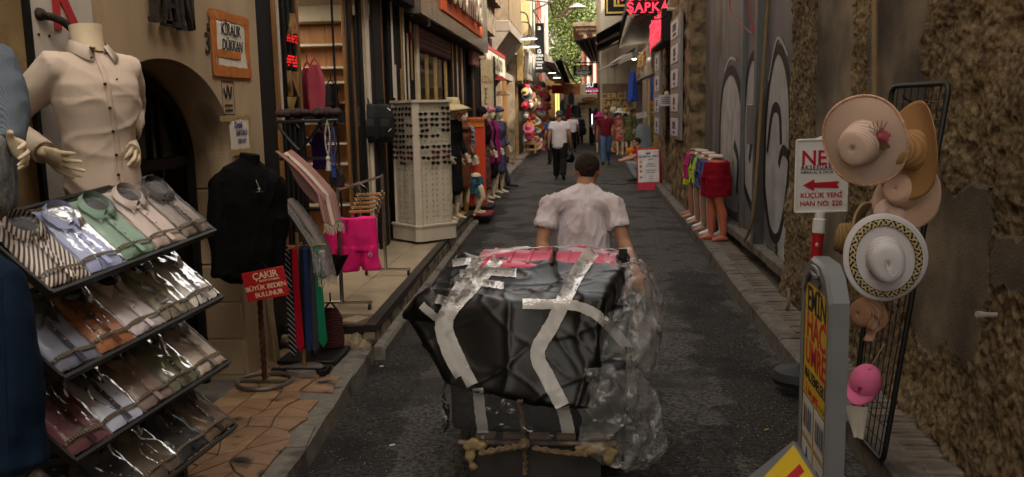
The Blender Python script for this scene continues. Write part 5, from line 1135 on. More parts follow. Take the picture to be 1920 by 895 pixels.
# ropes
def rope(parent, path, r=.011, lift=.012):
    pts = []; last = 4
    for p in cat([(p[0], p[1], 0) for p in path], 8):
        d = ray(p.x, p.y).normalized(); h = BV.ray_cast(CAM, d); L_ = (h[3]-lift) if h[0] else last; last = L_; pts.append(CAM+d*L_)
    g = wmb(parent)
    for ph in (0, 3.14159):
        q = []
        for i, p in enumerate(pts): a = i*1.1+ph; q.append(p+V((math.cos(a)*r*.6, math.sin(a)*r*.3, math.sin(a)*r*.5)))
        g.tube(q, r*.75, 6)
    return g.build('rope', m_rope, parent)
rope(cart, [(975,752),(980,790),(983,830),(985,860),(985,890)]); rope(cart, [(900,850),(940,842),(975,836),(985,833)], .013); rope(cart, [(1000,840),(1050,848),(1100,852)], .011); rope(b3, [(1042,468),(1038,478),(1034,492)], .010)
g = wmb(cart); c = at(983, 832, 3.82); g.sph(c, (.03,.02,.03), 10, 7); fuse(g, 'rope_knot', m_rope, cart, .006, 1, disp=lambda c, n_: n_*.008*fbm(c, 30, 2))
# loose clear wrap bulging round the cases on the right and below the left edge
def wrapsheet(parent, ctrl, nu=44, nv=44, amp=.03, name='clear_wrap', seed=0, mtl=None):
    """ctrl: rows of (px,py,Y)"""
    rows = [[at(*p) for p in r] for r in ctrl]; R_ = [cat(r, max(2, nu//(len(r)-1))) for r in rows]; cols = [cat([r[i] for r in R_], max(2, nv//(len(rows)-1))) for i in range(len(R_[0]))]
    g = wmb(parent); nu_, nv_ = len(cols)-1, len(cols[0])-1
    def fn(u, v):
        p = cols[round(u*nu_)][round(v*nv_)]; k = V((seed*3.1,0,0)); return p+V((fbm(p*1+k, 9, 3), fbm(p*1-k, 8, 3)*1.3, fbm(p+k*2, 9, 3)))*amp-(p-CAM).normalized()*amp*.7*(crease(p, (1,.2,.9), 10, 3, .3, seed)+crease(p, (-.6,.2,1), 13, 3, .3, seed+4))
    g.grid(fn, nu_, nv_); return g.build(name, mtl or m_film, parent, 28)
wrapsheet(b3, [[(890,490,4.5),(960,470,4.75),(1060,464,4.85),(1150,470,4.8),(1185,480,4.75)], [(905,470,4.95),(960,464,4.98),(1060,462,5.0),(1150,468,5.0),(1195,490,4.9)]], amp=.012)
wrapsheet(b3, [[(1120,468,4.7),(1150,520,4.35),(1150,570,4.25)], [(1180,472,4.75),(1200,520,4.4),(1190,590,4.25)], [(1196,490,4.8),(1225,540,4.5),(1220,600,4.35)], [(1200,490,5.0),(1246,560,4.75),(1240,610,4.6)]], amp=.03, seed=1)
wrapsheet(b2, [[(1110,590,4.05),(1100,660,3.98),(1080,745,3.92)], [(1165,580,4.08),(1160,660,4.0),(1150,740,3.95)], [(1215,585,4.2),(1220,650,4.1),(1190,720,4.0)], [(1240,590,4.45),(1236,650,4.3),(1225,700,4.2)]], amp=.032, seed=2)
wrapsheet(b2, [[(1165,555,4.3),(1200,560,4.3),(1236,575,4.5)], [(1180,620,4.2),(1215,630,4.2),(1244,640,4.4)], [(1176,670,4.15),(1205,690,4.15),(1230,690,4.3)]], amp=.03, seed=3)
wrapsheet(b1, [[(1085,690,3.9),(1080,760,3.86),(1090,845,3.84)], [(1150,690,3.88),(1160,770,3.85),(1165,880,3.84)], [(1200,700,3.95),(1205,780,3.9),(1210,880,3.9)], [(1228,720,4.1),(1235,770,4.0),(1250,830,4.0)]], amp=.035, seed=4)
wrapsheet(b1, [[(850,690,3.90),(900,730,3.83),(970,752,3.82),(1050,772,3.80)], [(842,740,3.90),(900,780,3.83),(970,790,3.82),(1050,800,3.81)], [(842,800,3.90),(900,826,3.84),(975,830,3.83),(1050,838,3.82)]], amp=.007, seed=5, mtl=film('tight_wrap', (.95,.95,.95), .03, .14, 1.4, .8, 12, .02, (.7,.7,.7)))
wrapsheet(b1, [[(862,650,4.2),(840,690,4.1),(836,720,4.0)], [(838,690,4.15),(828,760,4.05),(830,800,3.95)], [(842,760,4.1),(838,820,4.0),(846,862,3.94)]], amp=.03, seed=6)
# ================================================================== left foreground: shirts on a tilted rack
m_rack = mat('rack_black', (.005,.005,.005), .45, .0, var=.2, spec=.35)
rack = thing('display_rack', 'black four tier metal rack with tilted trays of folded shirts', 'rack', (-1.7, 3.1, .1))
FL0, FR0 = at(97, 548, 2.67), at(398, 433, 3.55)
BK = V((-.265, .03, .215)); trays = []
for r in range(4):
    dn = V((.012*r, 0, -.285*r)); FL, FR = FL0+dn, FR0+dn; trays.append((FL, FR, FL+BK, FR+BK)); ux = (FR-FL).normalized(); vy = BK.normalized(); nn = ux.cross(vy).normalized(); Lw = (FR-FL).length; Ld = BK.length
    M = Matrix((ux, vy, nn)).transposed().to_4x4(); M.translation = FL; Mi = INV[rack.name] @ M
    g = MB(Mi); g.box(-.01, Lw+.01, -.012, 0, -.02, .012); g.box(-.01, Lw+.01, Ld, Ld+.012, -.02, .02); g.box(-.012, 0, 0, Ld, -.02, .01); g.box(Lw, Lw+.012, 0, Ld, -.02, .01); fr_ = g.build('tray_frame', m_rack, rack)
    g = MB(Mi)
    for k in range(24): g.tube([(Lw*k/23, 0, -.014), (Lw*k/23, Ld, -.014)], .0022, 5, cap=False)
    for k in (.25, .5, .75): g.tube([(0, Ld*k, -.011), (Lw, Ld*k, -.011)], .0022, 5, cap=False)
    g.build('tray_grid', m_rack, rack); trays[-1] = (M, Lw, Ld)
for (P_) in (FL0, FR0):
    y = P_.y; x = P_.x+BK.x*.75
    part(rack, 'post', m_rack, [(x-.018,x+.018,y-.018+(.06 if P_ is FL0 else -.03),y+.018+(.06 if P_ is FL0 else -.03),.1,P_.z+.16)])
    part(rack, 'foot', m_rack, [(x-.2,x+.25,y-.018+(.06 if P_ is FL0 else -.03),y+.018+(.06 if P_ is FL0 else -.03),.1,.13)])
    for r in range(4): g = wmb(rack); z = P_.z-.285*r; yy = y+(.06 if P_ is FL0 else -.03); g.tube([(x,yy,z-.06), (P_.x+.012*r-.02,yy,z-.012)], .012, 6); g.build('bracket', m_rack, rack)
pk_film = [film('shirt_film_%d' % i, (.97,.97,.96), .008, .16, 1.22, .25, 9+3*i, .03, (.8,.8,.8), .8) for i in range(3)]
m_band = wave_mat('shirt_band', (.16,.125,.08), (.05,.04,.028), 26, 'X', .5)
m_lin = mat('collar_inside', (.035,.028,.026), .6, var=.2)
def shirt_pack(mtl, mcol, label, M, seed, wv=.168, ld=.31, lining=None):
    t = thing('shirt_pack', label, 'shirt', m=M, group='folded shirts on the tilted rack'); rr = random.Random(seed)
    def slab(u, v):
        x = (u-.5)*wv; y = v*ld*.98; e = min(1, 8*min(u, 1-u))*min(1, 9*min(v, 1-v)); return V((x, y, .006+.022*e**.5*.6+.003*fbm((x*20+seed, y*14, seed), 1, 3)))
    g = MB(); g.grid(slab, 18, 22); g.box(-wv/2, wv/2, 0, ld*.98, .001, .006); g.build('folded_shirt', mtl, t, 60)
    cy = ld*.79; rx, ry = wv*.31, ld*.155
    g = MB(); N = 28; rs = []
    for i in range(N+1):
        a = -math.pi/2+.25+(2*math.pi-.5)*i/N; ca, sa = math.cos(a), math.sin(a); h = .019+.014*(sa+1)/2
        o_ = V((rx*1.02*ca, cy+ry*1.02*sa, .028)); tp_ = V((rx*.94*ca, cy+ry*.94*sa+.004, .028+h)); fd = V((rx*(1.26+.1*(sa < -.5))*ca, cy+ry*1.2*sa-.004-.012*(sa < -.6), .03+h*.25)); rs.append((o_, tp_, fd))
    vs = [p for r in rs for p in r]; g.add(vs, [(3*i+k, 3*i+k+1, 3*(i+1)+k+1, 3*(i+1)+k) for i in range(N) for k in (0, 1)])
    for q in (-1, 1): g.add([V((q*.006, cy-ry*1.0, .055)), V((q*rx*.95, cy-ry*.55, .044)), V((q*rx*.78, cy-ry*1.75, .026)), V((q*.016, cy-ry*1.2, .036))], [(0,1,2,3)])
    co = g.build('collar', mcol, t, 60)
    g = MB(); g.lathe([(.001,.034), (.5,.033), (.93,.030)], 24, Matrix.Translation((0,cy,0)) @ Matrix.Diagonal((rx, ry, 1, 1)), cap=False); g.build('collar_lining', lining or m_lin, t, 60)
    g = MB(); g.box(-.014, .014, cy+ry*.45, cy+ry*.72, .036, .038); g.build('size_label', mat('woven_label', (.02,.02,.025), .6), t)
    g = MB(); g.grid(lambda u, v: V(((u-.5)*.022, v*(cy-ry*1.05), .031+.002*math.sin(v*30))), 2, 10); g.build('placket', mcol, t, 60)
    for k in range(3): g = MB(); g.lathe([(.004,.033), (.004,.036)], 8, Matrix.Translation((0, .05+k*.05, 0))); g.build('button', mat('shirt_button', (.3,.25,.2), .3), t)
    g = MB(); g.grid(lambda u, v: V(((u-.5)*wv*1.01, ld*.115+v*.012+.004*math.sin(u*5), .0335-.02*(abs(u-.5)*2)**8)), 16, 1); g.build('paper_band', m_band, t, 60)
    def fl(u, v):
        x = (u-.5)*wv*1.06; y = v*ld*1.02-.003; e = min(1, 7*min(u, 1-u))*min(1, 7*min(v, 1-v)); dd = V((x/(rx*1.1), (y-cy)/(ry*1.15), 0)).length
        z = .006+.024*e**.5+(.019 if dd < 1 else .019*max(0, 1-(dd-1)*2.2))*e**.3
        s1 = noise.noise(V((x*16+seed, y*9, seed*.7))); rdg = (1-abs(s1)*2.2)
        return V((x, y, z+.005*max(0, rdg)**4+.0012*fbm((x*26, y*18, seed), 1, 3)))
    g = MB(); g.grid(fl, 34, 48); g.build('plastic_sleeve', pk_film[seed % 3], t, 35)
    return t
Cc = lambda n_, c: cloth('shirt_'+n_, c, .85, bump=.2)
S1 = wave_mat('shirt_brown_stripe', (.09,.045,.035), (.66,.6,.54), 22, 'X', .8, rot=(0,0,.6)); S2 = wave_mat('shirt_olive_stripe', (.12,.10,.06), (.33,.29,.22), 55, 'X', .8)
rows = [[(S1, S1, 'brown and white striped shirt'), (Cc('blue', (.36,.40,.64)), None, 'light blue shirt'), (Cc('sage', (.24,.36,.28)), None, 'sage green shirt'), (Cc('blush', (.55,.44,.40)), None, 'blush beige shirt'), (Cc('taupe', (.25,.195,.165)), Cc('taupe_dk', (.06,.05,.048)), 'taupe shirt with a dark collar')],
        [(Cc('slate', (.20,.215,.30)), Cc('slate_dk', (.05,.05,.065)), 'slate blue shirt'), (Cc('rust', (.36,.135,.055)), Cc('rust_dk', (.10,.035,.02)), 'rust orange shirt'), (Cc('lilac', (.62,.55,.58)), None, 'pale lilac shirt'), (S2, S2, 'olive pinstriped shirt'), (Cc('white', (.66,.6,.56)), Cc('mauve_dk', (.2,.165,.165)), 'off white shirt with greyish collar')],
        [(Cc('wine', (.145,.045,.06)), Cc('wine_dk', (.05,.02,.025)), 'burgundy shirt'), (Cc('ice', (.5,.53,.7)), Cc('ink', (.045,.045,.06)), 'ice blue shirt with a dark collar'), (Cc('mink', (.25,.18,.16)), None, 'mink brown shirt'), (Cc('moss', (.13,.13,.075)), Cc('moss_dk', (.05,.045,.03)), 'moss green shirt'), (Cc('sand', (.55,.45,.38)), Cc('sand_dk', (.2,.16,.14)), 'sand beige shirt')],
        [(Cc('coffee', (.08,.055,.045)), None, 'coffee brown shirt'), (Cc('coal', (.03,.03,.035)), None, 'charcoal shirt'), (Cc('umber', (.10,.07,.05)), None, 'umber shirt'), (Cc('black', (.018,.018,.022)), None, 'black shirt'), (Cc('bark', (.15,.095,.06)), Cc('bark_dk', (.03,.025,.025)), 'dark tan shirt')]]
for r, (M, Lw, Ld) in enumerate(trays):
    for k, (a, b, lb) in enumerate(rows[r]):
        ux = .5+k; T_ = M @ Matrix.Translation((Lw*ux/5, .008, .0)) @ Matrix.Rotation(R((-6,-4,-3,-4,-2)[k]+r), 4, 'Z') @ Matrix.Rotation(R(-2), 4, 'Y')
        shirt_pack(a, b or a, lb+' in clear sleeve, '+['top tray', 'second tray', 'third tray', 'lowest tray'][r]+' of the rack', T_, r*5+k+1, Lw/5*1.0, Ld*.96)
# ---- cream shirt mannequin above the rack
m_shirt = cloth('tan_shirt', (.53,.425,.345), .85, var=.08, bump=.35, bscale=14); m_mann = mat('mannequin_cream', (.62,.50,.34), .38, var=.1, scale=10, col2=(.5,.39,.25), thr=.62, tscale=8)
mq = thing('shirt_mannequin', 'headless cream mannequin wearing a tan button down shirt', 'mannequin', at(150, 352, 3.4))
Y0 = 3.40; ctr = at(192, 352, Y0); fw = V((.86,-.5,0)).normalized(); lt = V((-fw.y, fw.x, 0))*1      # lt: towards its left (further up the street)
pos = lambda z, s=0, f=0: V((ctr.x, ctr.y, 0))+lt*s+fw*f+V((0,0,z))
zt = lambda py: at(150, py, Y0).z
def shirtdisp(c, n_):
    q = c; w = 1.0 if q.z < .35 else .6
    return n_*(.009*w*crease(q, (.8,.5,-.45), 5, 3, .15)+.008*w*crease(q, (.5,.9,.25), 6, 4, .15, 3)+.004*crease(q, (.2,.1,1), 7, 3, .2, 6)+.005*fbm(q, 5, 3)-.003)
def ringdata(): return [(zt(362),.142,.098,0), (zt(330),.145,.10,.0), (zt(295),.138,.096,.0), (zt(250),.138,.098,.005), (zt(205),.155,.11,.012), (zt(165),.170,.116,.012), (zt(138),.168,.10,.0), (zt(118),.135,.078,-.01), (zt(104),.075,.06,-.012)]
g = wmb(mq); rd = ringdata()
spine(g, [pos(z, 0, f) for z, a, b, f in rd], [a for z, a, b, f in rd], [b for z, a, b, f in rd], lt, 28, 2.3)
shR_ = pos(zt(130), -.15, 0); elR_ = at(8, 235, 3.30); wrR_ = at(84, 287, 3.18); shL_ = pos(zt(130), .15, 0); elL_ = at(248, 205, 3.62); wrL_ = at(242, 252, 3.50)
for sh, el, wr_ in ((shR_, elR_, wrR_), (shL_, elL_, wrL_)): g.tube([lerp(sh, pos(zt(135)), .5), sh, lerp(sh, el, .35), lerp(sh, el, .75), el, lerp(el, wr_, .3), lerp(el, wr_, .96)], [.07,.068,.064,.056,.05,.048,.042], 16)
fuse(g, 'shirt', m_shirt, mq, .008, 5, disp=shirtdisp)
g = wmb(mq); g.tube([pos(zt(100),0,-.01), pos(zt(75),0,-.015), pos(zt(48),0,-.02)], [.062,.058,.062], 24); nk = g.build('neck', m_mann, mq)
g = wmb(mq)      # collar: standing band folded over, open at the front
N = 30; rs = []
for i in range(N+1):
    a = .38+(6.283-.76)*i/N; d = fw*math.cos(a)+lt*math.sin(a); fr = max(0, math.cos(a)); base_ = pos(zt(95),0,-.012)
    top = base_+d*(.068)+V((0,0,.040-.028*fr)); low_ = base_+d*(.088+.03*fr)+V((0,0,-.006-.05*fr**2)); ins = base_+d*.066+V((0,0,-.015)); rs.append([ins, top, low_])
g.add([p for r in rs for p in r], [(3*i+k, 3*i+k+1, 3*(i+1)+k+1, 3*(i+1)+k) for i in range(N) for k in (0, 1)])
co = g.build('collar', m_shirt, mq, 70); md = co.modifiers.new('thick', 'SOLIDIFY'); md.thickness = .004
bpy.context.view_layer.update(); BV = bvh_of([o for o in mq.children if o.name.startswith('shirt')])
def surf(px, py, lift=.004):
    d = ray(px, py).normalized(); h = BV.ray_cast(CAM, d); return CAM+d*(h[3]-lift) if h[0] else at(px, py, 3.3)
pl_path = cat([(172,88,0), (184,112,0), (199,150,0), (208,200,0), (217,250,0), (222,290,0), (229,330,0), (232,346,0)], 6)
g = wmb(mq); vs = []
for i, p in enumerate(pl_path):
    for k in (-7.5, -6, 6, 7.5): vs.append(surf(p.x+k*.75, p.y, .0065 if abs(k) < 7 else -.001))
n_ = len(pl_path); g.add(vs, [(4*i+j, 4*i+j+1, 4*(i+1)+j+1, 4*(i+1)+j) for i in range(n_-1) for j in range(3)]); g.build('placket', m_shirt, mq, 60)
m_btn = mat('dark_button', (.03,.02,.018), .4)
for px, py in ((197,158), (206,203), (212,247), (218,291), (222,328), (219,149)):
    p = surf(px, py, .009); d = (CAM-p).normalized(); g = wmb(mq); g.tube([p-fw*.002, p+fw*.003], .0062 if px != 219 else .004, 10); g.build('button', m_btn, mq)
p = pos(zt(96),0,-.012)+fw*.085-lt*.045+V((0,0,-.035)); g = wmb(mq); g.tube([p, p+fw*.012], .007, 10); g.build('collar_button', m_btn, mq)
for nm, wr_, d, nr, sd, cu in (('hand', wrR_, at(166,325,3.12)-wrR_, fw*-.5+V((.2,.5,.4)), -1, .22), ('hand', wrL_, at(256,292,3.42)-wrL_, V((-.6,.2,.1)), 1, 1.1)):
    g = wmb(mq); limb(g, [wr_-(d.normalized())*.06, wr_], [.029,.027]); hand(g, wr_, d, nr, sd, 1.08, cu, .35, .0088); fuse(g, nm, m_mann, mq, .0042, 2)
for sh, el, wr_ in ((shR_, elR_, wrR_), (shL_, elL_, wrL_)): g = wmb(mq); d = (wr_-el).normalized(); g.tube([lerp(el, wr_, .72), lerp(el, wr_, .99)], [.047,.045], 18, cap=False); o = g.build('cuff', m_shirt, mq, 60); o.modifiers.new('thick', 'SOLIDIFY').thickness = .004
# ---- grey blue sweater mannequin at the edge of view
m_knit = wave_mat('blue_grey_knit', (.10,.12,.15), (.135,.16,.195), 60, 'Y', .9, bump=.5, dist=.3); m_knit2 = mat('heather_knit', (.19,.195,.2), .9, var=.3, scale=60, bump=.5, bscale=120)
sw = thing('sweater_mannequin', 'mannequin in a blue grey ribbed cardigan cut by the left edge', 'mannequin', at(-40, 380, 2.75)); g = wmb(sw)
shs, els, wrs = at(-10, 120, 2.75), at(18, 205, 2.72), at(12, 268, 2.66)
spine(g, [at(-60, y, 2.8) for y in (385, 330, 270, 200, 140, 110)], [.15,.15,.15,.165,.17,.12], [.10,.10,.10,.11,.1,.08], V((.5,.86,0)), 22)
g.tube([at(-40,140,2.78), shs, lerp(shs, els, .5), els, lerp(els, wrs, .5), wrs], [.08,.078,.072,.066,.056,.05], 16); fuse(g, 'sleeve', m_knit, sw, .009, 3, disp=lambda c, n_: n_*.008*fbm(c, 11, 3))
g = wmb(sw); spine(g, [at(-12, y, 2.62) for y in (385, 350, 310, 270)], [.05,.055,.05,.04], [.09,.09,.09,.08], V((.9,.3,0)), 16); fuse(g, 'front_panel', m_knit2, sw, .009, 3, disp=lambda c, n_: n_*.006*fbm(c, 11, 3))
g = wmb(sw); d = at(46, 312, 2.6)-wrs; limb(g, [wrs-d.normalized()*.05, wrs], [.03,.028]); hand(g, wrs+d.normalized()*.01, d+V((.05,0,.03)), V((.5,-.6,-.3)), -1, 1.0, .95, .3, .0088); fuse(g, 'hand', m_mann, sw, .0042, 2)
# ---- navy trousers hanging low at the edge
m_navy = cloth('navy_cotton', (.006,.014,.030), .8, bump=.3, bscale=16)
nv = thing('navy_jacket', 'navy blue garment hanging at the lower left edge beside the rack', 'jacket', at(20, 880, 2.35)); g = wmb(nv)
spine(g, [at(-35, 478, 2.38), at(-32, 520, 2.36), at(-22, 600, 2.34), at(-12, 700, 2.33), at(-5, 800, 2.32), at(-2, 862, 2.32)], [.05,.10,.125,.13,.135,.14], [.04,.06,.075,.085,.09,.09], V((1,.2,0)), 22)
fuse(g, 'cloth', m_navy, nv, .009, 4, disp=lambda c, n_: n_*(.013*math.sin(c.x*42+4*noise.noise(c*3))*.5+.010*fbm(c, 6, 3)))
g = wmb(nv); pp = cat([at(2, 520, 2.23), at(6, 620, 2.21), at(10, 720, 2.2), at(14, 850, 2.19)], 6); g.tube(pp, .004, 5); g.build('seam', m_navy, nv)
g = wmb(nv); g.tube([at(-35,478,2.38), at(-35,440,2.38), at(-60,380,2.4)], .004, 5); g.build('hanger_hook', m_rack, nv)
# ---- sign with the red letter behind the mannequin, iron peg
kb = thing('letter_board', 'white metal board with a big red letter behind the shirt mannequin', 'sign', gx(120, 350, -2.12)); a = gx(62, 100, -2.125).y; b = gx(178, 100, -2.125).y
part(kb, 'board', mat('board_white', (.50,.45,.40), .45, var=.08, col2=(.38,.33,.28), thr=.62, tscale=4), [(-2.145,-2.12,a,b,1.1,2.75)], .003); part(kb, 'dark_edge', m_black, [(-2.147,-2.115,a-.03,a-.003,1.1,2.75)])
m_kr = mat('letter_red', (.38,.025,.03), .5, var=.1)
g = MB(rel(kb, frame((-2.118, gx(98, 25, -2.12).y, gx(98, 55, -2.12).z), (0,1,0))))
g.prism([(0,0),(.05,0),(.05,.34),(0,.34)], .004); g.prism([(.051,.13),(.16,.34),(.225,.34),(.085,.10)], .004); g.prism([(.086,.16),(.20,-.0),(.14,-.0),(.052,.12)], .0045); g.build('red_letter', m_kr, kb)
part(kb, 'red_stroke', m_kr, [(-2.119,-2.116,a+.1,a+.16,1.1,1.42)]); part(kb, 'red_stroke', m_kr, [(-2.119,-2.116,a+.24,a+.3,1.1,1.4)])
for px, py in ((72,65), (92,68)): g = wmb(kb); p = gx(px, py, -2.118); g.tube([p, p+V((.004,0,0))], .006, 8); g.build('rivet', m_iron, kb)
pg = thing('iron_peg', 'rusty iron peg with a ball end behind the mannequin neck', 'peg', at(90, 32, 3.42)); g = wmb(pg); g.tube(cat([at(84,30,3.4), at(100,33,3.43), at(120,42,3.46), at(135,55,3.5), V((-2.12, 3.62, at(150,60,3.6).z))], 5), .016, 10); g.build('rod', m_iron, pg)
g = wmb(pg); g.sph(at(74,27,3.38), (.026,.03,.026), 14, 9); g.build('ball_end', m_iron, pg)
# ---- paper notices on the plaster
m_paper = mat('paper', (.58,.53,.45), .8, var=.1, scale=12, bump=.2, bscale=14); m_otape = mat('orange_tape', (.42,.135,.025), .4, var=.2, scale=12, bump=.4, bscale=30); m_ttape = mat('yellowed_tape', (.34,.24,.11), .45, var=.25, scale=10)
def notice(label, px0, px1, py0, py1, lines, tapes, pad):
    pa, pb = gx(px0, py1, HX), gx(px1, py0, HX); w_, h = pb.y-pa.y, pb.z-pa.z; o = V((HX+.004, (pa.y+pb.y)/2, (pa.z+pb.z)/2)); t = thing('paper_notice', label, 'notice', m=frame(o, (0,1,0)))
    g = MB(); g.grid(lambda u, v: V(((u-.5)*w_, (v-.5)*h, .003+.003*fbm((u*3, v*3, w_*9), 1, 2)+.002)), 10, 10); g.build('paper', m_paper, t, 60)
    for x0, x1, y0, y1, mt, z in tapes: g = MB(); g.grid(lambda u, v: V((lerp(x0, x1, u)*w_+.006*noise.noise(V((u*9, v*9, x0))), lerp(y0, y1, v)*h+.006*noise.noise(V((u*9, v*9, y0+4))), z+.002*noise.noise(V((u*5, v*5, 2))))), 12, 4); g.build('tape_strip', mt, t, 60)
    for tx, x, y, s, sx, mk in lines: text(tx, s, mk, Matrix.Translation((x*w_, y*h, .0095)), t, 'handwriting', .0006, .0012, shear=.15, sx=sx)
    return t
m_pen = mat('blue_pen', (.06,.06,.14), .7, var=0)
notice('handwritten for rent notice framed with orange tape above the arch', 404, 456, 44, 130, [('KİRALIK', 0, .28, .098, .82, m_ink), ('DÜKKAN', .02, -.02, .092, .82, m_ink)],
       [(-.62,-.44,-.56,.62,m_otape,.0065), (.46,.62,-.56,.56,m_otape,.0067), (-.66,.64,.45,.62,m_otape,.0083), (-.62,.64,-.62,-.42,m_otape,.0085), (-.5,.28,-.26,-.12,m_otape,.0087)], 0)
notice('small white handwritten notice with yellowed tape right of the arch', 431, 464, 222, 285, [('Kiralık', -.1, .3, .055, .9, m_pen), ('HERTÜRLÜ', .05, .05, .045, .8, m_pen), ('0535 4471', .05, -.2, .04, .8, m_pen)],
       [(-.6,.62,.46,.6,m_ttape,.0065), (-.7,.6,-.62,-.44,m_ttape,.0067), (-.95,-.4,.42,.58,m_ttape,.0085), (.44,.58,-.6,.55,m_ttape,.0069)], 0)
# ---- black jacket mannequin with red sign on a twisted stand
m_jack = cloth('black_wool', (.004,.004,.004), .9, bump=.4, bscale=60)
jm = thing('jacket_mannequin', 'black zip jacket on a headless mannequin in front of the dark pillar', 'mannequin', at(465, 520, 5.0)); g = wmb(jm)
q = lambda px, py, Y=5.0: at(px, py, Y); ltj = V((.8,.6,0))
spine(g, [q(466,515), q(466,470), q(464,420), q(463,375), q(463,340), q(464,318), q(466,303)], [.165,.165,.165,.175,.178,.14,.07], [.10,.105,.105,.11,.10,.08,.06], ltj, 24)
g.tube([q(430,335,4.95), q(414,350,4.93), q(410,400,4.9), q(411,450,4.88), q(416,518,4.86)], [.07,.07,.062,.056,.05], 14); g.tube([q(500,335,5.05), q(516,350,5.08), q(520,400,5.1), q(518,450,5.1), q(514,505,5.08)], [.07,.07,.062,.056,.05], 14)
fuse(g, 'jacket', m_jack, jm, .009, 4, disp=lambda c, n_: n_*(.012*crease(c, (.3,0,1), 8, 3, .2)+.008*fbm(c, 8, 3)))
g = wmb(jm); g.tube([q(467,312), q(468,298), q(469,289)], [.062,.058,.056], 20); g.build('collar', m_jack, jm); g = wmb(jm); g.box(-.016,.016,-.002,.002,-.03,.03, m=frame(q(486,360,4.9), (1,0,0))); g.build('swing_tag', mat('tag_black', (.03,.03,.03), .4), jm)
text('T', .03, m_shelf, rel(jm, frame(q(486,357,4.885), (1,0,0))), jm, 'tag_print', .001, .001); g = wmb(jm); g.tube([q(486,352,4.89), q(480,338,4.9)], .0015, 4); g.build('tag_string', m_shelf, jm)
st = thing('twisted_stand', 'twisted copper coloured floor stand with a round base under the black jacket', 'stand', at(500, 720, 5.2)); g = wmb(st); b0 = V((q(497,720,5.2).x, 5.2, .1)); 
for ph in range(3):
    pts = [V((b0.x+math.cos(i*.5+ph*2.09)*.010, 5.2+math.sin(i*.5+ph*2.09)*.010, .12+i*.012)) for i in range(96)]; g.tube(pts, .009, 6)
g.build('pole', mat('copper_pole', (.11,.05,.035), .4, .6, var=.3, scale=20), st); g = wmb(st); g.tube([(b0.x+.17*math.cos(a), 5.2+.17*math.sin(a), .115) for a in [i*.2094 for i in range(30)]], .014, 8, closed=True); g.tube([(b0.x-.17,5.2,.115), (b0.x+.17,5.2,.115)], .012, 8); g.build('base_ring', mat('steel_ring', (.25,.22,.19), .3, .8), st)
rs_ = thing('red_sign', 'tilted red sign with cream words hanging below the black jacket', 'sign', m=frame(at(498, 533, 4.8), at(540,525,4.95)-at(460,540,4.95), (0,0,1))); g = MB(); g.box(-.125,.125,-.085,.085,-.004,.004,.002); g.build('board', mat('sign_red', (.36,.012,.015), .45, var=.08), rs_); m_cl = mat('cream_letter', (.6,.46,.3), .5, var=0)
for tx, x, y, s, bo, sp in (('ÇAKIR', .01, .052, .054, .0025, .95), ('MONT & KABAN', .03, .022, .016, .0005, 1), ('BÜYÜK BEDEN', .0, -.015, .038, .0016, .95), ('BULUNUR', .01, -.056, .038, .0016, .95)): text(tx, s, m_cl, Matrix.Translation((x, y, .0055)), rs_, 'lettering', .0008, bo, space=sp)
g = MB(); g.tube([(-.04,.08,0), (0,.14,0), (.04,.08,0)], .002, 5); g.build('hanger_wire', m_black, rs_)
# panels stacked against the wall behind
for i, (px, w_, c) in enumerate(((484,.05,(.25,.17,.09)), (508,.07,(.3,.22,.13)), (522,.05,(.27,.19,.1)))):
    p = at(px, 700, 5.7); g = MB(); g.box(-.012, .012, -.03, .03, 0, .55, .003, m=Matrix.Translation((p.x, 5.7, .1)) @ Matrix.Rotation(-.08, 4, 'Y')); tag(g.build('leaning_board', mat('lean_%d' % i, c, .7, var=.2)), ['narrow', 'broad', 'thin'][i]+' yellowish board leaning at the dark pillar, '+['left of three', 'middle of three', 'right of three'][i], 'board', 'boards leaning at the pillar')
# ---- tie stand
tm = thing('tie_stand', 'low round based stand hung with long neckties', 'stand', at(575, 715, 5.45)); bx = at(572, 712, 5.45); g = wmb(tm); g.lathe([(.01,.135), (.12,.13), (.125,.105), (.125,.1), (.01,.1)], 24, Matrix.Translation((bx.x,5.45,0)), cap=False); g.build('base_disc', mat('stone_base', (.12,.1,.085), .6), tm)
g = wmb(tm); g.tube([(bx.x,5.45,.12), (bx.x,5.45,1.02)], .013, 10); g.build('pole', mat('brass_pole', (.3,.17,.07), .4, .6), tm); g = wmb(tm); zt_ = at(572, 462, 5.45).z; g.tube([(bx.x-.17,5.45,zt_), (bx.x+.19,5.45,zt_+.01)], .006, 8); g.tube([(bx.x-.02,5.3,zt_), (bx.x-.02,5.6,zt_)], .006, 8); g.build('hanging_rail', m_gold, tm)
part(tm, 'base_bar', m_blackm, [(bx.x-.2,bx.x+.16,5.38,5.42,.1,.135)]); part(tm, 'base_bar', m_blackm, [(bx.x+.13,bx.x+.17,5.34,5.5,.1,.135)])
m_ts = wave_mat('striped_tie', (.012,.012,.015), (.4,.4,.42), 13, 'X', .5, .93, rot=(0,.75,0))
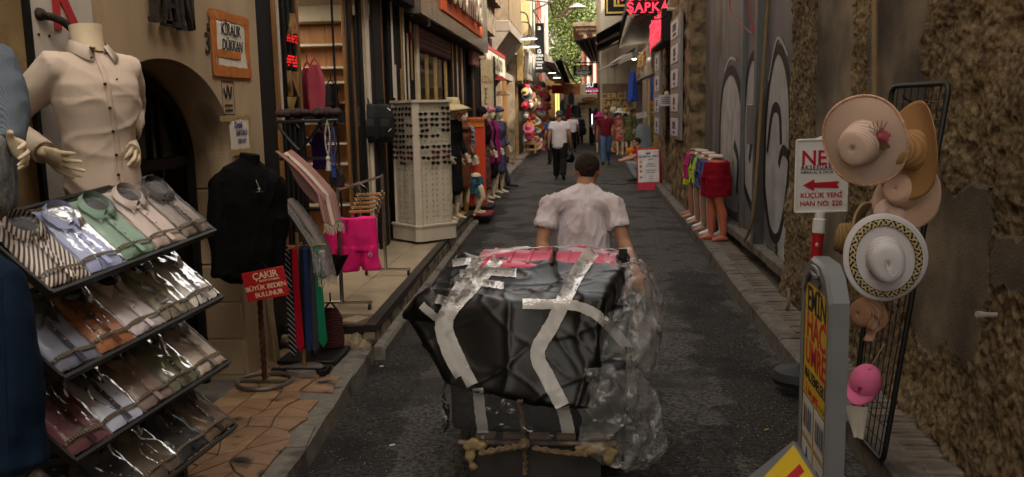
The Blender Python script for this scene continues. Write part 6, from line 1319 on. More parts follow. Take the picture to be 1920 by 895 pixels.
for i, (px0, px1, py0, py1, w_, mt, lb) in enumerate(((538,552,462,671,.05,m_ts,'black necktie with white diagonal stripes'), (553,564,464,662,.05,cloth('red_tie', (.32,.006,.02), .5),'bright red necktie'), (566,572,463,655,.045,cloth('black_tie', (.01,.01,.014), .5),'black necktie beside the red one'), (573,580,464,662,.05,cloth('navy_tie', (.015,.025,.07), .5),'navy blue necktie'), (585,592,464,664,.055,cloth('grey_tie', (.035,.035,.04), .5),'dark grey necktie between navy and green'), (592,608,466,652,.055,cloth('green_tie', (.008,.12,.06), .5),'green necktie'))):
    a, b = at(px0, py0, 5.42-.012*(i % 2)), at(px1, py1, 5.42-.012*(i % 2)); g = MB()
    def fn(u, v):
        ww = w_*(.7+.4*v)*(1 if v < .93 else max(.02, (1-v)/.07)); c = lerp(a, b, v); return c+V(((u-.5)*ww, -.004-.012*math.sin(v*2.5+i)+.006*math.cos((u-.5)*3), 0))
    g.grid(fn, 4, 40); o = g.build('necktie', mt, smooth=60, loc=None); o.modifiers.new('thick', 'SOLIDIFY').thickness = .006
    tag(o, lb+' hanging on the low stand', 'necktie', 'neckties on the low stand')
g = MB(); a = at(598, 468, 5.4); g.grid(lambda u, v: a+V(((u-.5)*.085, -.01+.01*math.sin(u*9), -.15*v)), 8, 8); tag(g.build('plastic_bag', film('bag_film', (.8,.78,.76), .1, .15, 1.4, .9, 22, .1), smooth=50), 'crumpled clear bag over the top of the green necktie', 'bag')
# ---- black scarf stand with top shelf, draped scarves, beads
sf = thing('scarf_stand', 'tall black stand with a cluttered top shelf and draped scarves', 'stand', at(566, 640, 5.8)); pz = at(566, 225, 5.8); g = wmb(sf); g.tube([(pz.x,5.8,.1), (pz.x,5.8,pz.z)], .02, 8); g.build('post', m_rack, sf)
a = at(520, 222, 5.75); b = at(625, 222, 6.0); part(sf, 'top_shelf', m_rack, [(a.x,b.x,5.7,6.1,pz.z-.02,pz.z)], .004)
for yy in (5.72, 6.08): g = wmb(sf); g.tube(cat([(a.x,yy,pz.z-.02), (a.x+.09,yy,pz.z-.14), (pz.x,yy,pz.z-.2)], 5), .010, 6); g.tube(cat([(b.x,yy,pz.z-.02), (b.x-.1,yy,pz.z-.14), (pz.x,yy,pz.z-.2)], 5), .010, 6); g.build('scroll_bracket', m_rack, sf)
part(sf, 'base_plate', m_rack, [(pz.x-.2,pz.x+.2,5.6,6.0,.1,.125)], .004)
for py in (395, 300): z = at(566, py, 5.8).z; part(sf, 'side_arm', m_rack, [(pz.x-.15,pz.x+.15,5.74,5.77,z,z+.02)])
m_sc1 = wave_mat('rose_scarf', (.30,.16,.14), (.22,.115,.105), 40, 'X', .9, dist=1); m_sc2 = mat('grey_scarf', (.13,.12,.11), .9, var=.4, scale=30, stretch=(6,1,1))
m_fr = mat('cream_fringe', (.42,.36,.28), .9)
def scarf(label, A, B, w_, mtl, stripe, seed):
    """A top back, B lower front: folded cloth draped down a sloping edge with fringe"""
    t = thing('scarf', label, 'scarf', B, 0, 'scarves on the black stand'); A, B = V(A), V(B); g = wmb(t); side = V((.55,.8,0)).normalized()*w_; dn = B-A
    def fn(u, v):
        if v < .7: q = v/.7; p = lerp(A, lerp(A, B, .86), q)+V((0,0,.02*math.sin(q*3)))
        else: q = (v-.7)/.3; p = lerp(A, B, .86)+V((.04*q,-.02*q,0))+V((0,0,-.16*q-.03*math.sin(q*1.5)))
        return p+side*(u-.5)+V((.006,-.006,.012))*math.sin(u*9+seed)
    g.grid(fn, 16, 40); o = g.build('cloth', mtl, t, 60); o.modifiers.new('thick', 'SOLIDIFY').thickness = .012
    g = wmb(t); g.grid(lambda u, v: fn(.42+.14*u, v)+V((.005,-.008,.004)), 2, 40); g.build('border_stripe', stripe, t, 60)
    g = wmb(t); e = [fn(k/22, 1) for k in range(23)]
    for p in e: g.tube([p, p+V((rnd.uniform(-.008,.008), 0, -.03)), p+V((rnd.uniform(-.012,.012), 0, -.06))], .003, 4)
    f = g.build('fringe', m_fr, t); f['kind'] = 'stuff'; g = wmb(t)      # hanging inner fold
    g.grid(lambda u, v: lerp(A, lerp(A, B, .8), u)+V((.02,-.03,-.02-.14*v*math.sin(.3+u*2.5)))+V((0,.012*math.sin(u*9+v*3),0)), 20, 8); g.build('under_fold', mtl, t, 60)
scarf('rose coloured striped scarf draped over the black stand, the upper one', at(535,285,5.65), at(626,378,5.5), .16, m_sc1, m_fr, 1)
scarf('grey brown scarf draped below the rose one on the black stand', at(540,375,5.6), at(612,478,5.45), .16, m_sc2, mat('mauve_strip', (.2,.15,.15), .9), 2)
g = MB(); rr = random.Random(4); c0 = at(575, 218, 5.85)      # dark cloths heaped on the shelf
for k in range(9): g.sph(c0+V((-.17+k*.045, rr.uniform(-.08,.08), .02)), (rr.uniform(.03,.06), .07, rr.uniform(.02,.04)), 10, 6)
o = MB(); o.v, o.f, o.mi = g.v, g.f, g.mi; o = fuse(o, 'folded_cloths', mat('dark_patterned', (.035,.02,.02), .9, var=.6, scale=40), None, .01, 1, disp=lambda c, n_: n_*.014*fbm(c, 16, 3)); tag(o, 'heap of dark patterned cloths on the top shelf of the black stand', 'cloth')
def beads(label, px, py0, py1, Y, mt, r, loop=True, name='bead_string'):
    t = thing(name, label, 'beads', at(px, py1, Y)); a, b = at(px, py0, Y), at(px+2, py1, Y); n_ = 20; prev = None
    for s_ in ((-1, 1) if loop else (0,)):
        g = wmb(t)
        for i in range(n_): v = i/(n_-1); p = lerp(a, b, v)+V((s_*.016*math.sin(v*3.1),0,0)); g.sph(p, r, 7, 5)
        g.build('bead_row', mt, t)['kind'] = 'stuff'
    g = wmb(t); g.sph(b-V((0,0,.02)), .018, 10, 6); g.tube([b-V((0,0,.03)), b-V((0,0,.10))], [.012,.02], 8); g.build('tassel', mt, t)
beads('white bead string with a tassel hanging from the shelf edge', 613, 226, 292, 5.75, mat('pearl', (.4,.38,.34), .3), .006); beads('blue bead string with a tassel hanging from the shelf edge', 623, 236, 305, 5.75, mat('blue_bead', (.02,.04,.16), .3), .007)
tag(hung('purple_bag', 'purple cloth bag hanging behind the rose scarf', at(598,248,6.1), .11, .26, cloth('purple_cloth', (.035,.01,.07)), None, 'bag'), None); tag(hung('patterned_pouch', 'dark floral pouch hanging below the bead strings', at(632,318,5.8), .10, .12, mat('dark_floral', (.03,.02,.02), .8, var=.8, scale=60), None, 'pouch'), None)
tag(hung('patterned_bag', 'dark red carpet pattern bag on the floor behind the neckties', at(620,580,5.95), .17, .27, wave_mat('carpet_pattern', (.10,.03,.025), (.02,.012,.012), 18, 'Z', .9, dist=6), None, 'bag'), None)
g = MB(); a = at(634, 478, 5.75)
g.grid(lambda u, v: a+V(((u-.5)*.14-.10*v, .03*math.sin(u*7), -.16*v-.02*math.sin(u*20)*v)), 12, 10); tag(g.build('black_shawl', cloth('black_fringe_cloth', (.012,.011,.012)), smooth=60), 'black fringed shawl hanging in front of the pink shorts', 'shawl'); 
# ---- chrome garment rail with pink shorts
m_chr = mat('chrome', (.5,.46,.4), .18, .95, var=.1)
gr = thing('garment_rail', 'chrome garment rail on castors on the beige platform', 'rail', (at(645,600,6.75).x, 7.4, PZ)); pa = at(643, 592, 6.72); pb = at(662, 530, 8.2); pb.x = pa.x+.02
for p, zt_ in ((pa, at(641,352,6.72).z), (pb, at(641,352,6.72).z)):
    g = wmb(gr); g.tube([(p.x,p.y,PZ+.05), (p.x,p.y,zt_)], .016, 10); g.build('upright', m_chr, gr); g = wmb(gr); g.tube([(p.x-.2,p.y,PZ+.06), (p.x+.24,p.y,PZ+.06)], .013, 8); g.build('foot', m_chr, gr)
    for dx in (-.19, .22): g = wmb(gr); g.tube([(p.x+dx-.01,p.y,PZ+.024), (p.x+dx+.01,p.y,PZ+.024)], .024, 12); g.tube([(p.x+dx,p.y,PZ+.03), (p.x+dx,p.y,PZ+.06)], .006, 6); g.build('castor', m_wheel, gr)
g = wmb(gr); zr = at(641,352,6.72).z-.02; g.tube([(pa.x,pa.y,zr), (pb.x,pb.y,zr)], .012, 8); g.build('top_bar', m_chr, gr)
m_pink = cloth('hot_pink', (.72,.02,.17), .75, bump=.4, bscale=10); m_hgw = mat('hanger_wood', (.34,.17,.06), .5, var=.2)
def shorts_mesh(t, c, w_, h, mtl, xd=(1,0,0), split=.55, dep=.05, flare=1.25):
    X = V(xd).normalized(); Yd = V((0,0,1)).cross(X); g = wmb(t)
    def ring(cx, hw, dp, z, n=20, ph=0): return [V(c)+X*(cx+hw*math.cos(6.283*k/n))+Yd*(dp*math.sin(6.283*k/n)*(1+.15*math.sin(k*2.1+ph)))+V((0,0,z)) for k in range(n)]
    zc = -h*split
    g.rings([ring(0, w_/2, dep, 0), ring(0, w_/2*1.02, dep, -.03), ring(0, w_/2*1.08, dep*1.1, -h*.25), ring(0, w_/2*1.12, dep*1.15, zc)])
    for q in (-1, 1): g.rings([ring(q*w_*.27, w_*.29, dep*1.1, zc+.03), ring(q*w_*.28, w_*.27, dep*1.08, zc-.05), ring(q*w_*.305*flare/1.1, w_*.272*flare/1.1, dep*1.1, -h)])
    return fuse(g, 'shorts_cloth', mtl, t, .009, 3, disp=lambda p, n_: n_*.008*(fbm(p, 8, 3)+.6*math.sin(p.x*50+3*noise.noise(p*5))*max(0, noise.noise(p*3))))
ps = thing('pink_shorts', 'bright pink swim shorts clipped on a hanger at the front of the rail', 'shorts', at(672,402,6.9)); c = at(672,408,6.85); shorts_mesh(ps, c, .27, .43, m_pink, (.95,.3,0), .62, .055, 1.2)
g = MB(rel(ps, frame(at(694,478,6.7), (.95,.3,0)))); g.lathe([(.001,.0), (.013,.002), (.015,0)], 16, cap=False); g.build('round_badge', mat('badge', (.5,.4,.5), .5), ps); g = MB(rel(ps, frame(at(694,478,6.69), (.95,.3,0)))); g.lathe([(.001,.004), (.009,.004)], 12, cap=False); g.build('badge_centre', mat('badge_dk', (.05,.03,.08), .5), ps)
g = wmb(ps); g.tube(cat([at(651,412,6.72), at(650,425,6.71), at(651,442,6.71)], 4), .003, 5); g.build('drawstring', m_blackm, ps)
ps2 = thing('pink_shorts', 'second pair of bright pink shorts half hidden behind the chrome upright', 'shorts', at(628,402,7.1)); shorts_mesh(ps2, at(632,410,7.1), .2, .42, m_pink, (.9,.4,0), .62, .05, 1.1)
for k in range(5):
    y = 6.95+k*.06; t = thing('clip_hanger', 'wooden clip hanger on the chrome rail, '+['first', 'second', 'third', 'fourth', 'fifth'][k]+' from the front', 'hanger', (pa.x+.1, y, zr), 0, 'clip hangers on the rail'); zz = at(670,397-8*k,y).z; g = wmb(t); g.box(-.12,.12,-.006,.006,-.012,.012,.004, m=Matrix.Translation((pa.x+.15,y,zz)) @ Matrix.Rotation(.25, 4, 'Z')); g.build('bar', m_hgw, t)
    g = wmb(t); g.tube(cat([(pa.x+.13,y,zz+.01), (pa.x+.12,y,zz+.05), (pa.x+.05,y,zr+.02)], 4), .003, 5); g.build('hook', m_chr, t)
    for dx in (.05, .24): g = wmb(t); g.box(pa.x+dx+.0, pa.x+dx+.02, y-.018, y+.018, zz-.05, zz+.03, .003); g.build('clip', m_chr, t)
# hanging garments in the opening: pink hood tops, caps, bags on shelves
tag(hung('hooded_sweater', 'dark pink hooded top hanging in the shop opening', at(590,122,7.6), .16, .40, cloth('dusty_pink', (.30,.05,.07)), None, 'top'), None); tag(hung('maroon_trousers', 'maroon garment hanging behind the dark pink top', at(576,128,7.7), .14, .42, cloth('maroon_cloth', (.17,.015,.03)), None, 'clothes'), None)
for i, (px, py, w_, h) in enumerate(((598,160,.16,.2), (620,158,.17,.24), (585,205,.3,.12), (628,208,.35,.14))): tag(hung('shelf_bag', ['small black mask', 'black pouch', 'low black bag', 'dark navy cap'][i]+' on the wooden shelves inside the shop, '+['left on the third shelf', 'right on the third shelf', 'left on a lower shelf', 'right on a lower shelf'][i], at(px, py, 10.3), w_, h, cloth('shelf_black', (.012,.012,.014)), 'dark goods on the wooden shelves', 'bag'), None)
# backpacks
for i, (px, Y) in enumerate(((721, 9.9), (694, 9.75))):
    c = at(px, 228, Y); t = thing('backpack', ['black backpack with four white ticks hanging on the dark strip', 'plain black backpack hanging left of the ticked one'][i], 'backpack', c, 0, 'hanging backpacks'); g = wmb(t)
    spine(g, [c+V((0,-.1,-.2)), c+V((0,-.1,-.1)), c+V((0,-.1,.05)), c+V((0,-.1,.17))], [.12,.135,.135,.10], [.08,.09,.085,.06], V((1,.1,0)), 20, 3); fuse(g, 'body', mat('backpack_cloth', (.010,.010,.011), .75, bump=.3), t, .012, 3)
    g = wmb(t); g.tube(cat([c+V((-.02,-.1,.2)), c+V((0,-.1,.26)), c+V((.02,-.1,.2))], 5), .008, 6); g.build('handle', m_blackm, t)
    g = wmb(t); spine(g, [c+V((0,-.19,-.17)), c+V((0,-.2,-.05)), c+V((0,-.18,.02))], [.095,.1,.09], [.02,.025,.015], V((1,.1,0)), 16, 3); fuse(g, 'pocket', MATS['backpack_cloth'], t, .01, 2)
    if i == 0:
        for sx, sz in ((-1,1), (1,1), (-1,-1), (1,-1)): g = wmb(t); p = c+V((sx*.1,-.20,sz*.115+.02)); g.tube([p+V((-.018*1,0,-.016*sx*sz*-1)), p+V((.018,0,.016*sx*sz*-1))], .004, 5); g.build('white_tick', mat('tick_white', (.7,.7,.7), .4), t)
# ================================================================== right foreground: grid rack with hats
hrk = thing('hat_rack', 'black wire grid panel leaning on the stone wall and hung with hats', 'rack', at(1625, 850, 4.2))
bl, br, tl, tr_ = at(1597, 802, 4.44), at(1655, 874, 3.97), at(1673, 165, 4.44), at(1780, 160, 3.97); bl.z = br.z = .125; tl.x = min(tl.x, 1.55); tr_.x = min(tr_.x, 1.66); tl.z = tr_.z = 1.84
g = wmb(hrk); rc = []
for a, b, c in ((tr_, tl, bl), (bl, tl, br)): pass
def rounded(P, r=.05, k=5):
    o = []; n_ = len(P)
    for i in range(n_):
        a, b, c = P[i-1], P[i], P[(i+1) % n_]; p, q = b+(a-b).normalized()*r, b+(c-b).normalized()*r
        for j in range(k+1): t = j/k; o.append(p*(1-t)**2+b*2*t*(1-t)+q*t*t)
    return o
g.tube(rounded([bl, br, tr_, tl]), .013, 8, closed=True); g.build('outer_frame', m_rack, hrk)
for k in range(1, 8): g = wmb(hrk); g.tube([lerp(bl, br, k/8), lerp(tl, tr_, k/8)], .0028, 5); g.build('upright_wire', m_rack, hrk)
for k in range(1, 22): g = wmb(hrk); g.tube([lerp(bl, tl, k/22), lerp(br, tr_, k/22)], .0028, 5); g.build('cross_wire', m_rack, hrk)
for v, u, ln in ((.95,.05,.2), (.955,.7,.12), (.62,.2,.18), (.60,.5,.14)): g = wmb(hrk); p = lerp(lerp(bl, br, u), lerp(tl, tr_, u), v); g.tube(cat([p, p+V((-ln*.7,-.02,0)), p+V((-ln,-.02,.03))], 4), .0035, 6); g.build('hook', m_rack, hrk)
def straw(name, c, c2=None, sc=75): return wave_mat(name, c, c2 or tuple(x*.78 for x in c), sc, 'Z', .75, band=False, bump=.35, dist=.3)
def hat(label, c, ax, R_, rc, hc, mtl, name='sun_hat', wave=.02, nw=3, up=(0,0,1), band=None, bandw=.03, droop=.01, ell=1.1, edge=None, solid=.004, ph=0.0, taper=.8):
    ax = V(ax).normalized(); u = V(up); u = (u-ax*u.dot(ax)).normalized(); x = u.cross(ax); M = Matrix((x, u, ax)).transposed().to_4x4(); M.translation = V(c); t = thing(name, label, 'hat', m=M, group='hats on the wire grid'); N = 56
    prof = [(.003,hc*1.0), (rc*.3,hc*.995), (rc*.62,hc*.985), (rc*taper,hc*.93), (rc*.93,hc*.55), (rc,hc*.12), (rc*1.03,.0)]
    rs = []
    for r, z in prof: rs.append([V((r*math.cos(6.28318*k/N), r*ell*math.sin(6.28318*k/N), z)) for k in range(N)])
    for q in (.15,.35,.55,.75,.9,1): 
        r = lerp(rc*1.03, R_, q); rs.append([V((r*math.cos(a), r*lerp(ell, 1.06 if ell < 1.2 else 1.16, q)*math.sin(a), -droop*q**2+wave*q**2*math.sin(nw*a+ph))) for a in [6.28318*k/N for k in range(N)]])
    g = MB(); g.rings(rs, cap=False); g.add(rs[0], [tuple(range(N))]); o = g.build('straw', mtl, t, 70); o.modifiers.new('thick', 'SOLIDIFY').thickness = solid
    if edge: g = MB(); g.tube(rs[-1], .006, 6, closed=True); g.build('brim_edge', edge, t, 60)
    if band:
        g = MB(); rr_ = []
        for z, k in ((.004, 1.06), (.004+bandw, 1.03)): rr_.append([V((rc*k*math.cos(6.28318*i/N), rc*k*ell*math.sin(6.28318*i/N), z)) for i in range(N)])
        g.rings(rr_, cap=False); g.build('ribbon', band, t, 60)
    return t, M, rs
m_pe = straw('peach_straw', (.60,.44,.36)); m_br = straw('brown_straw', (.36,.20,.085)); m_ol = straw('olive_straw', (.22,.14,.06)); m_wh = straw('white_straw', (.60,.58,.60)); m_tn = straw('tan_straw', (.36,.20,.12)); m_pe2 = straw('peach_straw_pale', (.52,.35,.25))
Yh = 3.86
t, M, rs = hat('wide brimmed peach straw hat with a dusty pink rose', at(1619,266,3.84), (-.60,-.76,-.22), .182, .084, .12, m_pe, wave=.012, edge=mat('peach_fray', (.5,.3,.2), .9, var=.3, scale=60), ph=1)
m_rose = mat('dusty_rose', (.34,.075,.10), .8, var=.3, scale=20); fc = V((.092,.035,.035)); rr = random.Random(2)
for k in range(22):      # petals
    a = k*2.4; r = .004+.0011*k; p = fc+V((r*math.cos(a), r*math.sin(a), .018-.0008*k)); g = MB(); g.sph(p, (.011,.011,.004), 8, 5, Matrix.Rotation(a, 3, 'Z') @ Matrix.Rotation(.9-.02*k, 3, 'Y')); g.build('petal', m_rose, t, 60)
for k in range(7):
    a = .9+k*.35; g = MB(); pts = cat([fc, fc+V((.035*math.cos(a), .035*math.sin(a)+.01, .03)), fc+V((.06*math.cos(a+.2), .06*math.sin(a+.2)+.01, .01)), fc+V((.03*math.cos(a+.5), .03*math.sin(a+.5), .005))], 4); g.tube(pts, .0012, 4); g.build('mesh_loop', mat('tulle', (.14,.11,.06), .8), t)
for k in range(5): a = 3.9+k*.35; g = MB(); g.tube([fc, fc+V((.05*math.cos(a), .06*math.sin(a), .005))], [.003,.008], 4, flat=.3); g.build('feather', mat('brown_feather', (.12,.07,.03), .9), t)
t, M, rs = hat('brown straw hat seen edge on with a tan ribbon bow', at(1716,282,3.84), (-.93,-.30,.10), .195, .075, .105, m_br, wave=.03, nw=2, ph=.6, droop=-.03)
m_rb = cloth('tan_ribbon', (.42,.24,.12)); 
for pts, w_ in (([(-.03,.05,.05),(-.085,.02,.06),(-.10,-.03,.03)], .03), ([(-.03,.05,.05),(-.06,.0,.08),(-.07,-.07,.07)], .03), ([(-.03,.055,.05),(-.05,.08,.04),(-.02,.06,.05)], .02)):
    g = MB(); P = cat(pts, 6); g.add([q for p in P for q in (p-V((.012,.0,w_*.5)), p+V((.012,.0,w_*.5)))], [(2*i, 2*i+1, 2*i+3, 2*i+2) for i in range(len(P)-1)]); o = g.build('bow', m_rb, t, 60); o.modifiers.new('thick', 'SOLIDIFY').thickness = .003
hat('pale peach straw hat with folded brim below the brown one', at(1698,362,3.9), (-.7,-.62,.3), .15, .07, .09, m_pe2, wave=.03, nw=2)
hat('peach straw crown half hidden above the white hat', at(1672,408,3.95), (-.5,-.8,.35), .12, .072, .09, m_pe, wave=.01)
hat('olive brown straw hat turned sideways behind the white hat', at(1606,452,3.98), (-.86,.42,.15), .165, .07, .09, m_ol, wave=.02, nw=2, edge=mat('olive_edge', (.25,.17,.08), .8))
t, M, rs = hat('white straw hat with a black and gold braided band on the brim', at(1660,486,3.72), (-.16,-.96,-.10), .165, .075, .085, m_wh, wave=.02, nw=2, ell=1.3, ph=.8, up=(-.22,0,1))
N = 90; g = MB(); m_bk = mat('braid_black', (.012,.011,.011), .6); m_gd = mat('braid_gold', (.42,.33,.17), .7)
def brimp(a, q): r = lerp(.075*1.03, .165, q); return V((r*math.cos(a), r*lerp(1.3, 1.16, q)*math.sin(a), .02*q*q*math.sin(2*a+.8)-.01*q*q+.004))
g.rings([[brimp(6.28318*k/N, q)+V((0,0,.0015)) for k in range(N)] for q in (.42,.52,.62,.74)], cap=False); g.build('braid_band', m_bk, t, 60)
for ph in (0, 1.5708, 3.1416): g = MB(); g.tube([brimp(6.28318*k/180, .58+.11*math.sin(k/180*6.28318*22+ph))+V((0,0,.004+.001*math.cos(k/180*6.28318*44+ph))) for k in range(180)], .0042, 5, closed=True); g.build('braid_cord', m_gd if ph != 1.5708 else m_bk, t, 60)
g = MB(); g.tube(cat([(-.01,.09,.05), (-.012,.04,.09), (-.01,-.02,.09), (.01,-.05,.088), (.03,-.03,.088)], 6), .0014, 4); g.build('cord', m_wl, t)
t, M, rs = hat('small tan straw hat with a gauzy scarf below the white hat', at(1632,584,3.88), (-.8,-.45,-.05), .085, .064, .075, m_tn, wave=.01)
g = MB(); g.grid(lambda u, v: V((-.02-.02*v+.016*math.sin(u*14+v*4), .03-.12*v, .0))+V((.0, .0, .03+.05*u-.01*v+.012*math.sin(v*9+u*5)))+V((.09,-.02,.0)), 16, 14); g.build('scarf_tail', film('gauze', (.9,.75,.65), .0, .6, 1.1, .2, 20, .6, (.45,.28,.2)), t, 60)
# pink cap
c = at(1622, 718, 3.74); ax = V((-.35,-.80,.42)).normalized(); cp_ = thing('baseball_cap', 'pink baseball cap with a small red emblem hanging low on the grid', 'cap', m=Matrix.Translation(c) @ Matrix.Rotation(R(-38), 4, 'Z') @ Matrix.Rotation(R(22), 4, 'X') @ Matrix.Rotation(R(18), 4, 'Y') ); m_pc = cloth('cap_pink', (.55,.12,.23), .8, bump=.2)
g = MB(); 
def capd(u, v): a = u*6.28318; z = math.sin(v*1.5708); r = max(0, math.cos(v*1.57))**.75; return V((.065*r*math.cos(a), .075*r*math.sin(a), .082*z))
g.grid(capd, 28, 10); g.build('crown', m_pc, cp_, 60)
g = MB(); g.grid(lambda u, v: V((lerp(-.062,.062,u), -.055*math.sqrt(max(0,1-(2*u-1)**2*.9))-.07*v*max(0,math.sin(math.pi*u))**.6, -.004-.030*v+.012*(1-(2*u-1)**2)*v)), 16, 6); o = g.build('visor', m_pc, cp_, 60); o.modifiers.new('thick', 'SOLIDIFY').thickness = .004
g = MB(frame((0,-.0725,.026), (1,0,0), (0,.35,1))); g.prism([(0,-.012),(.009,0),(.006,.008),(0,.005),(-.006,.008),(-.009,0)], .0015); g.prism([(-.008,-.016),(0,-.010),(.008,-.016),(.006,-.018),(0,-.0135),(-.006,-.018)], .0015); g.build('emblem', mat('emblem_red', (.25,.01,.02), .6), cp_)
g = MB(); g.sph((0,0,.083), .006, 8, 5); g.build('top_button', m_pc, cp_); g = MB(); g.tube([(0,.02,.08), (.02,.05,.2)], .001, 4); g.build('cord', m_shelf, cp_)
g = MB(); a = at(1606, 762, 3.9); g.grid(lambda u, v: a+V(((u-.5)*.10+.03*v, .01*math.sin(u*6), -.16*v*(1-.35*abs(u-.6)))+.0*V((0,0,0))) if 0 else a+V(((u-.5)*.10*(1-.6*v)+.015*v, .012*math.sin(u*6), -.15*v)), 8, 8); tag(g.build('paper_sheet', m_paper, smooth=60), 'crumpled white paper hanging under the pink cap', 'paper')
# ================================================================== direction sign on a pole
nf = thing('pole_sign', 'white plastic arrow sign on a red and white pole beside the hats', 'sign', at(1505, 720, 5.4)); m_sw = mat('sign_plastic', (.62,.60,.58), .4, var=.04); m_sr = mat('sign_print_red', (.40,.015,.03), .5, var=0)
Mn = frame(at(1541, 330, 5.45), (.99,.12,0), (.02,0,1)); Mr = rel(nf, Mn); g = MB(Mr); w2, h2 = .158, .218
g.prism([(-w2,-h2),(w2,-h2),(w2,h2),(.09,h2),(.075,h2+.022),(.02,h2+.03),(-.0,h2+.02),(-.05,h2),(-w2,h2)], .022, z0=-.024); g.build('board', m_sw, nf); g = MB(Mr)
for a, b in (((-w2,-h2),(w2,-h2)), ((w2,-h2),(w2,h2)), ((w2,h2),(-w2,h2)), ((-w2,h2),(-w2,-h2))): g.tube([(a[0],a[1],0), (b[0],b[1],0)], .007, 6)
g.build('rim', m_sw, nf); g = MB(Mr); g.tube([(.065,h2+.012,.0), (.115,h2+.012,.0)], .009, 8); g.build('handle_slot', mat('slot_dark', (.08,.08,.08), .6), nf)
for tx, x, y, s, bo, mk, al in (('NEF', -.13, .105, .125, .006, m_sr, 'LEFT'), ('AKSESUAR', -.13, .052, .034, .0008, m_ink, 'LEFT'), ('AMBALAJ & İPLİK', -.13, .022, .021, .0004, m_ink, 'LEFT'), ('KÜÇÜK YENİ', 0, -.118, .043, .0026, m_sr, 'CENTER'), ('HAN NO: 220', 0, -.168, .043, .0026, m_sr, 'CENTER')): text(tx, s, mk, Mr @ Matrix.Translation((x, y, .0005)), nf, 'lettering', .0008, bo, al, space=1.25 if s < .04 else 1.0)
g = MB(Mr); g.prism([(-.115,-.055),(-.045,-.018),(-.045,-.04),(.11,-.035),(.095,-.055),(.11,-.077),(-.045,-.071),(-.045,-.092)], .0012); g.prism([(-.13,.037),(.13,.037),(.13,.040),(-.13,.040)], .0012); g.build('arrow', m_sr, nf)
pt, pb_ = at(1538, 398, 5.45), V((at(1508,722,5.4).x, 5.4, .14)); g = wmb(nf); g.tube([pt, lerp(pt, pb_, .04), lerp(pt, pb_, .045), lerp(pt, pb_, .13)], [.03,.03,.038,.038], 16); g.build('white_socket', m_sw, nf); g = wmb(nf); g.tube([lerp(pt, pb_, .131), lerp(pt, pb_, .97)], .034, 16); g.build('red_pole', mat('pole_red', (.36,.012,.02), .4), nf)
g = wmb(nf); p = lerp(pt, pb_, .2); g.sph(p+V((-.01,-.034,0)), (.010,.004,.014), 8, 6); g.build('catch', m_shelf, nf); g = wmb(nf); g.lathe([(.01,.0), (.16,.0), (.17,.03), (.15,.075), (.05,.10), (.01,.11)], 26, Matrix.Translation((pb_.x-.03,5.4,.06)), sx=1, cap=False); g.build('rubber_base', mat('rubber', (.022,.022,.024), .6), nf)
# ================================================================== yellow pavement sign
ys_ = thing('pavement_sign', 'grey plastic pavement sign with yellow poster and red headline in the foreground', 'sign', at(1530, 895, 3.3)); m_gp2 = mat('grey_plastic', (.145,.15,.155), .42, var=.06, scale=6); m_yw = mat('poster_yellow', (.58,.40,.02), .45, var=.05)
Tf, Tn = at(1507, 508, 3.56), at(1561, 546, 3.08); Tf.z = Tn.z = 1.115; wd = (Tn-Tf).length; Mq = rel(ys_, frame(Tf, Tn-Tf)); H = .98
g = MB(Mq); ch = .07; out = [(0,-H),(wd,-H),(wd,-ch*.6),(wd-ch,.035),(wd*.5+.09,.07),(wd*.5-.09,.07),(ch,.035),(0,-ch*.6)]
inn = [(.035,-H+.05),(wd-.035,-H+.05),(wd-.035,-.05),(.035,-.05)]
n_ = len(out); vs = [V((x, y, 0)) for x, y in out]+[V((x, y, -.062)) for x, y in out]; vin = [V((x, y, 0)) for x, y in inn]
hole = [(wd*.5+.07*math.cos(a), .012+.016*math.sin(a)) for a in [i*.6283 for i in range(10)]]
g.prism(out, .054, z0=-.060); g.build('frame', m_gp2, ys_, 25)
g = MB(Mq); R8 = [(x, y) for x, y in out]; cx, cy = wd/2, -H/2
ring0 = [V((x, y, -.006)) for x, y in R8]; ring1 = [V((lerp(cx, x, .955), lerp(cy, y, .978), .008)) for x, y in R8]; ring2 = [V((lerp(cx, x, .87), lerp(cy, y, .90), .008)) for x, y in R8]; ring3 = [V((lerp(cx, x, .86), lerp(cy, y, .89), .0)) for x, y in R8]; g.rings([ring0, ring1, ring2, ring3], cap=False); g.build('raised_rim', m_gp2, ys_, 25)
g = MB(Mq); g.tube([(x, y+.012, .009) for x, y in hole], .010, 8, closed=True, flat=.6); g.build('handle_rim', m_gp2, ys_); g = MB(Mq); g.prism([(x, y+.012) for x, y in hole], .002, z0=.0035); g.build('handle_hole', mat('slot_dark', (.08,.08,.08), .6), ys_)
g = MB(Mq); g.prism([(.036,-H+.055),(wd-.036,-H+.055),(wd-.036,-.10),(.036,-.045)] if 0 else [(.036,-H+.055),(wd-.036,-H+.055),(wd-.036,-.045),(.036,-.045)], .002, z0=-.004); g.build('poster', m_yw, ys_)
tm_ = lambda x, y: Mq @ Matrix.Translation((x, y, -.0012))
for tx, y, s, mk, bo, sx in (('EMİN', -.105, .135, m_ink, .004, .98), ('HAC', -.21, .150, m_sr, .007, 1.05), ('UMRE', -.318, .135, m_sr, .007, 1.0), ('MALZEMELERİ', -.405, .060, m_ink, .001, .95)): text(tx, s, mk, tm_(wd/2, y), ys_, 'lettering', .0006, bo, sx=sx*wd/.5)
text('3. kat giriş', .05, m_sr, tm_(wd*.40, -.465), ys_, 'lettering', .0006, .0006, shear=.2)
g = MB(Mq)
for k in range(9): x = wd*.66+k*.013; g.ribbon([(x, -.478+.006*math.sin(k)), (x+.008, -.468+.008*math.sin(k*2.3)), (x+.012, -.482)], .003, Matrix(), -.001)
g.build('script_mark', m_ink, ys_)
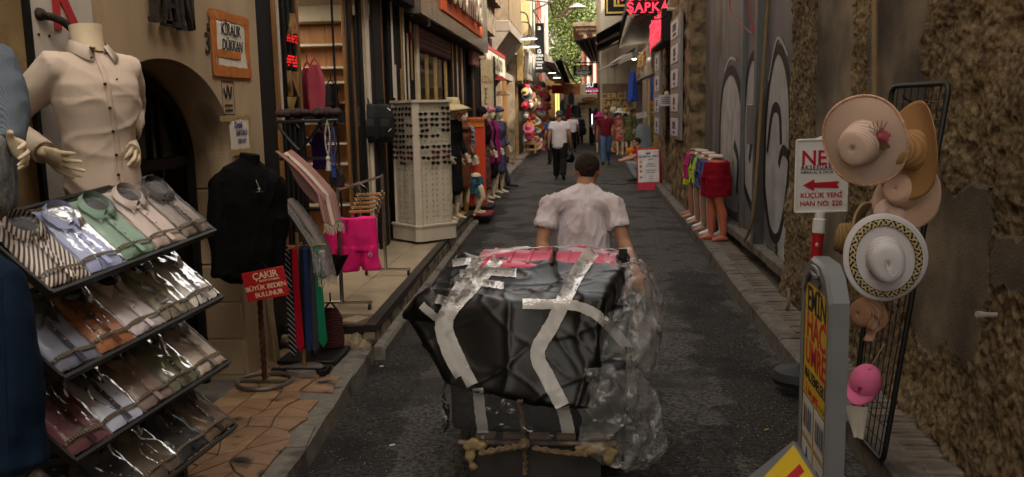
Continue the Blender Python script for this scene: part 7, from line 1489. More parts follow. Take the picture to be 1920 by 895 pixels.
m_ph = mat('photo_white', (.55,.55,.56), .5); rr = random.Random(9)
for i, (x0, x1, y0, y1) in enumerate(((.05,.235,-.66,-.50), (.255,wd-.05,-.66,-.50), (.05,.235,-.84,-.68), (.255,wd-.05,-.84,-.68))):
    g = MB(Mq); g.prism([(x0-.004,y0-.004),(x1+.004,y0-.004),(x1+.004,y1+.004),(x0-.004,y1+.004)], .0006, z0=-.0018); g.build('picture_border', m_ink, ys_); g = MB(Mq); g.prism([(x0,y0),(x1,y0),(x1,y1),(x0,y1)], .0006, z0=-.001); pc = g.build('picture', m_ph, ys_)
    if i == 2: shapes = [([(.5,.1),(.62,.12),(.6,.6),(.55,.8),(.5,.92),(.42,.8),(.38,.5),(.34,.1)], (.02,.02,.022))]
    elif i == 3: shapes = [([(.2+rr.uniform(0,.3), .2+k*.11), (.5+rr.uniform(0,.3), .16+k*.12), (.6+rr.uniform(0,.25), .3+k*.1), (.3, .34+k*.1)], (.14+.05*(k % 3),.10,.08)) for k in range(5)]
    else: shapes = [([(.1+k*.2,.25),(.26+k*.2,.2),(.27+k*.2,.72),(.19+k*.2,.82),(.11+k*.2,.7)], [(.08,.08,.1), (.2,.14,.1), (.06,.1,.2), (.15,.15,.17)][(k+i) % 4]) for k in range(4)]
    for j, (sh, c) in enumerate(shapes): g = MB(Mq); g.prism([(lerp(x0, x1, a), lerp(y0, y1, b)) for a, b in sh], .0004, z0=-.0004+j*.0001); g.build('picture_shape', mat('pic_%d%d' % (i, j % 4), c, .5, var=.2, scale=30), pc)
g = MB(Mq)
for x in (.10, .30): g.prism([(x,-.905),(x+.10,-.905),(x+.10,-.89),(x+.14,-.92),(x+.10,-.945),(x+.10,-.93),(x,-.93)], .0006, z0=-.0015)
g.build('black_arrow', m_ink, ys_)['kind'] = 'stuff'
# base with sloping shoulders on both sides, yellow sticker with red arrow
g = wmb(ys_); mid = (Tf+Tn)/2; bx0 = mid.x
def basering(x, hw, z): return [V((x, Tf.y+.12+hw, z)), V((x, Tn.y-.12-hw, z))]
for s in (-1, 1):
    x0_, x1_ = bx0+s*.02+.02, bx0+s*.27+.02
    g.add([V((x0_,Tf.y+.02,.40)), V((x0_,Tn.y-.02,.40)), V((x1_,Tn.y-.1,.13)), V((x1_,Tf.y+.1,.13)), V((x0_,Tf.y+.06,.03)), V((x0_,Tn.y-.06,.03)), V((x1_,Tn.y-.1,.03)), V((x1_,Tf.y+.1,.03))], [(0,1,2,3), (4,7,6,5), (0,3,7,4), (1,5,6,2), (3,2,6,7), (0,4,5,1)])
bs_ = g.build('base', m_gp2, ys_); bs_.modifiers.new('bevel', 'BEVEL').width = .02
nb_ = frame(V((bx0+.02-.255, (Tf.y+Tn.y)/2, .145)), (0,-1,0), (.25,0,.27)); Mb_ = rel(ys_, nb_); g = MB(Mb_); g.prism([(-.17,.05),(.17,.05),(.2,.32),(-.2,.32)], .003, z0=.003); g.build('sticker', m_yw, ys_); g = MB(Mb_); g.prism([(-.035,.30),(.035,.30),(.035,.2),(.09,.2),(.0,.08),(-.09,.2),(-.035,.2)], .002, z0=.0065); g.build('sticker_arrow', m_sr, ys_)
# ================================================================== half mannequins with shorts
LEGC = [mat('leg_terracotta', (.46,.135,.075), .42, var=.06), mat('leg_white', (.66,.62,.58), .4, var=.05), mat('leg_tan', (.40,.22,.14), .42, var=.06)]
def flor(name, a, b, s=14): return mat(name, a, .7, var=.2, col2=b, thr=.5, tscale=s, scale=10, bump=.2, bscale=20)
SH = [('dark red', cloth('sh_red', (.20,.006,.014))), ('blue violet patterned', flor('sh_viol', (.06,.08,.25), (.16,.05,.2))), ('dark floral', flor('sh_flor', (.03,.03,.06), (.1,.12,.3))), ('teal and lime', flor('sh_teal', (.05,.14,.3), (.35,.45,.03))), ('lime trimmed black', flor('sh_lime', (.02,.02,.025), (.4,.5,.03), 5)), ('navy', cloth('sh_navy', (.015,.02,.05))), ('magenta', cloth('sh_mag', (.42,.03,.14))), ('neon yellow', cloth('sh_neon', (.55,.65,.03)))]
for k in range(8):
    y = 10.85+k*.36; x = 1.66-.045*k+.0*(k % 2); x = XR(y)+.17+.03*(k % 2); zb = .132; t = thing('leg_mannequin', SH[k][0]+' shorts on a half mannequin, '+['nearest', 'second', 'third', 'fourth', 'fifth', 'sixth', 'seventh', 'furthest'][k]+' in the row on the right kerb', 'mannequin', (x, y, zb), R(97 if k else 100), 'half mannequins along the right kerb'); lm = LEGC[(0,1,2,1,2,1,2,0)[k]]; hgt = 1.0 if k not in (7,) else .82; top = 1.02*hgt
    g = MB(); spine(g, [(0,0,.72*hgt), (0,0,.82*hgt), (0,0,.88*hgt), (0,0,top-.045)], [.135,.145,.135,.125], [.095,.10,.095,.09], V((1,0,0)), 18)
    for q in (-1, 1):
        fy = .05*q; limb(g, [(q*.085,0,.80*hgt), (q*.09,.01,.62*hgt), (q*.088,.015+fy*.4,.47*hgt), (q*.085,-.01+fy*.8,.33*hgt), (q*.085,fy-.015,.09*hgt)], [.088,.078,.056,.058,.036], 14)
        limb(g, [(q*.085,fy-.04,.035), (q*.088,fy+.03,.045), (q*.092,fy+.12,.025)], [.034,.036,.022], 10)
    fuse(g, 'legs', lm, t, .012, 3); g = MB(); g.lathe([(.01,top+.012), (.95,top+.012), (1,top+.004), (1,top-.0)], 24, Matrix.Diagonal((.125,.09,1,1)), cap=False); g.build('waist_cap', mat('cap_wood', (.42,.26,.17), .5) if k % 2 == 0 else LEGC[1], t)
    t2 = t; INV[t2.name] = Matrix(); shorts_mesh(t2, (0,0,top-.05), .325, .38*hgt if k else .42, SH[k][1], (1,0,0), .5, .142, 1.08); INV[t2.name] = t2.matrix_world.inverted()
# hoses and wires on the gate
for nm, lb, pts, r, c in (('hanging_hose', 'long tan hose hanging down the front of the gate', [(1441,-10),(1436,60),(1428,180),(1420,300),(1414,380),(1408,425),(1396,452)], .014, (.24,.16,.07)), ('red_wire', 'thin red wire looping at the top of the gate', [(1368,-5),(1372,25),(1395,50),(1412,62),(1405,20),(1400,-10)], .006, (.3,.02,.02)), ('grey_conduit', 'grey conduit curving out of the wall foot below the gate', [(1478,540),(1478,575),(1462,605),(1440,640),(1428,655)], .014, (.2,.17,.14))):
    g = MB(); g.tube(cat([gx(a, b, 1.69 if nm != 'grey_conduit' else 1.62) for a, b in pts], 5), r, 8); tag(g.build(nm, mat(nm, c, .6)), lb, 'cable' if 'wire' in nm else 'hose')
# cigarette ends and scraps
for i, (px, py, lb, c) in enumerate(((735,836,'white cigarette end on the dark asphalt left of the cart',(.6,.56,.5)), (1437,807,'orange tipped cigarette end on the asphalt by the yellow sign',(.5,.28,.1)), (715,688,'pale scrap of paper at the left kerb',(.4,.38,.35)))):
    p = gz(px, py, .004); g = MB(); g.tube([p+V((-.011,-.006,.004)), p+V((.013,.008,.004))], .0045, 8); tag(g.build('cigarette_end', mat('butt_%d' % i, c, .8)), lb, 'litter')
g = MB(); rr = random.Random(12)
for k in range(6500):
    y = 3.4+11*rr.random()**1.6; s_ = rr.random(); x = lerp(XL(y)+.03, XR(y)-.02, s_ if rr.random() < .4 else (rr.betavariate(5,1.2) if rr.random() < .7 else rr.betavariate(1.2,5)))
    u = (x-XL(y)+.06)/(XR(y)-XL(y)+.12); z = .02*math.sin(u*math.pi)-.02*(1-math.sin(u*math.pi))+.007*fbm((x*.8, y*.8, 0), 1, 3); r = rr.uniform(.0025,.0065); a = rr.uniform(0,6)
    g.add([(x+r*math.cos(a+q*2.09), y+r*math.sin(a+q*2.09), z) for q in range(3)]+[(x, y, z+r*.9)], [(0,1,3), (1,2,3), (2,0,3)])
tag(g.build('gravel', mat('loose_gravel', (.13,.118,.105), .9, var=.8, scale=90), smooth=0), 'loose grit scattered over the asphalt', 'gravel', kind='stuff')
# ================================================================== sunglasses tower
m_wp = mat('tower_white', (.50,.43,.33), .5, var=.06); sx_, sy_ = at(797, 440, 10.55).x, 10.55
sg = thing('sunglasses_tower', 'white revolving sunglasses tower on the beige platform', 'display', (sx_, sy_, PZ), R(45)); z0, z1 = .21, 1.66; hw = .235
part_l = lambda n_, m_, b, bev=.0: MB().box(*b, bev=bev).build(n_, m_, sg)
g = MB(); oc = [(-hw-.05,-hw-.0),(-hw,-hw-.05),(hw,-hw-.05),(hw+.05,-hw),(hw+.05,hw),(hw,hw+.05),(-hw,hw+.05),(-hw-.05,hw)]
g.prism([(x*1.05, y*1.05) for x, y in oc], .17, z0=.03); g.build('base', m_wp, sg); g = MB(); g.prism([(x*1.0, y*1.0) for x, y in oc], .03, z0=z1); g.build('top', m_wp, sg); g = MB(); g.prism([(x*1.1, y*1.1) for x, y in oc], .02, z0=.2); g.build('base_lip', m_wp, sg)
part_l('core', m_wp, (-hw,hw,-hw,hw,z0+.01,z1), .0)
for sx in (-1, 1):
    for sy in (-1, 1): g = MB(); g.prism([(sx*(hw-.02),sy*(hw+.04)), (sx*(hw+.04),sy*(hw-.02)), (sx*(hw-.02),sy*(hw-.02))][::sx*sy], z1-z0-.012, z0=z0+.011); g.build('corner_post', m_wp, sg)
for sx in (-1, 1):
    for sy in (-1, 1): g = MB(); g.sph((sx*.2,sy*.2,.015), .02, 8, 6); g.build('castor', m_wheel, sg)
g = MB(); g2 = MB()
for r in range(22):
    z = z1-.07-r*.064
    for c_ in range(3):
        u = -hw+.08+c_*.155
        for face in (0, 1):
            for du in (-.03, .03):
                a = (u+du, -hw-.012, z) if face == 0 else (-hw-.012, u+du, z); g.box(a[0]-.006, a[0]+.006, a[1]-.012, a[1]+.012, z-.004, z+.008)
g.build('peg', m_wp, sg)['kind'] = 'stuff'
gg = MB()
for q in (-1, 1):
    gg.tube([(q*.034+.026*math.cos(a), -.0, .021*math.sin(a)*(1 if math.sin(a) < 0 else .8)) for a in [i*.5236 for i in range(12)]], .003, 5, closed=True)
    gg.add([V((q*.034+.026*math.cos(a), 0, .021*math.sin(a)*(1 if math.sin(a) < 0 else .8))) for a in [i*.5236 for i in range(12)]], [tuple(range(12))]); gg.tube([(q*.06,0,.008), (q*.066,.03,.008), (q*.066,.10,.0)], .0025, 4)
gg.tube([(-.01,0,.006), (.01,0,.006)], .003, 5)
gdat = [gg.data('sunglasses', mm, 40) for mm in (mat('glasses_black', (.012,.012,.013), .25), mat('glasses_brown', (.04,.02,.014), .25), mat('glasses_wine', (.07,.015,.02), .25))]; Ms = rotz(R(45), (sx_, sy_, PZ)); rr = random.Random(8)
fn_ = ['left face', 'right face']; on = ['first', 'second', 'third', 'fourth', 'fifth', 'sixth', 'seventh', 'eighth', 'ninth', 'tenth', 'eleventh']
for r in range(11):
    for c_ in range(3):
        for face in (0, 1):
            if rr.random() < .12: continue
            u = -hw+.08+c_*.155+rr.uniform(-.012,.012); z = z1-.07-r*.064; M = Matrix.Translation((u,-hw-.05,z)) if face == 1 else Matrix.Translation((-hw-.05,-u,z)) @ Matrix.Rotation(-math.pi/2, 4, 'Z')
            o = ob('sunglasses', gdat[2 if r in (8,9) and rr.random() < .6 else rr.choice((0,0,0,1))]); o.matrix_world = Ms @ M @ Matrix.Rotation(rr.uniform(-.12,.12), 4, 'Y')
            tag(o, 'sunglasses, %s of %s row from the top, %s of the white tower' % (['left', 'middle', 'right'][c_], on[r], fn_[face]), 'sunglasses', 'sunglasses on the white tower')
bx_ = tag(MB().box(at(837,430,10.9).x-.09, at(837,430,10.9).x+.10, 10.9, 11.1, PZ, PZ+.17, .006).build('white_box', m_wp), 'small white box at the foot of the sunglasses tower', 'box')
# ================================================================== dressed mannequins
def woman(label, px, py, Y, zb, rz, dress, dl, scarf=None, smat=None, coat=None, skin=m_mann, h=1.70, boots=None, belt=None, arm=0):
    p = at(px, py, Y); t = thing('dress_mannequin', label, 'mannequin', (p.x, Y, zb), R(rz), 'dressed mannequins outside the clothes shop'); J = stand(h); g = MB()
    spine(g, [J['pel'], J['wai'], J['che'], lerp(J['che'], J['nek'], .7)], [.14,.105,.135,.11], [.10,.08,.10,.06], V((1,0,0)))
    limb(g, [lerp(J['che'], J['nek'], .6), J['nek'], lerp(J['nek'], J['hed'], .6)], [.05,.045,.045]); head(g, headm(J['hed'], (0,1,0)), .95)
    for s_, q in (('L',-1), ('R',1)):
        sh = J['sh'+s_]*1; sh.x *= .88; el = V((q*.23,-.02,1.13*h/1.72)); wr_ = V((q*.21,.10+.05*q*arm,.93*h/1.72)); limb(g, [sh, lerp(sh, el, .6), el, lerp(el, wr_, .5), wr_], [.045,.038,.033,.032,.023]); hand(g, wr_, V((-q*.1,.5,-.7)), V((-q,0,0)), q, .95, .5, .3)
        limb(g, [J['hi'+s_], J['kn'+s_], lerp(J['kn'+s_], J['an'+s_], .35), J['an'+s_]], [.08,.05,.048,.03]); a = J['an'+s_]; limb(g, [a+V((0,-.03,-.05)), a+V((0,.05,-.045)), a+V((0,.15,-.062))], [.028,.03,.018], 10)
    fuse(g, 'body', skin, t, .013, 3)
    k = h/1.72; g = MB(); spine(g, [V((0,.0,dl))*k, V((0,.0,lerp(dl,.95,.5)))*k, J['pel'], J['wai'], J['che'], lerp(J['che'], J['nek'], .55), lerp(J['che'], J['nek'], .85)], [.165,.158,.155,.118,.148,.135,.075], [.12,.115,.115,.09,.115,.085,.055], V((1,0,0)), 26)
    for s_, q in (('L',-1), ('R',1)):
        sh = J['sh'+s_]*1; sh.x *= .88; el = V((q*.23,-.02,1.13*k)); wr_ = V((q*.21,.10,.93*k)); g.tube([lerp(sh, J['che'], .4)+V((0,0,.04)), sh, lerp(sh, el, .6), el, lerp(el, wr_, .85)], [.066,.062,.054,.05,.045], 12)
    fuse(g, 'dress', dress, t, .012, 3, disp=lambda c, n_: n_*(.010*math.sin(c.x*38+c.y*24+3*noise.noise(c*3))*max(0, min(1, (1.1-c.z)*2))+.008*fbm(c, 7, 3)))
    if coat:
        g = MB()
        for q in (-1, 1): spine(g, [V((q*.10,.02,dl+.25))*k, V((q*.105,.02,.95))*k, V((q*.095,.03,1.1))*k, V((q*.10,.03,1.3))*k, V((q*.09,.0,1.42))*k], [.085,.08,.07,.08,.06], [.135,.13,.105,.125,.09], V((1,0,0)), 16); sh = J['sh'+('L' if q < 0 else 'R')]*1; sh.x *= .88; el = V((q*.23,-.02,1.13*k)); wr_ = V((q*.21,.10,.93*k)); g.tube([sh, lerp(sh, el, .6), el, lerp(el, wr_, .85)], [.068,.06,.055,.05], 12)
        fuse(g, 'cardigan', coat, t, .012, 2, disp=lambda c, n_: n_*.008*fbm(c, 7, 3))
    if boots:
        for s_ in 'LR': a = J['an'+s_]; g = MB(); g.tube([a+V((0,.02,.35)), a+V((0,0,.2)), a+V((0,0,.0))], [.06,.055,.042], 12); limb(g, [a+V((0,-.04,-.045)), a+V((0,.05,-.04)), a+V((0,.16,-.06))], [.034,.036,.024], 10); fuse(g, 'boot', boots, t, .01, 2)
    M = headm(J['hed'], (0,1,0)); g = MB()
    if scarf in ('hijab', 'long'):
        R3 = M.to_3x3(); g.sph(M @ V((0,-.018,.028)), (.092,.108,.105), 16, 10); g.sph(M @ V((0,-.035,-.06)), (.085,.085,.09), 14, 8); limb(g, [M @ V((0,-.02,-.1)), M @ V((0,-.0,-.2))], [.075,.10]); g.sph(M @ V((0,.02,-.21)), (.15,.10,.06), 14, 8)
        if scarf == 'long': spine(g, [M @ V((0,.05,-.2)), M @ V((0,.08,-.35)), M @ V((.02,.08,-.5))], [.12,.13,.09], [.05,.05,.03], V((1,0,0)), 16)
        fuse(g, 'headscarf', smat, t, .012, 2, disp=lambda c, n_: n_*.006*fbm(c, 14, 3))
    elif scarf == 'turban':
        g.sph(M @ V((0,-.02,.055)), (.088,.105,.088), 16, 10); [g.tube([M @ V((.09*math.cos(a)*.98, .108*math.sin(a)-.015, .03+.02*i+.025*math.sin(a+i))) for a in [j*.3927 for j in range(16)]], .018, 8, closed=True) for i in range(4)]; fuse(g, 'turban', smat, t, .009, 2)
    elif scarf == 'hat':
        rs = [[V((r*math.cos(6.283*j/28), r*1.1*math.sin(6.283*j/28), z-.03*(r > .2)*abs(math.cos(6.283*j/28)))) for j in range(28)] for r, z in ((.02,.17), (.07,.165), (.1,.12), (.105,.07), (.15,.055), (.22,.035), (.27,.01))]; g.m = M; g.rings(rs, cap=False); g.build('straw_hat', smat, t, 60).modifiers.new('thick', 'SOLIDIFY').thickness = .006
    return t
FC = -118
satin = mat('brown_satin', (.14,.05,.025), .38, var=.3, scale=10, bump=.3, bscale=12); print1 = flor('red_print', (.20,.07,.06), (.05,.03,.03), 30); navyp = flor('navy_print', (.02,.025,.06), (.08,.09,.14), 40)
woman('tall mannequin in a long black dress and cream sun hat behind the sunglasses tower', 852, 415, 12.55, PZ, FC, cloth('black_dress', (.010,.010,.011)), .42, 'hat', straw('cream_straw', (.5,.4,.22)))
woman('mannequin in brown satin dress and brown headscarf with gold boots', 869, 395, 13.5, .14, FC, satin, .50, 'hijab', cloth('brown_scarf', (.12,.045,.025)), boots=mat('gold_boot', (.4,.26,.06), .3, .7))
woman('mannequin in a red printed dress with a black headscarf', 907, 365, 15.4, .14, FC, print1, .30, 'long', cloth('black_scarf', (.012,.01,.01)))
woman('mannequin with magenta cardigan, black dress and pink turban', 921, 360, 16.3, .14, FC, cloth('black_dress', (.01,.01,.011)), .45, 'turban', flor('pink_turban', (.4,.05,.09), (.5,.3,.3), 30), coat=cloth('magenta_knit', (.22,.015,.10)))
woman('mannequin in a navy printed coat and navy turban', 937, 350, 17.4, .14, FC, navyp, .45, 'turban', navyp)
km = thing('leg_mannequin', 'white lower body mannequin in teal and navy shorts before the red slipper stand', 'mannequin', (at(893,385,13.95).x, 13.95, .14), R(-100)); g = MB(); spine(g, [(0,0,.45), (0,0,.53), (0,0,.62)], [.12,.125,.11], [.085,.09,.08], V((1,0,0)), 18)
for q in (-1, 1): limb(g, [(q*.065,0,.5), (q*.07,.10,.42) if q > 0 else (q*.07,.02,.35), (q*.07,.14,.26) if q > 0 else (q*.07,-.02,.22), (q*.07,.02,.05)], [.07,.06,.045,.028], 12); limb(g, [(q*.07,0,.03), (q*.07,.12,.025)], [.03,.02], 10)
fuse(g, 'legs', m_mann, km, .012, 3); INV[km.name] = Matrix(); shorts_mesh(km, (0,0,.6), .285, .27, flor('teal_navy', (.015,.02,.05), (.02,.12,.16), 8), (1,0,0), .5, .10, 1.1)
# red slipper stand
ss = thing('slipper_stand', 'bright orange red floor stand hung with pale slippers', 'display', (at(890,372,14.6).x, 14.6, .14)); a, b = at(873, 372, 14.6), at(908, 220, 14.6); m_or = mat('stand_red', (.55,.055,.02), .5, var=.08)
part(ss, 'panel', m_or, [(a.x,b.x,14.6,14.66,.2,b.z)], .006); part(ss, 'foot', m_blackm, [(a.x-.05,b.x+.12,14.4,14.9,.14,.2)], .01); part(ss, 'head_strip', mat('stand_orange', (.6,.16,.03), .5), [(a.x+.01,b.x-.01,14.585,14.598,b.z-.16,b.z-.01)])
text('MOCCOLINO', .07, m_ink, rel(ss, FF(891, 227, 14.57)), ss, 'lettering', .002, .001)
for i, (px, py, c) in enumerate(((884,250,(.25,.33,.42)), (886,268,(.2,.24,.27)), (889,297,(.5,.42,.33)), (884,285,(.5,.2,.1)), (888,345,(.5,.22,.25)), (893,345,(.55,.4,.4)))):
    c0 = at(px, py, 14.5); t = tag(MB(frame(c0, (1,0,0))).prism([(.055*math.cos(a)*(1+.15*math.sin(a)), .12*math.sin(a)) for a in [j*.3142 for j in range(20)]], .025).build('slipper', mat('slipper_%d' % i, c, .7)), ['light blue', 'grey blue', 'cream', 'orange', 'pink', 'pale pink'][i]+' slipper on the red stand, '+['topmost', 'second', 'centre', 'side', 'low left', 'low right'][i]+' one', 'slipper', 'slippers on the red stand'); g = MB(frame(c0, (1,0,0))); g.tube(cat([(-.05,.02,.02), (0,.06,.06), (.05,.02,.02)], 5), .012, 6, flat=2); g.build('strap', mat('slipper_s%d' % i, tuple(x*.6 for x in c), .7), t)
# items beside the mannequins: crate, mat
tag(MB().box(at(912,330,16.4).x-.14, at(912,330,16.4).x+.12, 15.0, 15.3, .14, .42, .02).build('wooden_crate', mat('crate_brown', (.2,.12,.07), .8, var=.3)), 'small brown crate between the slipper stand and the mannequins', 'crate'); g = MB(); pm = gz(880, 392, .142); g.box(pm.x-.05, pm.x+.45, 13.75, 14.4, .1265, .146); tag(g.build('door_mat', mat('mat_wine', (.16,.02,.03), .9)), 'dark red mat under the slipper stand', 'mat')
# ================================================================== menu board on the right
mb_ = thing('menu_board', 'red framed folding menu board leaning beside the squatting man', 'sign', at(1222, 352, 19.5)); Mm = frame(at(1216, 318, 19.5), (.985,-.16,.04), (-.17,.25,.95)); Mr = rel(mb_, Mm); m_rf = mat('board_red', (.42,.012,.035), .4); w2, h2 = .26, .47
g = MB(Mr); g.box(-w2, w2, -h2+.0, h2, -.03, 0, .012); g.build('frame', m_rf, mb_); g = MB(Mr); g.box(-w2+.035, w2-.035, -h2+.19, h2-.035, .001, .006); g.build('menu_sheet', mat('menu_white', (.58,.56,.54), .5), mb_); g = MB(Mr); g.box(-w2-.01, w2+.01, -h2-.04, -h2+.05, -.05, .02, .012); g.build('foot_ledge', m_rf, mb_); g = MB(rel(mb_, Mm @ Matrix.Translation((0,h2,-.04)) @ Matrix.Rotation(R(24), 4, 'X') @ Matrix.Translation((0,-h2,0)))); g.box(-w2, w2, -h2-.05, h2-.01, -.03, 0, .01); g.build('rear_leaf', m_rf, mb_)
text("SELİM'İN YERİ", .068, m_ink, Mr @ Matrix.Translation((.0,.285,.008)), mb_, 'lettering', .001, .0025)
for i, (tx, y, s) in enumerate((('Sandviç', .22, .042), ('Kahvaltı', .12, .045), ('Türk Kahvesi', .07, .04), ('Soğuk İçecek', -.02, .042), ('Tost Çeşitleri', -.07, .036), ('Kumru', -.15, .036), ('Ayran', -.2, .034))): text(tx, s, m_ink, Mr @ Matrix.Translation((.05,y,.008)), mb_, 'menu_line', .001, .0006)
for i, (y, c) in enumerate(((.17,(.4,.35,.1)), (.07,(.2,.12,.1)), (-.04,(.45,.14,.06)), (-.17,(.3,.1,.05)))): g = MB(Mr); g.prism([(-.165+.03*math.cos(a), y+.035*math.sin(a)*(1 if i < 3 else .7)) for a in [j*.785 for j in range(8)]], .002, z0=.0065); g.build('menu_picture', mat('food_%d' % i, c, .6), mb_)
g = MB(Mr); g.prism([(-.06,.345),(.0,.335),(.06,.345),(.03,.38),(0,.36),(-.03,.38)], .002, z0=.0065); g.build('emblem', m_ink, mb_)
# stick sign and child's shirt display
ks = thing('stick_sign', 'small tilted paper sign on a stick above the grey child shirt', 'sign', at(1203, 270, 24)); g = MB(rel(ks, frame(at(1203,216,24), (.98,0,.2)))); g.box(-.14,.14,-.07,.07,-.005,.005); g.build('card', mat('menu_white', (.58,.56,.54), .5), ks); g = MB(rel(ks, frame(at(1203,216,23.98), (.98,0,.2)))); [g.box(-.1,.1-.03*k,.03-.03*k,.035-.03*k,0,.004) for k in range(3)]; g.build('print_line', m_sr, ks)['kind'] = 'stuff'; g = wmb(ks); g.tube([at(1203,216,24.02), at(1203,290,24.02)], .01, 6); g.build('stick', m_black, ks)
tag(hung('child_shirt', 'grey child shirt hanging below the small stick sign', at(1206,233,24), .42, .62, cloth('grey_shirt', (.22,.25,.27)), None, 'shirt'), None)
# ================================================================== people
def person(label, px, py, Y, h, rz, shirt, trs, J=None, zb=0.0, **k):
    p = at(px, py, Y); t = thing('person', label, 'person', (p.x, Y, zb), R(rz)); human(t, J or stand(h), shirt, trs, vox=k.pop('vox', .016), it=3, **k); return t
walk = lambda h, s=1: stand(h, knL=(-.09,.10*s,.52), anL=(-.09,.20*s,.09), toL=(-.1,.37*s if s > 0 else -.04,.04), knR=(.09,-.06*s,.50), anR=(.09,-.30*s,.15), toR=(.1,-.20*s if s > 0 else -.14,.04), wrL=(-.27,-.08*s,.9), elL=(-.25,-.08*s,1.14), wrR=(.28,.06,.88))
m_wt = cloth('white_tee', (.60,.55,.54), .85, var=.06); m_blk = cloth('black_trousers', (.014,.013,.013)); m_den = cloth('blue_denim', (.07,.12,.22), var=.25)
w1 = person('man in a white t-shirt and cap walking away with a black bag', 1050, 335, 22.3, 1.74, 0, m_wt, m_blk, walk(1.74), build=1.1, loose=1.06, hair=mat('grey_hair', (.12,.1,.09), .8), shirt_len=.6, legw=1.15)
def cap_on(t, J, c, m_): M = headm(J['hed'], J['look']); g = MB(M); g.lathe([(.02,.135), (.06,.125), (.085,.09), (.09,.05), (.088,.035)], 18, sy=1.15, cap=True); g.tube([(-.06,.08,.045), (0,.15,.035), (.06,.08,.045)], [.02,.03,.02], 6, flat=.3); g.build('cap', m_, t)
cap_on(w1, walk(1.74), None, cloth('check_cap', (.06,.065,.09)))
pb = thing('carrier_bag', 'black plastic carrier bag in the right hand of the walking man', 'bag', at(1070, 305, 22.25)); g = wmb(pb); c = at(1069, 284, 22.25); spine(g, [c+V((0,0,-.27)), c+V((0,0,-.18)), c+V((0,0,-.08)), c+V((0,0,.0))], [.10,.125,.085,.03], [.05,.06,.05,.02], V((1,.3,0)), 14); fuse(g, 'bag', m_bag, pb, .012, 2, disp=lambda c, n_: n_*.014*fbm(c, 12, 3))
person('man in a white shirt and dark trousers walking further up the lane', 1074, 283, 37, 1.58, 0, m_wt, m_blk, walk(1.6, -1))
person('dark clothed person with a backpack at the end of the lane', 1088, 272, 44, 1.5, 20, cloth('navy_top', (.02,.025,.04)), m_blk, sleeve=2)
bk2 = thing('backpack', 'dark backpack worn by the person at the lane end', 'backpack', at(1094, 246, 43.8)); g = wmb(bk2); g.sph(at(1094,246,43.8), (.16,.12,.22), 12, 8); fuse(g, 'body', MATS['backpack_cloth'], bk2, .02, 2)
bj = stand(1.6, wai=(0,.08,1.0), che=(0,.32,1.12), nek=(0,.5,1.12), hed=(0,.64,1.08), shL=(-.17,.46,1.1), shR=(.17,.46,1.1), elL=(-.2,.5,.85), elR=(.2,.5,.85), wrL=(-.16,.6,.66), wrR=(.16,.6,.66), look=(0,.7,-.7))
person('person in a grey top bending over near the end shop door', 1110, 272, 43.5, 1.5, -75, cloth('grey_top', (.2,.21,.24)), m_blk, bj, sleeve=1.9)
person('man in a maroon t-shirt and blue jeans walking away', 1136, 306, 28, 1.74, 0, cloth('maroon_tee', (.12,.012,.018)), m_den, walk(1.74, -1), hair=mat('bald_fuzz', (.2,.12,.08), .7), build=1.05)
person('person in a blue top behind the walking man', 1036, 300, 29, 1.55, 15, cloth('blue_top', (.02,.05,.22)), m_blk, None, zb=.0)
sq = stand(1.72, pel=(0,-.14,.30), wai=(0,-.16,.42), che=(0,-.06,.62), nek=(0,.02,.80), hed=(0,.07,.94), shL=(-.19,0,.74), shR=(.19,0,.74), elL=(-.24,.22,.58), elR=(.24,.22,.58), wrL=(-.12,.42,.52), wrR=(.12,.42,.52), hiL=(-.1,-.14,.27), hiR=(.1,-.14,.27), knL=(-.17,.30,.46), knR=(.17,.30,.48), anL=(-.14,.08,.09), anR=(.14,.06,.09), toL=(-.16,.26,.035), toR=(.16,.24,.035), look=(.05,1,.03))
sqm = person('man in a crimson polo shirt squatting by the red menu board', 1199, 338, 21.6, 1.72, 95, cloth('crimson_polo', (.30,.012,.03)), cloth('pale_jeans', (.33,.36,.38)), sq, skin=SKIN2, build=1.05, vox=.013)
g = MB(); M = headm(sq['hed'], sq['look']); g.m = M; [g.tube([(q*.032+.022*math.cos(a), .097, .01+.016*math.sin(a)) for a in [j*.785 for j in range(8)]], .003, 5, closed=True) for q in (-1, 1)]; [g.tube([(q*.055,.095,.014), (q*.085,0,.014)], .003, 4) for q in (-1, 1)]; g.build('glasses', EYE, sqm)['kind'] = 'stuff'
st_ = stand(1.7, pel=(0,0,.36), wai=(0,.02,.48), che=(0,.09,.68), nek=(0,.15,.85), hed=(0,.21,.97), shL=(-.19,.12,.8), shR=(.19,.12,.8), elL=(-.22,.26,.6), elR=(.22,.26,.6), wrL=(-.14,.5,.52), wrR=(.14,.5,.5), hiL=(-.1,0,.33), hiR=(.1,0,.33), knL=(-.15,.36,.36), knR=(.15,.36,.36), anL=(-.14,.3,.08), anR=(.14,.3,.08), toL=(-.15,.46,.03), toR=(.15,.46,.03), look=(0,1,-.35))
sm_ = person('man in a white t-shirt and grey cap seated low outside the hat shop', 984, 285, 34, 1.7, -80, m_wt, m_blk, st_, zb=.2); cap_on(sm_, st_, None, cloth('grey_cap', (.09,.09,.085)))
sj = {k: (v+V((0,0,.08)) if k not in ('look','anL','anR','toL','toR') else v) for k, v in st_.items()}; sj['anL'] = V((-.16,.46,.09)); sj['toL'] = V((-.17,.62,.05))
person('person in dark clothes and black shoes seated in the shop doorway behind the mannequins', 912, 330, 18.45, 1.7, -90, cloth('dark_jumper', (.02,.02,.024)), cloth('grey_trousers', (.05,.05,.055)), sj, zb=.14, sleeve=2)
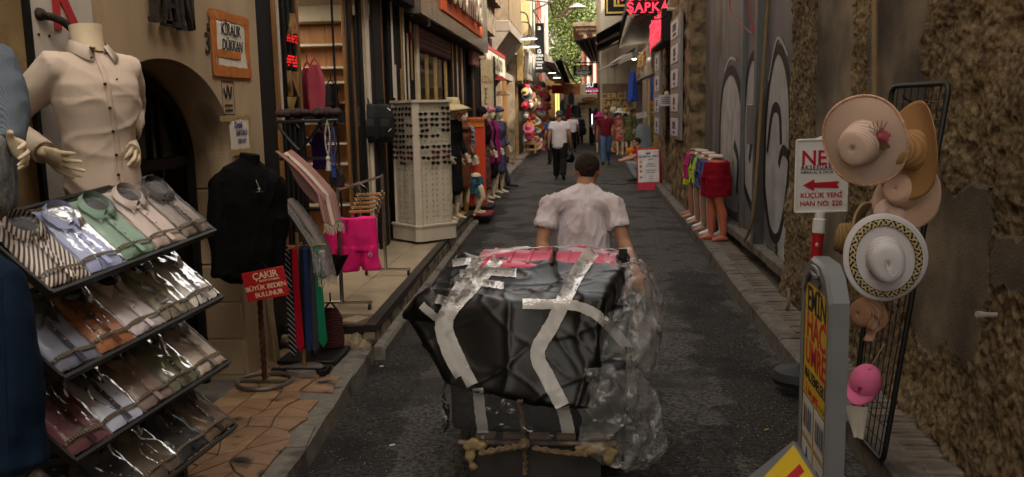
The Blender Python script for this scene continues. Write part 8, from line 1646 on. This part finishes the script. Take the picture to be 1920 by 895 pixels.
for i, (X_, Y_, zb_, h_) in enumerate(((at(984,285,34).x, 34, .2, .26), (at(912,330,18.45).x, 18.45, .14, .34))):
    t = thing('low_stool', ['low plastic stool under the man in the grey cap', 'dark low stool under the person seated in the doorway'][i], 'stool', (X_, Y_, zb_)); m_ = mat('stool_%d' % i, ((.2,.1,.05), (.03,.03,.03))[i], .6); MB().box(-.16, .16, -.16, .16, h_-.03, h_, .01).build('seat', m_, t)
    for x in (-.13, .13):
        for y in (-.13, .13): MB().box(x-.02, x+.02, y-.02, y+.02, 0, h_-.03).build('leg', m_, t)
sb_ = thing('wooden_stool', 'small wooden stool table in front of the seated man', 'stool', (at(994,290,32.6).x, 32.6, .2)); z_ = .44; m_sw2 = mat('stool_wood', (.38,.22,.08), .6, var=.25)
for b in ((-.24,.24,-.17,.17,z_-.03,z_),): MB().box(*b, bev=.01).build('seat', m_sw2, sb_)
for x in (-.2, .2):
    for y in (-.14, .14): MB().box(x-.025, x+.025, y-.025, y+.025, 0, z_-.03).build('leg', m_sw2, sb_)
MB().box(-.18, .18, -.15, -.13, .12, .17).build('stretcher', m_sw2, sb_); MB().box(-.18, .18, -.155, -.13, z_-.12, z_-.03).build('apron', m_sw2, sb_)
# ================================================================== hanging goods at the far shops, each its own
rr = random.Random(31); PAL = [('straw', (.42,.28,.11)), ('pink', (.5,.10,.20)), ('orange', (.5,.16,.05)), ('white', (.55,.5,.46)), ('red', (.36,.03,.04)), ('brown', (.2,.11,.06)), ('dusty rose', (.42,.2,.18)), ('cream', (.5,.42,.3)), ('magenta', (.45,.03,.2)), ('black', (.02,.02,.02))]
hatm = MB(); hatm.lathe([(.01,.1), (.06,.1), (.085,.05), (.09,.0), (.14,-.01), (.17,-.015)], 14); bagm = MB(); bagm.sph((0,0,0), (.11,.07,.10), 12, 8); bagm.tube(cat([(-.07,0,.06), (0,0,.2), (.07,0,.06)], 4), .01, 5)
GD = {(k, n_): (hatm if k else bagm).data('hanging_hat' if k else 'hanging_bag', mat('goods_'+n_.replace(' ', '_'), c, .8, var=.2), 60) for k in (0, 1) for n_, c in PAL}
def goods(n, area, Yf, gl, where, cat2, seedkind=None):
    cnt = {}
    for i in range(n):
        px, py = rr.uniform(*area[:2]), rr.uniform(*area[2:]); k = rr.random() < .5; n_, c = rr.choice(PAL); Y = Yf(px); o = ob('sun_hat_goods' if k else 'handbag', GD[k, n_]); s = rr.uniform(.8,1.3)*(1.0)
        o.matrix_world = Matrix.Translation(at(px, py, Y-rr.uniform(0,.25))) @ Matrix.Rotation(rr.uniform(-.6,.6), 4, 'Z') @ Matrix.Rotation(rr.uniform(.5,1.4) if k else rr.uniform(-.2,.2), 4, 'X') @ Matrix.Diagonal((s, s, s, 1)); u, v_ = (px-area[0])/(area[1]-area[0]), (py-area[2])/(area[3]-area[2]); ps_ = ['top', 'upper', 'middle', 'lower', 'bottom'][min(4, int(v_*5))]+' '+['left', 'centre', 'right'][min(2, int(u*3))]
        lb = '%s %s at the %s %s' % (n_, 'hat' if k else 'bag', ps_, where); cnt[lb] = cnt.get(lb, 0)+1
        if cnt[lb] > 1: lb = lb.replace(n_, ['', '', 'smaller ', 'tilted ', 'further '][min(4, cnt[lb])]+n_, 1)
        tag(o, lb, 'hat' if k else 'bag', '%s %s %s' % (n_, 'hats' if k else 'bags', gl))
goods(95, (984,1029,160,262), lambda px: min(44, 1650*2.12/(1100-px)), 'at the far left shop', 'of the hanging cluster at the far left shop', 'x'); goods(26, (1006,1030,255,283), lambda px: min(41, 1650*1.95/(1100-px)), 'on the ground left', 'of the heap beside the seated man', 'x')
goods(34, (1150,1186,205,285), lambda px: 32.5, 'at the right corner display', 'of the display below the brass lettering', 'x')
pn = thing('goods_panel', 'dark backing panel behind the hats and bags of the far left shop', 'panel', (-2.4, 38, 0)); part(pn, 'panel', m_dkfl, [(-2.5,-2.3,31.5,45,.15,2.6)])
for i, (px, Y, ha, c) in enumerate(((1163,31.6,'hat',(.03,.03,.04)), (1172,31.9,'hat',(.10,.14,.2)), (1180,31.4,'turban',(.12,.13,.04)))):
    woman(['slim display mannequin in red and white with a white hat at the right corner', 'display mannequin in bright printed clothes and a yellow hat at the right corner', 'display mannequin in olive green cloth at the right corner'][i], px, 288, Y, .13, 160, flor('corner_%d' % i, [(.35,.2,.15), (.08,.1,.2), (.10,.11,.03)][i], [(.35,.03,.03), (.4,.12,.08), (.06,.07,.03)][i], 9), .55, ha, [straw('corner_hat0', (.5,.48,.42)), straw('corner_hat1', (.45,.3,.08)), cloth('olive_wrap', (.10,.11,.03))][i], h=1.6)
woman('display mannequin with a bright pink hat before the end shop door', 1124, 280, 36.0, .02, 170, cloth('grey_pink', (.2,.06,.08)), .5, 'hat', cloth('hot_pink_hat', (.55,.03,.2)), h=1.55)
tag(MB().sph(at(1183,282,31)-V((0,0,.05)), (.17,.15,.16), 12, 8).build('orange_bag', cloth('orange_cloth', (.6,.17,.01))), 'bright orange bag at the foot of the corner display', 'bag')
